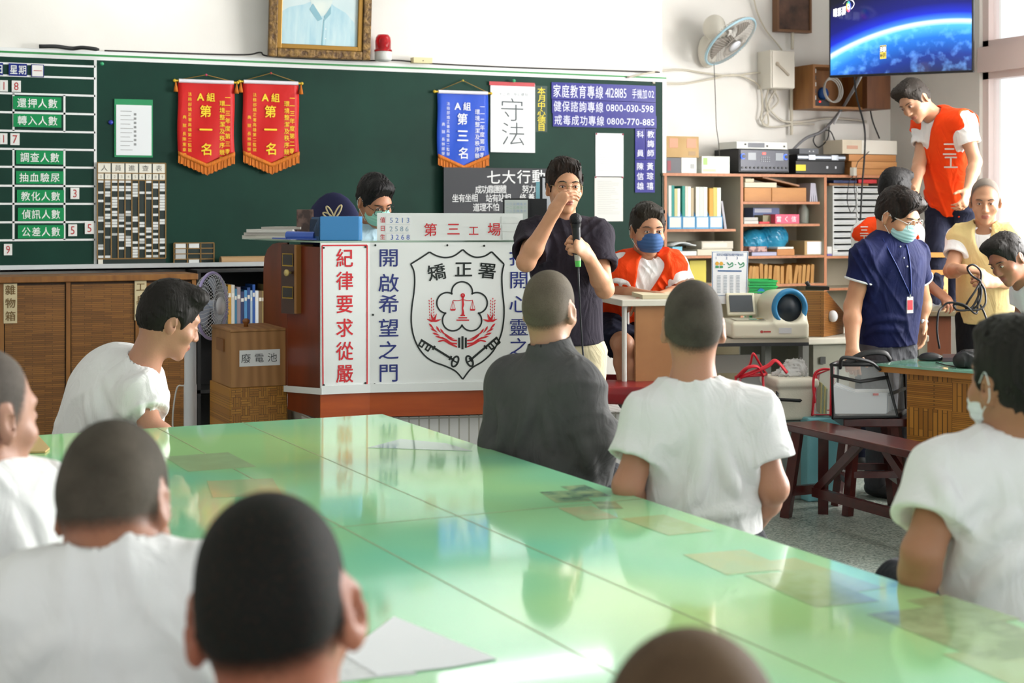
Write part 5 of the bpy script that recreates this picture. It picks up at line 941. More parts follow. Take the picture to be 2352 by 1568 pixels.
# envelopes filed below
zA = shz[(1, 3)]+.001; r = random.Random(8); m_env = [mat('envelope%d' % i, c, .7, col2=c2, scale=5) for i, (c, c2) in enumerate((('#b98a4c', '#a8783c'), ('#c4975a', '#b08446'), ('#ad7d40', '#bd8d50')))]
for i in range(16):
    x = W(1714+9.6*i, 620, YS+.05).x; h = .125+.02*r.random(); tl_ = r.uniform(-.012, .016)
    b = MB(); b.prism([(x, YS+.03+.004*(i % 3), zA), (x+.028, YS+.03+.004*(i % 3), zA), (x+.028+tl_, YS+.03, zA+h), (x+.008+tl_, YS+.03, zA+h+.006), (x+tl_, YS+.03, zA+h-.008)], (0, .26, 0)); b.build('filed_envelope', m_env[i % 3], label='brown envelope filed upright in the lower middle compartment', cat='envelope', group='brown envelopes filed upright')
item('yellow_bag', 'folded yellow packet in the lower left compartment', 'packet', 1584, 1622, 598, shz[(0, 2)]+.001, '#cfc03a', .1, y=YS+.1); item('cream_packet', 'cream packets in the lower left compartment', 'packet', 1550, 1582, 604, shz[(0, 2)]+.001, '#cfc4a4', .2)
# column three: drawer cabinet
zA = shz[(2, 0)]+.001; x0, x1, z0, z1 = wr(1913, 427, 2024, 567, YS+.02); t2 = thing('drawer_unit', 'white paper drawer unit with two columns of clear drawers in the bookshelf', 'drawer unit', ((x0+x1)/2, YS+.15, zA)); m_du = flat('#d9dcda', .4)
b = MB(); mx_ = (x0+x1)/2; b.bb(x0, x1, YS+.3, YS+.32, zA, z1); [b.bb(x, x+.008, YS+.02, YS+.3, zA, z1) for x in (x0, mx_-.004, x1-.008)]; nR = 11; rh = (z1-zA)/nR
for i in range(nR+1): b.bb(x0+.008, x1-.008, YS+.02, YS+.3, zA+rh*i-(.004 if i else 0), zA+rh*i+(.004 if i < nR else 0))
b.build('case', m_du, t2)
for c in (0, 1):
    for i in range(nR):
        xa, xb = (x0+.012, mx_-.008) if c == 0 else (mx_+.008, x1-.012); q = MB(); q.bb(xa, xb, YS+.024, YS+.028, zA+rh*i+.006, zA+rh*i+rh*.62); q.bb(xa+.004, xb-.004, YS+.03, YS+.26, zA+rh*i+.005, zA+rh*i+rh*.3+.004*((i*7+c*3) % 4), 1); q.build('drawer', [mat('clear_drawer', '#eef1f2', .15, alpha=.6), flat(('#c9ccc8', '#9aa0a0', '#54606a', '#b9b5a8')[(i*5+c*2) % 4], .6)], t2)
zz = z1+.002
item('folder_pile', 'brown folder lying on the white drawer unit', 'folder', 1905, 1995, 421, zz, '#8a5f34', .22); z3 = W(1950, 421, YS+.03).z+.002; item('folder_pile', 'navy folder lying on the brown folder', 'folder', 1915, 1968, 414, z3, '#23305f', .2); item('folder_pile', 'red folder lying on the brown folder', 'folder', 1972, 2014, 412, z3, '#c6252c', .2)
# ------------------------------------------------------------------ desks and clutter at the right
def fbox(px0, px1, D0, D1, z0, z1, dp, b=None, mi=0):              # box whose front runs from (px0,D0) to (px1,D1), depth dp away from the camera
    b = b or MB(); A, B = cpx(px0, D0, 0), cpx(px1, D1, 0); u_ = (B-A).normalized(); n = V(-u_.y, u_.x, 0); n = n if n.dot(FW) > 0 else -n
    b.prism([up(A, z0), up(B, z0), up(B+n*dp, z0), up(A+n*dp, z0)], (0, 0, z1-z0), mi); return b
m_off = flat('#d3cfc0', .45); m_steel = mat('steel_olive', '#77776a', .5, col2='#80806f', scale=3)
# small desk on the platform in front of the seated man
zd = zpx(688, 7.25); c = cpx(1520, 7.5, ZP); t = thing('side_desk', 'small desk with brown side panel on the platform in front of the orange-vested seated man', 'desk', c)
fbox(1428, 1610, 7.22, 7.3, zd-.03, zd, .5).build('desktop', m_off, t, bevel=.004); fbox(1460, 1606, 7.26, 7.33, ZP+.1, zd-.031, .02).build('front_panel', mat('brown_panel', '#8a5a2e', .5, col2='#99683a', scale=4), t)
for px, D in ((1434, 7.27), (1604, 7.34), (1440, 7.66), (1600, 7.7)): MB().cyl(cpx(px, D, ZP), cpx(px, D, zd-.031), .012, n=10).build('leg', flat('#c9c8c2', .4), t)
fbox(1476, 1570, 7.28, 7.3, zd+.001, zd+.02, .28).build('papers', flat('#d9cfae', .6), label='cream papers lying on the small desk by the seated man', cat='papers')
# table with the blood pressure monitor
zm = zpx(778, 8.5); t = thing('monitor_table', 'pale dark-edged table carrying the blood pressure monitor', 'table', cpx(1740, 8.75, 0))
fbox(1590, 1858, 8.46, 8.54, zm-.022, zm, .42).build('tabletop', flat('#b9b3a0', .5), t); fbox(1590, 1858, 8.455, 8.535, zm-.04, zm-.0225, .43).build('dark_edge', flat('#2a2c2e', .5), t)
for px, D in ((1600, 8.52), (1846, 8.6), (1602, 8.85), (1760, 8.9)): MB().beam(cpx(px, D, 0), cpx(px, D, zm-.041), .04, .04).build('leg', flat('#6d6e66', .5), t)
fbox(1610, 1745, 8.62, 8.66, zm-.2, zm-.1, .02).build('crossbar', flat('#a9a89e', .5), t)
m_bp = mat('monitor_cream', '#ddd8bf', .35, col2='#e3dfc9', scale=2); t = thing('blood_pressure_monitor', 'cream arm-in blood pressure monitor with blue ring on the pale table', 'monitor', cpx(1755, 8.62, zm))
u_ = (cpx(1840, 8.5, 0)-cpx(1660, 8.46, 0)).normalized(); f_ = V(-u_.y, u_.x, 0); R_ = Matrix((u_, f_, VZ)).transposed(); c = cpx(1752, 8.66, zm)
def bp(a, b_, z): return c+u_*a+f_*b_+V(0, 0, z)
s = SDF(); s.box(bp(0, 0, .045), (.215, .17, .043), R_, .015).box(bp(0, 0, .075), (.2, .155, .02), R_, .012)
ax0, ax1 = bp(.115, -.13, .165), bp(.06, .15, .165); s.cap(ax0, ax1, .108, .085, k=.05, clip=True).box(bp(.105, -.02, .08), (.1, .12, .06), R_, .03, k=.03).cap(ax0-(ax1-ax0)*.2, ax1-(ax1-ax0)*.1, .078, .06, op='sub', k=.006)
s.cut(up(c, zm+.002), (0, 0, -1)); s.build('housing', m_bp, .006, t, relax=1)
axn = (ax0-ax1).normalized(); MB().ring(ax0+axn*.002, .092, .016, axn, 36, 10).build('cuff_ring', flat('#2b7fae', .35), t); MB().lathe([(.074, 0), (.06, -.2), (0, -.2)], ax0, 28, axis=axn).build('cuff_lining', flat('#15222b', .5), t)
s = SDF(); s.ell(bp(-.0, .13, .22), (.07, .05, .075), R_).cap(bp(0, .13, .1), bp(0, .13, .2), .06, k=.02); s.build('printer_hood', m_bp, .007, t); MB().cyl(bp(.01, .075, .24), bp(.01, .08, .24), .022, n=16).build('blue_mark', flat('#2d86c9', .4), t)
b = MB(); b.prism([bp(-.18, -.12, .097), bp(-.0, -.12, .097), bp(-.0, -.0, .1), bp(-.18, -.0, .1)], (0, 0, .004)); b.prism([bp(-.1, -.11, .1025), bp(-.06, -.11, .1025), bp(-.06, -.08, .1025), bp(-.1, -.08, .1025)], (0, 0, .002), 1); b.prism([bp(-.05, -.08, .1025), bp(-.02, -.08, .1025), bp(-.02, -.05, .1025), bp(-.05, -.05, .1025)], (0, 0, .002), 2); b.prism([bp(-.05, -.118, .1025), bp(-.02, -.118, .1025), bp(-.02, -.1, .1025), bp(-.05, -.1, .1025)], (0, 0, .002), 3); b.build('keypad', [flat('#cfccb8', .4), flat('#5fb89a', .4), flat('#d8b560', .4), flat('#15161a', .3)], t)
b = MB(); b.box(bp(-.11, .06, .175), (.16, .02, .13), R=R_ @ Matrix.Rotation(-.35, 3, 'X')); b.build('display', m_bp, t, bevel=.006); MB().box(bp(-.11, .048, .18), (.13, .004, .095), R=R_ @ Matrix.Rotation(-.35, 3, 'X')).build('screen', flat('#3a4046', .15), t)
b = MB(); b.cyl(bp(-.05, -.171, .04), bp(-.05, -.173, .04), .008, n=12); b.box(bp(-.02, -.172, .04), (.04, .003, .008), R=R_); b.box(bp(.08, -.172, .045), (.07, .003, .03), R=R_, mi=1); b.box(bp(.085, -.115, .1), (.06, .01, .006), R=R_, mi=2); b.build('markings', [flat('#b5382e', .4), flat('#cfd0d0', .4), flat('#4a6478', .4)], t)
PI_ = Plane(cpx(1635, 8.72, 0), cpx(1718, 8.74, 0)); t = thing('instruction_board', 'white blue-bordered instruction board standing behind the blood pressure monitor', 'sign', cpx(1676, 8.73, zm)); I = lambda x, y, d=.001: PI_.at(1360+x/3.1352, 460+y/3.1352, d)
b = MB(); b.prism([I(862, 366, 0), I(862, 690, 0), I(1116, 690, 0), I(1126, 366, 0)], -PI_.n*.006); b.prism([I(866, 690, 0), I(1112, 690, 0), I(1112, 745, 0), I(866, 745, 0)], -PI_.n*.006); b.build('board', flat('#eef1f3', .35), t)
b = MB(); ribbon(b, [I(868, 372), I(1120, 372), I(1110, 685), I(868, 685)], .004, PI_.n, 0, True); b.prism([I(905, 502), I(905, 512), I(1076, 514), I(1076, 504)], PI_.n*.0004, 1); b.row('如何正確量測血壓步驟說明', I(905, 390), I(1080, 392), PI_.u, VZ, .016, .018, 1)
for i in range(4):
    for j in range(12): b.prism([I(900+46*i, 540+11*j), I(900+46*i, 545+11*j), I(925+46*i, 545+11*j), I(925+46*i, 540+11*j)], PI_.n*.0004, 2)
for x, y in ((900, 455), (930, 455)): b.prism([I(x+14*math.cos(2*PI*j/12), y+14*math.sin(2*PI*j/12)) for j in range(12)][::-1], PI_.n*.0004, 3); b.prism([I(x-12, y+16), I(x-12, y+32), I(x+12, y+32), I(x+12, y+16)], PI_.n*.0005, 4)
for x in (990, 1070): ribbon(b, spline([I(x-18, 445), I(x, 465), I(x+18, 448), I(x+22, 470), I(x-10, 485)], 4), .006, PI_.n, 4)
for x in (950, 1032): ribbon(b, [I(x-6, 462), I(x+6, 462)], .004, PI_.n, 4)
for i, ch in enumerate('123'): b.char(ch, I(892+76*i, 415), PI_.u, VZ, .02, .02, 1, .01)
b.build('print', [flat('#3f6f9f', .4), flat('#3b6090', .4), flat('#a9b4bd', .5), flat('#e0a93a', .4), flat('#3f9468', .4)], t)
for i in range(9):                                                                  # stack of green trays
    z = zm+.03+.031*i; c0 = cpx(1746, 8.84, 0); w_ = .075; q = MB(o=up(c0, z), rz=-YAW)
    for x0, x1, y0, y1 in ((-w_, w_, -.1, -.096), (-w_, w_, .096, .1), (-w_, -w_+.004, -.096, .096), (w_-.004, w_, -.096, .096)): q.bb(x0, x1, y0, y1, 0, .029)
    q.bb(-w_, w_, -.1, .1, -.0005, .0025); q.bb(-w_-.006, w_+.006, -.107, -.1, .02, .029); q.build('green_tray', mat('green_plastic', '#1fae55', .3, col2='#28bf60', scale=5), label=('lowest' if i == 0 else 'topmost' if i == 8 else 'one')+' green plastic tray in the stack behind the blood pressure monitor', cat='tray', group='stack of green trays')
fbox(1716, 1778, 8.76, 8.78, zm+.001, zm+.029, .2).build('tray_base_box', flat('#c9c2a6', .5), label='cream box under the stack of green trays', cat='box')
# slanted wooden cabinet on the office desk
zo = zpx(778, 8.6); t = thing('office_desk', 'off-white office desk with dull steel panels behind the navy-shirted man', 'desk', cpx(1980, 9.0, 0))
fbox(1768, 2135, 8.72, 9.0, zo-.05, zo-.012, .7).build('desktop', m_off, t, bevel=.008); fbox(1868, 1950, 8.82, 8.9, 0, zo-.051, .5).build('pedestal', m_steel, t); fbox(1700, 1866, 9.06, 9.1, 0, zm-.05, .02).build('back_panel', m_steel, t); fbox(2110, 2130, 8.95, 8.98, 0, zo-.051, .5).build('pedestal', m_steel, t)
b = MB(); b.prism([cpx(1884, 8.83, zo-.16), cpx(1896, 8.84, zo-.16), cpx(1896, 8.84, zo-.12), cpx(1884, 8.83, zo-.12)], -FW*.006); b.build('lock', flat('#3a3b38', .4), t)
A, B, Cc = cpx(1772, 8.96, 0), cpx(1893, 8.86, 0), cpx(1938, 9.12, 0); z1 = zpx(668, 8.9); 
t = thing('slanted_cabinet', 'brown bamboo-strip cabinet with slanted side on the office desk', 'cabinet', up((A+Cc)/2, zo-.011)); zq = zo-.011
m_bam2 = brick_mat('bamboo_strips_two', '#9a662a', '#84541f', '#5c3a12', .1, .01, .001, .45, 'xz', .37); dn = (Cc-B)
b = MB(); b.add([up(A, zq), up(B, zq), up(Cc, zq), up(A+dn, zq), up(A, z1), up(B, z1), up(B+dn*.12, z1), up(Cc, zpx(716, 9.1)), up(A+dn, zpx(716, 9.1)), up(A+dn*.12, z1)], [(0, 1, 5, 4), (1, 2, 7, 6, 5), (4, 5, 6, 9), (9, 6, 7, 8), (3, 2, 1, 0), (0, 4, 9, 8, 3), (2, 3, 8, 7)]); b.build('body', m_bam2, t, bevel=.003)
MB().ell(cpx(1913, 8.93, zpx(726, 8.93)), (.028, .03, .034), 16).build('white_cap', flat('#e9ebee', .3), t)
b = MB(); b.prism([cpx(1850, 9.02, z1+.001), cpx(1905, 8.95, z1+.001), cpx(1900, 9.06, z1+.001), cpx(1855, 9.12, z1+.001)], (0, 0, .02)); b.cyl(cpx(1858, 9.06, z1+.02), cpx(1852, 9.06, z1+.045), .012, n=8); b.build('black_clipboard', flat('#1b1b1d', .5), label='black clip strip lying on top of the slanted cabinet', cat='clip')
# things under the tables
m_tealg = mat('grey_crate', '#6f7a74', .6, col2='#7d8883', scale=3); t = fbox(1690, 1868, 8.05, 8.1, 0, .41, .4).build('grey_crate', m_tealg, label='grey green crate on the floor under the blood pressure table', cat='crate', bevel=.01)
z0 = .412; t = thing('foam_cooler', 'white foam cooler with black side handle on the grey crate', 'cooler', cpx(1815, 8.25, z0)); s = SDF(); uu = (cpx(1868, 8.1, 0)-cpx(1762, 8.06, 0)).normalized(); R_ = Matrix((uu, V(-uu.y, uu.x, 0), VZ)).transposed(); cc = cpx(1812, 8.2, 0)
s.box(up(cc, z0+.1), (.105, .13, .1), R_, .015).box(up(cc, z0+.19), (.118, .143, .025), R_, .018); s.build('body', mat('foam_white', '#d6d3c2', .7, bump=.1, bscale=150), .006, t)
hp = lambda x, y: P(x, y, 8.04); MB().tube([hp(1785, 902), hp(1786, 917), hp(1838, 920), hp(1840, 917)], .009, 8).tube([hp(1783, 902), hp(1786, 900)], .009, 8).build('handle', flat('#17181a', .4), t)
s = SDF(); r = random.Random(6)
for i in range(7): s.ell(P(1796+r.uniform(-12, 42), 868+r.uniform(-30, 8), 8.2+r.uniform(-.05, .05)), (r.uniform(.04, .06), r.uniform(.04, .06), r.uniform(.04, .06)), k=.03)
s.cap(P(1835, 850, 8.2), P(1838, 830, 8.2), .025, .012, k=.03).cut(up(cc, z0+.218), (0, 0, -1)).warp(folds([((1, .2, .4), .035, .01, 3), ((.3, .5, 1), .028, .009, 4), ((0, 1, .5), .05, .01, 5)])); s.build('clear_plastic_bag', mat('clear_bag', '#e6e8e6', .12, alpha=.55, trans=.2), .006, label='crumpled clear plastic bag on top of the white foam cooler', cat='bag')
m_clear = mat('clear_vinyl', '#dfe3e2', .1, alpha=.22); m_rt = flat('#c8162a', .45)
def trimbag(name, label, cols, pts, handle, rt, trim):               # transparent bag: pts = front-bottom-left, right, top right, top left (world), depth vector handled by caller
    t = thing(name, label, 'bag', min(pts, key=lambda p: p.z))
    F = pts[:4]; Bk = pts[4:]
    b = MB(); b.add(F+Bk, [(0, 1, 2, 3), (5, 4, 7, 6), (1, 5, 6, 2), (4, 0, 3, 7), (4, 5, 1, 0)]); b.build('vinyl', m_clear, t)
    b = MB()
    for q in (F, Bk): b.tube([q[0], q[1], q[2], q[3]], rt, 6, 0, True)
    for i in range(4): b.tube([F[i], Bk[i]], rt, 6)
    b.build('trim', trim, t)
    b = MB(); [b.tube(spline(h, 6), rt*1.6, 8, flatten=.5) for h in handle]; b.build('handle', trim, t); return t
trimbag('red_trim_bag', 'clear bag with red trim and red handles left of the foam cooler', 0, [P(1690, 962, 8.02), P(1758, 962, 8.02), P(1752, 862, 8.02), P(1690, 866, 8.02), P(1700, 958, 8.25), P(1764, 958, 8.25), P(1760, 858, 8.25), P(1700, 862, 8.25)],
    [[P(1692, 866, 8.02), P(1715, 845, 7.98), P(1740, 842, 7.98), P(1752, 862, 8.02)], [P(1700, 862, 8.2), P(1722, 838, 8.15), P(1730, 812, 8.12), P(1745, 835, 8.15), P(1760, 858, 8.25)], [P(1700, 866, 8.0), P(1760, 842, 7.98), P(1782, 828, 7.98), P(1808, 856, 7.98)]], .008, m_rt)
t = fbox(1856, 1932, 8.02, 8.08, 0, zpx(960, 8.02), .28).build('teal_bin', mat('teal_plastic', '#6fb0b8', .4, col2='#7fbcc4', scale=3), label='pale teal plastic bin on the floor behind the bench', cat='bin', bevel=.01)
zb = zpx(960, 8.02)+.012; k_ = lambda px, py, D: P(px, py, D)
def zat(px, D): return up(cpx(px, D, 0), zb)
trimbag('red_handled_bag', 'clear bag with thick red handle and yellow papers on the teal bin', 0, [zat(1866, 8.06), zat(1908, 8.06), P(1910, 846, 8.1), P(1874, 860, 8.1), zat(1872, 8.24), zat(1912, 8.24), P(1914, 846, 8.2), P(1880, 858, 8.2)],
    [[P(1872, 925, 8.03), P(1868, 885, 8.03), P(1872, 858, 8.03), P(1888, 848, 8.03), P(1905, 848, 8.03)]], .008, m_rt)
b = MB(); 
for i in range(4): b.prism([zat(1884+4*i, 8.1), zat(1887+4*i, 8.1), P(1889+4*i, 880+4*i, 8.12), P(1886+4*i, 880+4*i, 8.12)], FW*.1, i % 2)
b.build('yellow_papers', [flat('#c6bb3c', .6), flat('#7c9a58', .6)], label='yellow and green papers inside the red-handled clear bag', cat='papers')
# ------------------------------------------------------------------ bench, stool with bag, bamboo desk
m_bench = mat('dark_red_wood', '#3b1210', .3, col2='#4a1a16', scale=5, stretch=(4, 4, 4), spec=.5, coat=.2)
A = PZ(1794, 973, .45); Bn = PZ(2190, 1070, .45); bu = V(0, -1, 0); bw = V(1, 0, 0); A = V(A.x, A.y, 0); LN = 1.15; WD = .22
def bq(u_, w_, z): return V(A.x+w_, A.y-u_, z)
t = thing('bench', 'long dark red wooden bench standing on the terrazzo floor', 'bench', bq(LN/2, WD/2, 0))
MB().bb(A.x, A.x+WD, A.y-LN, A.y, .42, .455).build('seat', m_bench, t, bevel=.005)
for u_ in (.09, LN-.09):
    s_ = -1 if u_ < .5 else 1
    for w_, q in ((.035, -1), (WD-.035, 1)): MB().beam(bq(u_, w_, .42), bq(u_+s_*.05, w_+q*.035, 0), .05, .045).build('leg', m_bench, t)
    MB().beam(bq(u_+s_*.035, .0, .13), bq(u_+s_*.035, WD, .13), .03, .045).build('stretcher', m_bench, t)
MB().beam(bq(.12, WD/2, .13), bq(LN-.12, WD/2, .13), .03, .045).build('stretcher', m_bench, t)
MB().beam(bq(.14, WD/2, .14), bq(LN*.42, WD/2, .41), .025, .04).build('brace', m_bench, t); MB().beam(bq(LN-.14, WD/2, .14), bq(LN*.58, WD/2, .41), .025, .04).build('brace', m_bench, t)
c = cpx(2000, 7.8, 0); t = thing('stool', 'dark red wooden stool carrying the clear black-trimmed bag', 'stool', c); q = lambda a, b_, z: up(c+RT*a+FW*b_, z); zs_ = zpx(962, 7.66)
b = MB(); b.prism([q(-.165, -.14, zs_-.04), q(.165, -.14, zs_-.04), q(.165, .14, zs_-.04), q(-.165, .14, zs_-.04)], (0, 0, .04)); b.build('seat', m_bench, t, bevel=.005)
for a in (-1, 1):
    for b_ in (-1, 1): MB().beam(q(a*.1, b_*.1, zs_-.041), q(a*.145, b_*.135, 0), .04, .04).build('leg', m_bench, t)
    MB().beam(q(a*.125, -.12, .16), q(a*.125, .12, .16), .03, .03).build('stretcher', m_bench, t); MB().beam(q(-.12, a*.12, .2), q(.12, a*.12, .2), .03, .03).build('stretcher', m_bench, t)
zz = zs_+.008; g = lambda px, D: up(cpx(px, D, 0), zz); m_bt = flat('#141517', .5)
t = trimbag('black_trim_bag', 'clear tote bag with black trim holding papers on the dark red stool', 0, [g(1914, 7.65), g(2062, 7.68), P(2030, 838, 7.70), P(1910, 838, 7.68), g(1922, 7.92), g(2080, 7.92), P(2075, 832, 7.90), P(1925, 832, 7.90)],
    [[P(1930, 845, 7.66), P(1935, 822, 7.64), P(1970, 824, 7.64), P(2000, 832, 7.66), P(2020, 848, 7.68)], [P(1940, 836, 7.90), P(1985, 812, 7.88), P(2030, 810, 7.88), P(2045, 826, 7.90)]], .011, m_bt)
b = MB(); b.tube([P(1910, 862, 7.67), P(1975, 876, 7.66), P(2040, 866, 7.68)], .012, 6, flatten=.5); b.tube([P(2044, 905, 7.70), P(2078, 892, 7.90)], .01, 6); b.build('strap', m_bt, t)
for i in range(5): b = MB(); z = zz+.013; x0, x1 = 1919+2*i, 2036+3*i; D = 7.70+.03*i; b.prism([up(cpx(x0, D, 0), z), up(cpx(x1, D, 0), z), P(x1+2, 902-2*i, D+.01), P(1965, 902-2*i, D+.01), P(x0-6, 886-2*i, D+.01)], FW*.022, 0); b.prism([P(2005+2*i, 908-2*i, D-.001), P(2018+2*i, 908-2*i, D-.001), P(2018+2*i, 903-2*i, D), P(2005+2*i, 903-2*i, D)], -FW*.001, 1); b.build('paper_file', [flat(('#d9dcde', '#c9ced2', '#dfe0dc', '#d2d4d8', '#c5c9cc')[i], .5), flat(('#d0443a', '#49a06a', '#d77a9a', '#4a8ac0', '#e0a030')[i], .5)], label='white paper file with coloured tabs inside the black-trimmed bag', cat='papers', group='paper files in the black-trimmed bag')
A = cpx(2082, 7.62, 0); fu = (RT*.707-FW*.707); fn = (RT*.707+FW*.707); zt_ = .742; t = thing('bamboo_desk', 'bamboo-veneered desk with green glass top right of the stool', 'desk', A+fu*.6+fn*.3)
m_wv2 = mat('woven_veneer_desk', '#a5711f', .4); weave(m_wv2, .135, '#b0782a', '#8d5a17', fine=.009)
me_b = MB(); me_b.prism([A, A+fu*1.2, A+fu*1.2+fn*.6, A+fn*.6], (0, 0, zt_-.04)); o = me_b.build('body', m_wv2, t, bevel=.004)
MB().prism([up(A-fu*.13-fn*.04, zt_-.039), up(A+fu*1.25-fn*.04, zt_-.039), up(A+fu*1.25+fn*.64, zt_-.039), up(A-fu*.13+fn*.64, zt_-.039)], (0, 0, .028)).build('desktop', mat('desk_edge', '#a06a2c', .45), t)
MB().prism([up(A-fu*.14-fn*.045, zt_-.0105), up(A+fu*1.25-fn*.045, zt_-.0105), up(A+fu*1.25+fn*.64, zt_-.0105), up(A-fu*.14+fn*.64, zt_-.0105)], (0, 0, .0105)).build('glass_top', mat('desk_glass', '#7fb39c', .06, coat=.5), t)
s = SDF(); p = PZ(2137, 828, zt_); s.ell(up(p, zt_+.012), (.06, .036, .03), Matrix.Rotation(-YAW-.3, 3, 'Z')).cut((0, 0, zt_+.0015), (0, 0, -1)); s.build('computer_mouse', flat('#15161a', .35), .004, label='black computer mouse on the green glass desk top', cat='mouse')
s = SDF(); p = PZ(2225, 842, zt_); [s.ell(up(p+V(r.uniform(-.06, .06), r.uniform(-.05, .05), 0), zt_+.03), (r.uniform(.05, .08), .05, .045), k=.03) for i in range(5)]; s.cut((0, 0, zt_+.0015), (0, 0, -1)).warp(folds([((1, .3, .5), .05, .01, 9)])); s.build('black_pouch', flat('#0f1013', .6), .006, label='crumpled black pouch on the green glass desk top', cat='pouch')
MB().tube(spline([PZ(2150, 832, zt_+.004), PZ(2172, 838, zt_+.004), PZ(2195, 842, zt_+.004)], 6), .003, 6).build('mouse_cable', flat('#17181b', .5), label='thin black cable of the computer mouse on the desk', cat='cable')
MB().prism([up(p, zt_+.001) for p in (PZ(2165, 822, zt_), PZ(2225, 822, zt_), PZ(2225, 830, zt_), PZ(2165, 831, zt_))], (0, 0, .02)).build('dark_box', flat('#3a2a30', .4), label='small dark flat case behind the computer mouse', cat='case')
# ------------------------------------------------------------------ counter in the corner with the standing man
zc = zpx(706, 9.5); t = thing('corner_counter', 'brown counter with worn top in the window corner', 'counter', cpx(2200, 9.6, 0)); m_ct = mat('counter_wood', '#5a2f16', .5, col2='#6b3a1d', scale=5, stretch=(4, 4, .6))
fbox(2095, 2360, 9.15, 9.15, zc-.03, zc, .72).build('top', mat('counter_top', '#6f6a55', .25, col2='#7d7862', scale=6, coat=.2), t, bevel=.004); fbox(2098, 2185, 9.19, 9.19, .45, zc-.031, .6).build('drawer_body', m_ct, t, bevel=.003)
for px in (2104, 2180, 2350): MB().beam(cpx(px, 9.3, 0), cpx(px, 9.3, zc-.031 if px > 2200 else .449), .05, .05).build('leg', m_ct, t)
t = thing('wooden_chair_back', 'light wooden chair frame standing on the counter between the legs of the orange-vested man', 'chair', up(cpx(2152, 9.7, 0), zc)); m_lw = mat('light_wood', '#b98743', .5, col2='#a97a3a', scale=5)
for px in (2138, 2168): MB().beam(cpx(px, 9.72, zc), cpx(px, 9.72, zpx(575, 9.72)), .035, .035).build('upright', m_lw, t)
MB().beam(cpx(2134, 9.7, zpx(585, 9.7)), cpx(2172, 9.7, zpx(585, 9.7)), .07, .03).build('rail', m_lw, t); MB().beam(cpx(2134, 9.7, zpx(625, 9.7)), cpx(2172, 9.7, zpx(625, 9.7)), .05, .03).build('rail', m_lw, t); MB().beam(cpx(2134, 9.7, zpx(670, 9.7)), cpx(2172, 9.7, zpx(670, 9.7)), .05, .03).build('rail', m_lw, t)
for i, (px, c_) in enumerate(((2338, '#7a3b34'), (2343, '#39424a'), (2348, '#8a8a3a'), (2346, '#b0563a'))): MB().lathe([(.02, 0), (.022, .01), (.022, .07), (.01, .085), (.01, .1), (0, .1)], up(cpx(px, 9.35+.06*i, 0), zc+.001), 14).build('small_bottle', flat(c_, .35), label='small %s bottle at the right end of the corner counter' % ('dark red', 'slate grey', 'olive', 'rust')[i], cat='bottle', group='bottles on the corner counter')
# two red plastic stools on the platform
m_rs = mat('red_stool_plastic', '#6d0d16', .3, col2='#7c121c', scale=3, spec=.5)
def pstool(label, c, z0, h, w_=.15):
    t = thing('plastic_stool', label, 'stool', up(c, z0)); R2 = Matrix.Rotation(-YAW-.2, 3, 'Z'); q = lambda a, b_, z: up(c, 0)+R2 @ V(a, b_, 0)+V(0, 0, z0+z)
    s = SDF(); s.box(q(0, 0, h-.02), (w_, w_, .02), R2, .015).box(q(0, 0, h-.05), (w_*1.03, w_*1.03, .035), R2, .02).box(q(0, 0, h-.085), (w_*.94, w_*.94, .04), R2, .02, op='sub'); s.build('seat', m_rs, .006, t)
    for a in (-1, 1):
        for b_ in (-1, 1): MB().beam(q(a*w_*.92, b_*w_*.92, h-.06), q(a*w_*1.2, b_*w_*1.2, 0), .055, .03, side=R2 @ V(b_, a, 0)).build('leg', m_rs, t, bevel=.004)
    b = MB(); [b.beam(q(a*w_*1.08, -w_*1.08, h*.35), q(a*w_*1.08, w_*1.08, h*.35), .015, .03) for a in (-1, 1)]; [b.beam(q(-w_*1.08, a*w_*1.08, h*.35), q(w_*1.08, a*w_*1.08, h*.35), .015, .03) for a in (-1, 1)]; b.build('rungs', m_rs, t)
pstool('dark red plastic stool under the seated man in orange vest', cpx(1432, 7.85, 0), ZP, .34)
pstool('dark red plastic stool standing empty in front of the seated man', cpx(1432, 7.18, 0), 0, zpx(880, 7.18), .15)
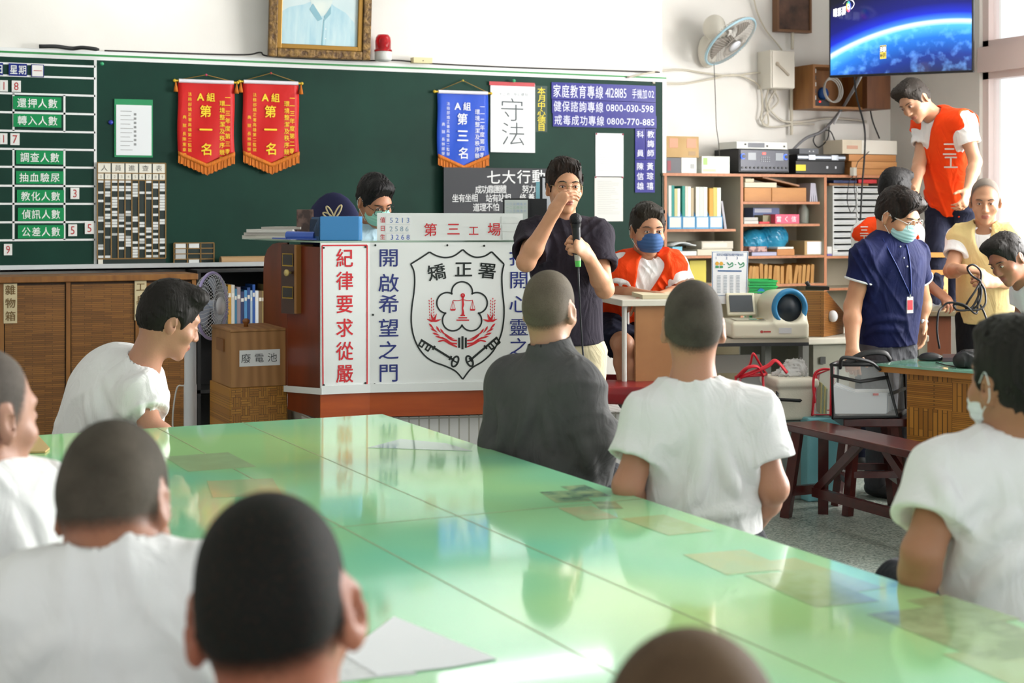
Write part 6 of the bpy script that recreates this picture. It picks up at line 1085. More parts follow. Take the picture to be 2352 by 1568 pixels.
# ------------------------------------------------------------------ people
def cd(v): return (v[0]*RT+v[1]*FW+v[2]*UP).normalized()          # camera-frame direction -> world
def mskin(c, c2=None): return mat('skin_'+c[1:], c, .5, col2=c2 or c, scale=11, sss=.08, bump=.05, bscale=160)
def mcloth(c, c2=None, n='cloth', **k): return mat(n+'_'+c[1:], c, .85, wrinkle=.35, col2=c2 or c, scale=6, bump=.08, bscale=240, spec=.25, **k)
class Fr:                                                             # local frame: right, forward, up
    def __init__(s, o, f, u, k=1):
        s.o = Vector(o); s.f = f.normalized(); u = u-s.f*u.dot(s.f); s.u = u.normalized(); s.r = s.f.cross(s.u); s.k = k; s.R = Matrix((s.r, s.f, s.u)).transposed()
    def __call__(s, x, y, z): return s.o+s.k*(s.r*x+s.f*y+s.u*z)
def head_sdf(B, h, ear=1.0, jaw=1.0):
    k = h.k; E = lambda c, r, R=None, kk=.02, op='add': B.ell(h(*c), [q*k for q in r], R or h.R, kk*k, op)
    E((0, -.012, .042), (.076, .096, .088)); E((0, -.045, .0), (.066, .062, .062), kk=.03); E((0, .028, -.015), (.066, .066, .085), kk=.03)
    E((0, .04, -.068), (.05*jaw, .052, .042), kk=.025); E((0, .076, -.1), (.022, .018, .017), kk=.022)
    E((0, .078, .034), (.05, .02, .014), kk=.018)
    for s in (-1, 1):
        E((s*.043, .062, -.026), (.026, .024, .022), kk=.02); E((s*.031, .1, .012), (.02, .016, .013), kk=.014, op='sub'); E((s*.031, .084, .008), (.017, .013, .009), kk=.008)
    B.cap(h(0, .09, .018), h(0, .112, -.026), .0075*k, .0115*k, .012*k)
    for s in (-1, 1): E((s*.012, .103, -.03), (.0085, .011, .0085), kk=.006)
    E((0, .096, -.058), (.024, .0085, .0055), kk=.006); E((0, .094, -.069), (.02, .0095, .007), kk=.006); E((0, .105, -.0635), (.024, .008, .0012), kk=.003, op='sub')
    for s in (-1, 1):
        R = h.R @ Matrix.Rotation(s*-.5*ear, 3, 'Z') @ Matrix.Rotation(.2, 3, 'X')
        c = (s*(.079+.012*(ear-1)), -.012, -.002); E(c, (.0085, .021*ear, .033*ear), R, .008); E((c[0]+s*.008, c[1]+.004, c[2]+.002), (.006, .011, .02), R, .006, 'sub'); E((c[0]-s*.001, c[1]+.005, c[2]-.03), (.007, .01, .01), R, .008)
def hair_sdf(h, style):
    S = SDF(); k = h.k; E = lambda c, r, kk=.02, op='add': S.ell(h(*c), [q*k for q in r], h.R, kk*k, op)
    if style == 'buzz':
        E((0, -.012, .042), (.078, .098, .09)); E((0, -.045, .0), (.068, .064, .064), .03); E((0, .028, -.015), (.068, .068, .087), .03)
        S.cut(h(0, -.05, -.05), h.f*.42-h.u*.91); S.cut(h(0, .06, .088), h.f*.93-h.u*.36)
    else:
        v = {'short': 1.0, 'full': 1.25, 'side': 1.15}[style]
        E((0, -.014, .046), (.0765+.008*v, .098+.008*v, .089+.012*v)); E((0, -.045, .0), (.069, .066, .066), .03); E((0, .05, .105), (.062, .04, .03*v), .03); E((.03, .045, .112), (.045, .045, .025*v), .03)
        if style == 'side': E((-.03, .075, .085), (.05, .026, .034), .02); E((.04, .07, .075), (.03, .028, .04), .02)
        for s in (-1, 1): E((s*.072, .022, .02), (.009, .014, .036), .015)
        S.cut(h(0, -.05, -.052), h.f*.42-h.u*.91); S.cut(h(0, .088 if style == 'side' else .075, .07), h.f*.95-h.u*.3)
        for s in (-1, 1): E((s*.079, -.004, -.012), (.02, .03, .034), .006, 'sub')
        E((0, .1, .0), (.058, .06, .07 if style != 'side' else .066), .012, 'sub'); E((.0, .1, .03), (.054, .05, .042), .012, 'sub')
        S.warp(folds([(h.r+h.f*.3, .016, .004, 3), (h.r-h.f*.2, .03, .006, 5)]))
    return S
def hand_sdf(B, wr, d, n, side, curl=(.5, .7, .5), spread=.05, thumb=(.6, .6, .4), k=1.0):
    d = d.normalized(); n = (n-d*n.dot(d)).normalized(); s = d.cross(n) if side == 'r' else n.cross(d); p = lambda a, b_, c: wr+k*(d*a+s*b_+n*c)
    B.cap(p(-.01, 0, 0), p(.03, 0, 0), .026*k, .034*k, .02, flat=n, fr=1.5); B.cap(p(.03, .004, 0), p(.075, .0, 0), .037*k, .041*k, .015, flat=n, fr=2.6); B.ell(p(.035, .022, .008), (.02*k, .02*k, .016*k), None, .015)
    for i, (b_, L) in enumerate(((.029, .95), (.0095, 1.06), (-.0105, 1.0), (-.029, .8))):
        q = p(.088-.004*abs(i-1), b_, 0); a = 0; dirn = (d+s*spread*(1.2-i)).normalized()
        for j, (ln, r0, r1) in enumerate(((.042, .0095, .0086), (.026, .0085, .0078), (.021, .0077, .0066))):
            a += curl[j]*(1+.06*i); e = q+(dirn*math.cos(a)+n*math.sin(a))*ln*L*k; B.cap(q, e, r0*k, r1*k, .004); q = e
    q = p(.022, .03, .006); t = (d*thumb[0]+s*thumb[1]+n*thumb[2]).normalized(); e = q+t*.042*k; B.cap(q, e, .0125*k, .0105*k, .012); t2 = (t+d*.35+n*.25-s*.2).normalized(); B.cap(e, e+t2*.03*k, .0102*k, .0085*k, .005)
def hmat(name, c, c2):                                               # cropped hair: thins out towards the hairline
    new = name not in MATS; m = mat(name, c, .75, col2=c2, scale=9, bump=.25, bscale=420, spec=.25)
    if new:
        nt = m.node_tree; L = nt.links.new; N = nt.nodes.new; at_ = N('ShaderNodeAttribute'); at_.attribute_name = 'fade'; tc = N('ShaderNodeTexCoord'); nz = N('ShaderNodeTexNoise'); nz.inputs['Scale'].default_value = 260; L(tc.outputs['Object'], nz.inputs[0])
        a = N('ShaderNodeMath'); a.operation = 'MULTIPLY_ADD'; a.inputs[1].default_value = .8; a.inputs[2].default_value = -.4; L(nz.outputs['Fac'], a.inputs[0]); b = N('ShaderNodeMath'); b.operation = 'ADD'; b.use_clamp = True; L(at_.outputs['Fac'], b.inputs[0]); L(a.outputs[0], b.inputs[1])
        q = N('ShaderNodeMath'); q.operation = 'MULTIPLY'; q.inputs[1].default_value = .96; L(b.outputs[0], q.inputs[0]); L(q.outputs[0], nt.nodes['Principled BSDF'].inputs['Alpha'])
    return m
def P3(q): return P(*q)
def human(name_label, J, head, hd, hup=(0, 0, 1), hs=1.0, skin='#c48f6f', skin2=None, hair='buzz', hairc='#3a352d', hair2=None, build=1.0, top=None, vest=None, pants='#1b1c22', ear=1.0, hands=None, res=.006, face=False, mask=None, glasses=None, bare_legs=False, sit=True, origin_z=0, feet=True, hres=None):
    """J: joints as (px,py,D); person's own right = r.  top/vest: dict(col, sleeve, hem, loose, folds, neck)"""
    j = {k: P3(v) for k, v in J.items()}; sr, sl, neck, pel = j['sr'], j['sl'], j['neck'], j['pel']; h = Fr(P3(head), cd(hd), cd(hup), hs)
    upv = ((sr+sl)/2-pel).normalized(); rv = (sr-sl); w_ = rv.length/2; rv.normalize(); fv = upv.cross(rv).normalized(); rv = fv.cross(upv).normalized()
    root = thing('person', name_label, 'person', V(pel.x, pel.y, origin_z)); ms = mskin(skin, skin2)
    bs = build
    for s_, sg in (('r', 1), ('l', -1)):
        S0 = j['s'+s_]; j.setdefault('e'+s_, S0-upv*.27+rv*sg*.05); j.setdefault('w'+s_, j['e'+s_]+fv*.2-upv*.1); hip = pel+rv*sg*.085-upv*.02; j['h'+s_] = hip
        if sit: j.setdefault('k'+s_, hip+V(fv.x, fv.y, 0).normalized()*.42+rv*sg*.05); k_ = j['k'+s_]; j.setdefault('a'+s_, V(k_.x, k_.y, origin_z+.08))
        else: k_ = V(hip.x, hip.y, (hip.z+origin_z)/2)+fv*.02; j.setdefault('k'+s_, k_); j.setdefault('a'+s_, V(hip.x+rv.x*sg*.02, hip.y+rv.y*sg*.02, origin_z+.08))
    B = SDF(); head_sdf(B, h, ear)
    nk = h(0, -.022, -.055); B.cap(nk, neck-upv*.03, .055*hs*bs, .06*bs, .03); B.cap(neck-upv*.02, (sr+sl)/2-upv*.02, .06*bs, .075*bs, .03)
    ch = (sr+sl)/2-upv*.1; B.cap(ch, pel, (w_+.005)*.9, .125*bs, .05, flat=fv, fr=1.5); B.cap(sl, sr, .05, .05, .05)
    for s_ in 'rl':
        S0, E0, W0 = j['s'+s_], j['e'+s_], j['w'+s_]; B.cap(S0, E0, .048*bs, .039*bs, .03); m_ = E0.lerp(W0, .3); B.cap(E0, m_, .0395*bs, .04*bs, .02); B.cap(m_, W0, .04*bs, .0265*bs, .02)
        hk = (hands or {}).get(s_)
        d0 = (W0-E0).normalized()
        if hk: hand_sdf(B, W0, cd(hk['d']) if 'd' in hk else d0, cd(hk['n']), s_, hk.get('curl', (.5, .7, .5)), hk.get('spread', .05), hk.get('thumb', (.6, .6, .4)), hk.get('k', 1.0))
        else: hand_sdf(B, W0, d0, -upv if abs(d0.z) < .7 else rv*(-1 if s_ == 'r' else 1), s_)
        if bare_legs: B.cap(j['h'+s_], j['k'+s_], .075*bs, .052*bs, .03); B.cap(j['k'+s_], j['k'+s_].lerp(j['a'+s_], .35), .05*bs, .052*bs, .02); B.cap(j['k'+s_].lerp(j['a'+s_], .35), j['a'+s_], .052*bs, .035*bs, .02)
    lipc = np.array(h(0, .1, -.0635)); R3 = np.array(h.R)
    def pick(c):
        q = (c-lipc) @ R3/h.k; return ((np.abs(q[:, 0]) < .023*(1-.3*np.abs(q[:, 2])/.01)) & (np.abs(q[:, 2]) < .0105) & (q[:, 1] > -.02) & (q[:, 1] < .02)).astype(int)
    body = B.build('body', [ms, mskin('#9a5a4c')], res, root, pick=pick)
    if hair == 'buzz':                                              # cropped hair hugging the scalp
        me = body.data; n = len(me.vertices); co = np.zeros(n*3); me.vertices.foreach_get('co', co); co = co.reshape(-1, 3); nn = np.zeros(n*3, np.float32); me.vertex_normals.foreach_get('vector', nn); nn = nn.reshape(-1, 3)
        q = (co+np.array(WL[root.name])-np.array(h.o)) @ np.array(h.R)/hs; x, y, z = q.T
        f = np.minimum(np.minimum((z+.062-.46*(y+.07))/.03, (-.93*(y-.06)+.36*(z-.088))/.022), np.where(np.abs(x) > .0765, (z-.035)/.02, 1)); f = np.where((np.abs(q) < .2).all(1), np.clip(f, 0, 1), 0)
        fs = np.array([p.vertices[:] for p in me.polygons if len(p.vertices) == 4]); keep = fs[(f[fs] > 0).any(1) & (z[fs] > -.1).all(1)]; used, inv = np.unique(keep, return_inverse=True)
        m2 = bpy.data.meshes.new('hair'); m2.from_pydata((co+nn*.0016*hs)[used].tolist(), [], inv.reshape(-1, 4).tolist()); m2.attributes.new('fade', 'FLOAT', 'POINT').data.foreach_set('value', f[used].astype(np.float32)); m2.materials.append(hmat('hair_%s_buzz' % hairc[1:], hairc, hair2 or hairc)); m2.polygons.foreach_set('use_smooth', np.ones(len(m2.polygons), bool)); link('hair', m2, WL[root.name], root)
    else: hair_sdf(h, hair).build('hair', mat('hair_%s_%s' % (hairc[1:], hair), hairc, .62, col2=hair2 or hairc, scale=60, stretch=(1, 1, .15), bump=.25, bscale=140, spec=.25), hres or max(.0035, res*.8), root)
    def garment(nm, c, infl=0):
        ro = lambda c: (.052*bs+c.get('loose', .012)*1.3)*c.get('flare', 1.05)
        S = SDF(); L = c.get('loose', .012)+infl; sv = c.get('sleeve', .55); hem = pel-upv*c.get('hem', .08)
        for s_, sg in (('r', 1), ('l', -1)):
            S0, E0, W0 = j['s'+s_], j['e'+s_], j['w'+s_]
            if sv <= 1: S.cap(S0, S0.lerp(E0, sv), .056*bs+L, ro(c), .03, clip=True)
            else: S.cap(S0, E0, .058*bs+L, .05*bs+L, .04); S.cap(E0, E0.lerp(W0, sv-1), .05*bs+L, .042*bs+L, .03, clip=False)
        if sv <= 1:
            for s_ in 'rl':
                if sv > .2: S0, E0 = j['s'+s_], j['e'+s_]; S.cap(S0.lerp(E0, sv*.72), S0.lerp(E0, sv+.12), .044*bs, ro(c)-.004, .004, 'sub', clip=True)
        S.cap((sl+sr)/2-upv*.02, neck-upv*.022, .08+L, .07*bs, .045)
        S.cap(ch+upv*.02, pel-upv*.1, (w_+.012)*.96+L, c.get('waist', .145)*bs+L, .05, flat=fv, fr=c.get('fr', 1.42)); S.cap(sl, sr, .058+L, .058+L, .06)
        for s_, sg in (('r', 1), ('l', -1)): S.cap(neck-upv*.052+rv*sg*.045, j['s'+s_], .04+L*.6, .05+L, .045)
        if c.get('folds'): S.warp(folds([(cd(d), lam, hh, sd) for d, lam, hh, sd in c['folds']]))
        base = SDF(); base.p = list(S.p)
        for pts, rr in c.get('ridges', ()):
            hit = []
            for px, py in pts:
                d_ = (P(px, py, 1)-EYE); q = base.depth(EYE, d_, pel_D-.45, pel_D+.2)
                if q: hit.append(q-d_.normalized()*(.001 if rr > 0 else .004))
            hit = spline(hit, 4) if len(hit) > 1 else []
            for i in range(len(hit)-1):
                e = min(1, 2.2*min(i+.5, len(hit)-1.5-i+1)/len(hit)+.25); S.cap(hit[i], hit[i+1], abs(rr)*e*(1.1 if rr > 0 else .8), abs(rr)*e*(1.1 if rr > 0 else .8), .02 if rr > 0 else .014, 'add' if rr > 0 else 'sub')
        S.cut(hem, -upv+fv*c.get('hemtilt', 0))
        nr = c.get('neck', .06)
        if c.get('collar'):
            S.cap(neck-upv*.03, neck.lerp(nk, .55), .078, .069, .02, clip=True)
            S.cap(neck-upv*.06, neck.lerp(nk, 1.2), .064, .058, .006, 'sub')
        else: S.cap(neck-upv*.012+fv*.012, nk+upv*.03, nr, nr+.006, .006, 'sub', clip=True); S.ell(neck-upv*.01+fv*(nr+.01), (nr*.8, .03, .022), Fr(neck, fv, upv).R, .008, 'sub')
        if c.get('vee'): S.cap(neck+fv*.12+upv*.03, neck+fv*.15-upv*c['vee'], .07, .004, .006, 'sub')
        if c.get('armhole'):
            for s_, sg in (('r', 1), ('l', -1)): S0, E0 = j['s'+s_], j['e'+s_]; S.cap(S0+upv*.06+rv*sg*.062, S0-upv*.1+rv*sg*.075, .06, .075, .008, 'sub'); S.cap(S0-upv*.1+rv*sg*.085, S0-upv*.15+rv*sg*.1, .06, .05, .008, 'sub')
        ob = S.build(nm, mcloth(c['col'], c.get('col2')), c.get('res', res*1.1), root); return ob
    obs = {}; pel_D = J['pel'][2]
    if top: obs['top'] = garment(top.get('name', 'shirt'), top)
    if vest: obs['vest'] = garment('vest', vest, .006)
    if pants:
        T = SDF(); T.cap(pel+rv*.06, pel-rv*.06, .105*bs, .105*bs, .04, flat=fv, fr=1.25); T.cap(pel+upv*.08, pel, .125*bs, .125*bs, .04, flat=fv, fr=1.5)
        for s_ in 'rl':
            H0, K0, A0 = j['h'+s_], j['k'+s_], j['a'+s_]
            if bare_legs: T.cap(H0, H0.lerp(K0, .86), .098*bs, .09*bs, .03, clip=True)
            else: T.cap(H0, K0, .095*bs, .07*bs, .03); T.cap(K0, A0, .07*bs, .058*bs, .03)
        if top: T.cut(pel+upv*(.1 if bare_legs else .05), upv)
        T.warp(folds([((1, .2, .3), .09, .006, 3), ((.2, .3, 1), .11, .006, 4)])); T.build('trousers' if not bare_legs else 'shorts', mcloth(pants), .009, root)
    if feet:
        ff = V(fv.x, fv.y, 0).normalized()
        for s_ in 'rl':
            a = j['a'+s_]; F = SDF(); F.cap(V(a.x, a.y, a.z-.035)-ff*.03, V(a.x, a.y, a.z-.05)+ff*.14, .042, .034, .02).cap(a, V(a.x, a.y, a.z-.03), .042, .042, .02).cut((0, 0, a.z-.079), (0, 0, -1)); F.build('shoe' if not bare_legs else 'sandal', flat('#2a2b2e', .5), .008, root)
    if face:
        b = MB()
        for s in (-1, 1):
            c = h(s*.031, .0862, .0105); b.ell(c, (.0128*hs, .0105*hs, .0084*hs), 14, 0, h.R); c2 = c+h.f*.0072*hs+h.u*-.0006; b.ell(c2, (.0056*hs, .0048*hs, .0056*hs), 12, 1, h.R)
        b.build('eyes', [flat('#cfc7c0', .3, n='eye'), flat('#1c120c', .15, n='eye')], root)
        b = MB(); Ld = MB()
        for s in (-1, 1):
            b.tube([h(s*.014, .099, .031), h(s*.028, .0995, .036), h(s*.042, .092, .035), h(s*.052, .08, .03)], [.0025*hs, .0034*hs, .003*hs, .0014*hs], 8, flatten=.6); Ld.tube([h(s*.018, .093, .0115), h(s*.025, .0955, .0162), h(s*.032, .0958, .0172), h(s*.039, .0925, .0155), h(s*.045, .086, .011)], .0026*hs, 6)
        b.build('eyebrows', mat('brow_hair', '#1e1612', .7), root); Ld.build('eyelids', mskin('#8a5d48'), root)
    if mask:
        M = SDF(); M.ell(h(0, .05, -.045), [q*hs for q in (.066, .066, .062)], h.R, .02); M.ell(h(0, .088, -.035), [q*hs for q in (.03, .034, .04)], h.R, .03*hs)
        M.cut(h(0, .09, .004), h.u*.96+h.f*-.28); M.cut(h(0, .09, -.108), -h.u); M.cut(h(0, .03, 0), -h.f)
        um = h.u; M.warp(lambda x, y, z: .0016*np.sin(_dot((x-h.o.x, y-h.o.y, z-h.o.z), um)*2*PI/(.017*hs)))
        mk = M.build('face_mask', mat('mask_'+mask[1:], mask, .75, spec=.2), .0035, root); b = MB()
        for s in (-1, 1): b.tube(spline([h(s*.062, .045, -.01), h(s*.076, .02, .006), h(s*.083, -.006, .03), h(s*.086, -.024, .005)], 4), .0013, 5); b.tube(spline([h(s*.058, .045, -.085), h(s*.075, .01, -.05), h(s*.083, -.02, -.025), h(s*.086, -.024, .0)], 4), .0013, 5)
        b.build('ear_loop', flat('#e6efec', .6), mk)
    if glasses:
        b = MB(); gm, rr, sq = glasses
        for s in (-1, 1): b.ring(h(s*.034, .106, .008), .0255*hs, rr*hs, h.f+h.r*s*.12, 26, 6, 0, sq); b.tube([h(s*.058, .1, .012), h(s*.07, .08, .014), h(s*.08, .01, .014), h(s*.081, -.01, .008)], rr*hs, 6)
        b.tube([h(-.01, .108, .012), h(0, .111, .014), h(.01, .108, .012)], rr*hs, 6); gl = b.build('glasses', gm, root)
    return root, h, j, (rv, fv, upv), obs, body
from mathutils.bvhtree import BVHTree
def print_on(ob, name, txt, pts, size, m, parent, bold=.02, rot=0):   # characters laid onto a garment along the line of sight
    o0 = WL[ob.parent.name]; bt = BVHTree.FromPolygons([v.co+o0 for v in ob.data.vertices], [p.vertices for p in ob.data.polygons]); b = MB()
    for ch, (px, py) in zip(txt, pts):
        t_ = MB(); D = 5; t_.char(ch, P(px, py, D), RT, UP, size*D/FPX, size*D/FPX, 0, bold, rot); vs = []
        for q in t_.v:
            d = (Vector(q)-EYE).normalized(); hit = bt.ray_cast(EYE, d); vs.append(hit[0]-d*.006 if hit[0] else None)
        if all(v is not None for v in vs): b.add(vs, t_.f)
    if b.v: b.build(name, m, parent)
m_gold_g = flat('#8d7a50', .3, metal=.6); m_black_g = flat('#15151a', .3); m_clear_g = mat('clear_frame', '#d9d6d0', .15, alpha=.8)
WTEE = dict(col='#e9e9e8', col2='#eeeeee')
# the standing speaker
sp = human('person in black t-shirt and khaki trousers standing and speaking into a microphone', dict(neck=(1297, 522, 7.03), sr=(1229, 541, 7.0), sl=(1367, 541, 7.03), er=(1208, 602, 6.76), wr=(1268, 494, 6.72), el=(1389, 664, 6.86), wl=(1351, 588, 6.66), pel=(1303, 805, 7.03)), (1296, 432, 7.0), (.2, -.97, -.06), (.02, 0, 1), .95,
    skin='#c8926f', skin2='#cf9a78', hair='full', hairc='#17110e', hair2='#2a1d16', top=dict(col='#25202a', col2='#2c2732', sleeve=.62, hem=-.03, loose=.017, waist=.15, res=.006, folds=[((1, 0, .25), .12, .008, 21), ((.6, 0, -.8), .17, .007, 22)]), pants='#c9bd9d', sit=False, face=True, glasses=(m_gold_g, .0011, 1), res=.0042, hres=.0032,
    hands={'r': dict(d=(.5, .05, .86), n=(.75, .6, -.3), curl=(.5, .55, .4), spread=.08, thumb=(.7, .3, .7)), 'l': dict(d=(-.5, -.62, .55), n=(-.8, .5, -.1), curl=(1.0, 1.15, .7), thumb=(.8, .3, .5))})
a, c = P(1322, 503, 6.60), P(1328, 612, 6.62); ax = (c-a).normalized(); t = thing('microphone', 'black microphone with green lower band held by the standing speaker', 'microphone', c)
MB().ell(a, .0265, 18).build('grille', mat('mic_grille', '#15161a', .5, metal=.3, bump=.4, bscale=300), t); b = MB(); b.cyl(a+ax*.018, a+ax*.035, .024, .02, 16).cyl(a+ax*.035, a+ax*.15, .019, .0145, 16); b.build('handle', flat('#17181c', .4), t)
MB().cyl(a+ax*.15, a+ax*.175, .0145, .014, 14).build('collar', flat('#b9b6a8', .4), t); MB().cyl(a+ax*.175, c, .014, .012, 14).build('green_band', flat('#5cc25a', .4), t)
MB().tube(spline([c, P(1330, 660, 6.62), P(1334, 740, 6.7), P(1340, 820, 6.75), P(1350, 900, 6.75), P(1352, 1000, 6.75), P(1356, 1130, 6.8), up(P(1380, 1200, 6.8), .01), up(P(1600, 1200, 7.1), .01)], 7), .0042, 8).build('microphone_cable', flat('#22242a', .5), label='black cable hanging from the microphone', cat='cable')
# the officer behind the podium
human('person in light blue shirt, glasses and green mask seated behind the podium', dict(neck=(846, 540, 8.1), sr=(795, 562, 8.0), sl=(898, 560, 8.22), er=(786, 640, 7.98), wr=(850, 660, 7.93), el=(925, 640, 8.1), wl=(890, 660, 8.0), pel=(828, 730, 8.2)), (860, 462, 8.02), (.52, -.66, -.52), (.12, -.3, .9), 1.0,
    skin='#b57a5a', skin2='#be8462', hair='full', hairc='#0d0b0d', hair2='#1a1718', top=dict(col='#b3cede', col2='#bdd6e4', sleeve=.7, hem=.05, collar=True, folds=[((1, 0, .3), .09, .008, 5)]), pants='#23262e', face=True, glasses=(m_black_g, .0016, .7), mask='#a4dccb', origin_z=ZP, res=.005)
ORG, ORG2 = '#ea3d08', '#ef4a10'
# the seated man in orange vest
s3 = human('person in orange vest, navy shorts and blue mask seated on a red stool', dict(neck=(1484, 600, 7.8), sr=(1426, 618, 7.78), sl=(1542, 614, 7.8), er=(1420, 676, 7.74), wr=(1520, 684, 7.46), el=(1568, 672, 7.76), wl=(1492, 690, 7.42), pel=(1428, 752, 7.88), kr=(1432, 792, 7.5), ar=(1440, 905, 7.6), kl=(1505, 792, 7.5), al=(1515, 905, 7.6)), (1487, 530, 7.72), (.22, -.95, -.15), (0, 0, 1), 1.0,
    skin='#b98464', skin2='#c08c6c', hair='short', hairc='#2a251f', top=dict(WTEE, sleeve=.68, hem=.06, loose=.014, folds=[((1, 0, .3), .08, .008, 5)]), vest=dict(col=ORG, col2=ORG2, sleeve=.12, hem=.08, loose=.024, vee=.26, armhole=True, folds=[((1, 0, .2), .11, .009, 8)]), pants='#161a2e', bare_legs=True, mask='#3f5f8f', face=True, origin_z=ZP, res=.0055)
# the man in navy polo
s5 = human('person in navy polo shirt with white trim, lanyard and pale mask walking past the shelf', dict(neck=(2046, 566, 8.22), sr=(1990, 586, 8.07), sl=(2098, 584, 8.37), er=(1958, 704, 8.09), wr=(1958, 805, 7.97), el=(2120, 692, 8.55), wl=(2117, 738, 8.52), pel=(2040, 795, 8.25)), (2061, 498, 8.15), (.62, -.66, -.42), (.06, -.1, 1), 1.1,
    skin='#c38c68', skin2='#cb9672', hair='side', hairc='#181311', hair2='#2b211c', top=dict(name='polo_shirt', col='#10173f', col2='#151d4c', sleeve=.5, hem=-.015, loose=.012, waist=.145, collar=True, folds=[((.8, 0, .5), .17, .007, 15), ((.9, 0, -.4), .2, .006, 16)], ridges=[(((1985, 600), (2010, 650), (2000, 690)), .012), (((1990, 745), (2030, 730), (2080, 735)), .012), (((1985, 770), (2020, 755), (2070, 760)), .01)]), pants='#4a4b50', sit=False, build=1.1, face=True, glasses=(m_clear_g, .0018, .9), mask='#b4dcdc', res=.0045,
    hands={'r': dict(n=(.3, .9, 0), curl=(.9, .8, .5)), 'l': dict(d=(0, -.1, -1), n=(-.8, -.3, 0), curl=(.4, .4, .3))})
root, h, j, (rv, fv, uv), obs, _ = s5
for s_ in 'rl':
    S0, E0 = j['s'+s_], j['e'+s_]; MB().ring(S0.lerp(E0, .495), .074, .006, E0-S0, 30, 8).build('cuff_trim', flat('#e8ebec', .6), root)
MB().ring(j['neck'].lerp(h(0, -.022, -.055), .5), .0695, .004, h(0, -.022, -.055)-j['neck'], 30, 6).build('collar_trim', flat('#e8ebec', .6), root)
bt = BVHTree.FromPolygons([v.co+WL[root.name] for v in obs['top'].data.vertices], [p.vertices for p in obs['top'].data.polygons])
def on(px, py, d=.006, D=7.0):
    r = (P(px, py, 5)-EYE).normalized(); q = bt.ray_cast(EYE, r); return (q[0] if q[0] else P(px, py, D))-r*d
b = MB(); b.tube([on(x, y) for x, y in ((2028, 548), (2044, 580), (2060, 610), (2076, 645), (2090, 675))], .006, 6, flatten=.4); b.tube([on(x, y) for x, y in ((2082, 562), (2089, 590), (2092, 620), (2093, 650), (2092, 675))], .006, 6, flatten=.4); b.build('lanyard', flat('#27408f', .5), root)
c = on(2090, 700, .014); b = MB(); R_ = Matrix.Rotation(-YAW+.5, 3, 'Z'); b.box(c, (.042, .004, .085), 0, R_); b.box(c-FW*.0026, (.036, .002, .05), 1, R_); b.box(c+UP*.046-FW*.002, (.008, .006, .016), 2, R_); b.build('name_badge', [flat('#e6e2e0', .3), flat('#d0404a', .4), flat('#c9cdd0', .25, metal=.7)], root)
b = MB(); [b.ell(on(x, y, .002), .005, 8) for x, y in ((2068, 566), (2076, 592), (2084, 612))]; b.build('buttons', flat('#d9dade', .3), root)
W0 = j['wl']; MB().ring(W0, .03, .006, j['wl']-j['el'], 22, 8).ell(W0+(FW*-.03), (.014, .006, .016), 12).build('wristwatch', flat('#c9cbd0', .25, metal=.7), root)
# orange vest standing on the counter
zf = zc+.002
s6 = human('person in orange vest standing on the corner counter and bending under the television', dict(neck=(2152, 264, 9.72), sr=(2126, 288, 9.82), sl=(2212, 282, 9.56), er=(2112, 372, 9.75), wr=(2102, 432, 9.62), el=(2240, 372, 9.5), wl=(2222, 440, 9.36), pel=(2182, 462, 9.85), kr=(2152, 580, 9.75), ar=(2142, 686, 9.72), kl=(2196, 580, 9.92), al=(2186, 690, 9.9)), (2102, 232, 9.58), (-.62, -.5, -.6), (-.55, -.1, .8), 1.0,
    skin='#b98a6c', hair='short', hairc='#2a241f', top=dict(WTEE, sleeve=.55, hem=.02, loose=.012, folds=[((1, 0, .3), .08, .006, 5)]), vest=dict(col=ORG, col2=ORG2, sleeve=.1, hem=.06, loose=.016, vee=.28, armhole=True, folds=[((1, 0, .3), .13, .009, 18), ((.3, 0, 1), .16, .008, 28)]), pants='#14182c', sit=False, origin_z=zf, face=True, res=.006)
print_on(s6[4]['vest'], 'lettering', '三工', ((2181, 342), (2184, 372)), 34, flat('#e4d8d2', .6), s6[0])
# orange vest behind the navy polo
s4 = human('person in orange vest with back turned, mostly hidden behind the navy-shirted person', dict(neck=(2042, 515, 8.97), sl=(1990, 535, 8.95), sr=(2088, 535, 8.85), el=(1975, 620, 8.95), wl=(2000, 680, 9.10), er=(2104, 632, 8.97), wr=(2150, 668, 8.85), pel=(2028, 710, 9.00)), (2056, 442, 8.97), (.7, .7, -.15), (0, 0, 1), 1.0,
    skin='#a8755a', hair='short', hairc='#0f0d0d', top=dict(WTEE, sleeve=.5, hem=.05), vest=dict(col=ORG, col2=ORG2, sleeve=.1, hem=.08, loose=.018, armhole=True, folds=[((1, 0, .3), .13, .007, 19)]), pants='#14182c', sit=False, res=.007)
print_on(s4[4]['vest'], 'lettering', '三工', ((1985, 528), (1985, 548)), 22, flat('#e4d8d2', .6), s4[0])
# yellow vest holding cable
s7 = human('person in pale yellow vest standing by the window and holding a coil of cable', dict(neck=(2264, 526, 8.86), sr=(2208, 548, 8.92), sl=(2320, 548, 8.8), er=(2184, 622, 8.82), wr=(2214, 618, 8.6), el=(2322, 645, 8.8), wl=(2282, 648, 8.58), pel=(2268, 728, 8.88)), (2263, 463, 8.8), (-.28, -.92, -.25), (0, 0, 1), 1.0,
    skin='#b58566', hair='buzz', hairc='#6a625a', hair2='#7a7067', top=dict(WTEE, sleeve=.55, hem=.02, loose=.013), vest=dict(col='#d9c387', col2='#dfcb93', sleeve=.12, hem=.03, loose=.022, vee=.2, armhole=True, folds=[((1, 0, .2), .12, .009, 20)]), pants='#101116', sit=False, face=True, res=.0055,
    hands={'r': dict(d=(.9, -.3, -.1), n=(0, .3, -1), curl=(.5, .8, .5)), 'l': dict(d=(-.8, -.5, .1), n=(-.2, .8, -.3), curl=(.9, .9, .6))})
b = MB(); G_ = lambda x, y, d=0: P(x, y, 8.42+d)
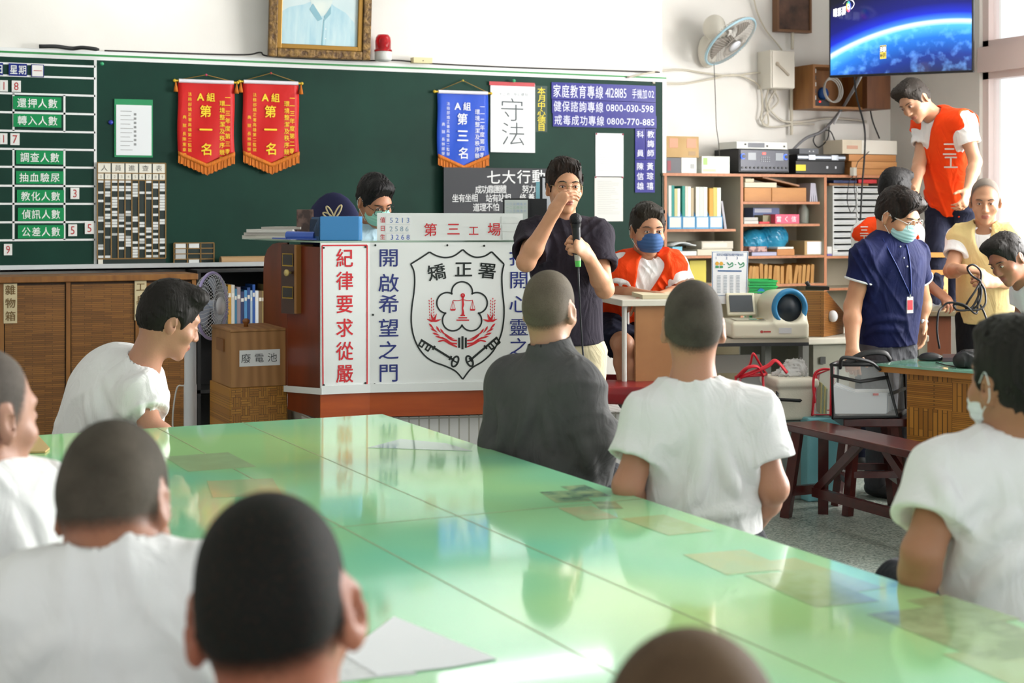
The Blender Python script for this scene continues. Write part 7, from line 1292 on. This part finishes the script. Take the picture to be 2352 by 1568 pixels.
for pts in ([(2252, 645), (2232, 632), (2222, 615), (2236, 608), (2252, 622), (2252, 645), (2240, 668), (2225, 690), (2218, 705), (2226, 712), (2246, 700), (2254, 675), (2252, 648)], [(2252, 648), (2262, 668), (2262, 700), (2240, 712), (2205, 700), (2190, 700), (2200, 712), (2232, 706), (2256, 660)], [(2250, 650), (2246, 690), (2242, 720), (2215, 700), (2180, 695), (2165, 705), (2155, 720), (2152, 760), (2158, 800)], [(2252, 700), (2262, 722), (2268, 740)]): b.tube(spline([G_(x, y, .012*math.sin(i*1.7)) for i, (x, y) in enumerate(pts)], 6), .006, 7)
b.build('cable_coil', flat('#17181b', .5), label='loops of black cable held by the yellow-vested person', cat='cable')
# half-hidden person at the far right
human('person with short dark hair bending in at the right edge before the yellow vest', dict(neck=(2352, 640, 7.98), sr=(2358, 668, 8.1), sl=(2420, 672, 7.82), er=(2345, 740, 8.1), wr=(2390, 790, 7.9), pel=(2440, 800, 8.0)), (2316, 596, 7.88), (-.72, -.45, -.5), (-.3, 0, .9), .98, skin='#9a6448', hair='short', hairc='#1c1714', top=dict(WTEE, sleeve=.5, hem=.06), pants='#22242c', sit=False, face=True, res=.007)
# seated men along the right side of the table
s9 = human('person in dark grey jacket with shaved head, seated with back turned nearest the podium', dict(neck=(1268, 812, 4.9), sl=(1182, 884, 5.0), sr=(1318, 892, 4.82), el=(1152, 1020, 4.98), wl=(1200, 1110, 5.2), er=(1366, 1005, 4.78), wr=(1352, 1140, 4.95), pel=(1262, 1140, 4.9)), (1262, 714, 4.92), (.4, .9, -.08), (.05, .05, 1), .98, skin='#b58a6e', hair='buzz', hairc='#5b5347', hair2='#6d6355', ear=1.1,
    top=dict(name='jacket', col='#4a4a4b', col2='#525252', sleeve=1.8, hem=.12, loose=.024, waist=.16, collar=True, fr=1.3, folds=[((1, 0, .15), .2, .008, 31), ((.7, 0, -.7), .24, .006, 32)], ridges=[(((1270, 870), (1285, 940), (1300, 1030)), .018), (((1250, 880), (1256, 950), (1266, 1030)), .012), (((1230, 860), (1215, 950), (1190, 1030)), .016), (((1320, 980), (1350, 1040), (1360, 1090)), .015), (((1150, 900), (1160, 980), (1150, 1060)), .015), (((1300, 1000), (1340, 985), (1385, 960)), .012), (((1200, 830), (1240, 815), (1300, 835)), .008)]), pants='#2a2b30', res=.006)
s10 = human('person in white t-shirt seated with back turned, beside the one in dark grey jacket', dict(neck=(1592, 872, 4.2), sl=(1502, 958, 4.2), sr=(1722, 952, 4.2), el=(1442, 1116, 4.14), wl=(1470, 1215, 4.35), er=(1776, 1120, 4.16), wr=(1720, 1220, 4.4), pel=(1612, 1255, 4.2)), (1592, 754, 4.22), (.05, .99, -.05), (0, 0, 1), 1.0, skin='#b98468', hair='buzz', hairc='#3f3a33', hair2='#5a544b',
    top=dict(WTEE, sleeve=.66, hem=.06, loose=.016, waist=.15, flare=1.15, neck=.066, folds=[((1, 0, .3), .17, .006, 41), ((.75, 0, -.65), .22, .005, 44)], ridges=[(((1623, 958), (1612, 1060), (1602, 1143)), .017), (((1640, 970), (1669, 1076), (1694, 1135)), .015), (((1661, 958), (1703, 1046), (1737, 1110)), .014), (((1490, 1040), (1535, 985), (1570, 950)), .014), (((1492, 1072), (1530, 1030), (1560, 1000)), .012), (((1600, 1188), (1680, 1175), (1740, 1160)), .012), (((1520, 1195), (1580, 1150), (1600, 1080)), .014), (((1725, 985), (1712, 1040), (1728, 1095)), .012)]), pants='#23252c', res=.006)
s11 = human('person in white t-shirt with black hair seated at the right edge of the picture', dict(neck=(2340, 998, 3.2), sl=(2185, 1092, 3.2), sr=(2490, 1085, 3.2), el=(2118, 1270, 3.12), wl=(2100, 1420, 3.2), er=(2540, 1270, 3.12), pel=(2350, 1440, 3.2)), (2335, 884, 3.2), (-.35, .93, 0), (0, 0, 1), 1.0, skin='#a27052', skin2='#a97858', hair='short', hairc='#14130f', hair2='#1f1d18', mask='#dfe6e6',
    top=dict(WTEE, sleeve=.66, hem=.06, loose=.017, waist=.15, flare=1.2, folds=[((.8, 0, -.55), .24, .006, 51), ((.9, 0, .3), .2, .005, 52)], ridges=[(((2165, 1352), (2215, 1280), (2271, 1225), (2330, 1185)), .019), (((2190, 1225), (2178, 1150), (2150, 1085)), .012), (((2200, 1180), (2250, 1120), (2300, 1090)), .015), (((2240, 1370), (2300, 1310), (2345, 1270)), .016)]), pants='#23252c', res=.006)
# row along the left side of the table
s12 = human('person with cropped black hair and protruding ears seen from behind beside the blank paper', dict(neck=(642, 1648, 1.62), sl=(448, 1815, 1.62), sr=(850, 1795, 1.62), el=(330, 2180, 1.7), wl=(420, 2150, 1.95), er=(960, 2170, 1.7), wr=(880, 2150, 1.95), pel=(650, 2480, 1.6)), (630, 1420, 1.65), (.04, .95, -.3), (-.11, .25, 1), 1.0, skin='#a8694c', skin2='#96543c', hair='buzz', hairc='#090a06', hair2='#11120c', ear=1.25, top=dict(WTEE, sleeve=.6, hem=.06), pants='#23252c', res=.0055)
s13 = human('person with shaved grey head in white t-shirt seen from behind, left of the black-haired head', dict(neck=(266, 1268, 2.26), sl=(78, 1388, 2.26), sr=(452, 1372, 2.28), el=(0, 1730, 2.3), er=(510, 1700, 2.3), pel=(262, 1890, 2.25)), (262, 1168, 2.33), (.12, .85, -.5), (-.02, .5, .85), .99, skin='#a06a4e', skin2='#96624a', hair='buzz', hairc='#3d382f', hair2='#5d554a', top=dict(WTEE, sleeve=.62, hem=.06, loose=.016, neck=.066, folds=[((.8, 0, -.5), .25, .006, 61), ((1, 0, .2), .3, .006, 62)], ridges=[(((30, 1560), (90, 1490), (160, 1450)), .016), (((430, 1440), (445, 1500), (470, 1560)), .014)]), pants='#23252c', res=.0055)
s14 = human('person with shaved head in white t-shirt at the far left edge beside the table', dict(neck=(-45, 1078, 2.8), sl=(-185, 1168, 2.72), sr=(95, 1158, 2.9), er=(130, 1330, 2.98), wr=(150, 1400, 3.2), pel=(-50, 1570, 2.8)), (-42, 964, 2.82), (.5, .85, -.08), (0, 0, 1), 1.0, skin='#b0806a', hair='buzz', hairc='#4b4540', hair2='#675f58', top=dict(WTEE, sleeve=.62, hem=.06, loose=.018, folds=[((1, 0, .3), .2, .006, 71)], ridges=[(((60, 1150), (85, 1220), (100, 1300)), .016), (((10, 1170), (40, 1260), (60, 1330)), .015), (((95, 1180), (125, 1250), (140, 1300)), .012)]), pants='#23252c', res=.006)
s15 = human('person in white t-shirt leaning forward before the bamboo cabinet', dict(neck=(328, 838, 5.58), sl=(248, 862, 5.85), sr=(322, 905, 5.5), er=(348, 985, 5.42), wr=(420, 1030, 5.4), el=(330, 985, 5.9), wl=(400, 1030, 5.8), pel=(210, 1045, 5.72)), (388, 738, 5.6), (.78, .45, -.35), (.35, .1, .9), 1.05, skin='#b5836a', hair='short', hairc='#16120f', top=dict(WTEE, sleeve=.62, hem=.04, loose=.02, waist=.16, fr=1.25, neck=.07, folds=[((.7, 0, -.7), .2, .006, 81)], ridges=[(((245, 870), (265, 910), (285, 950)), .014), (((215, 890), (225, 940), (240, 975)), .013), (((200, 900), (205, 945), (215, 980)), .012), (((280, 935), (265, 955), (245, 985)), .012), (((322, 930), (318, 955), (324, 978)), .01)]), pants='#23252c', res=.0065)
s16 = human('person with thin cropped brown hair, only the crown showing at the bottom edge', dict(neck=(1590, 2010, 1.33), sl=(1350, 2160, 1.33), sr=(1830, 2160, 1.33), pel=(1590, 2880, 1.3)), (1588, 1796, 1.35), (0, .99, -.15), (0, 0, 1), 1.0, skin='#8a5f45', hair='buzz', hairc='#4b3826', hair2='#6a543c', top=dict(WTEE, sleeve=.6, hem=.06), pants='#23252c', res=.006)
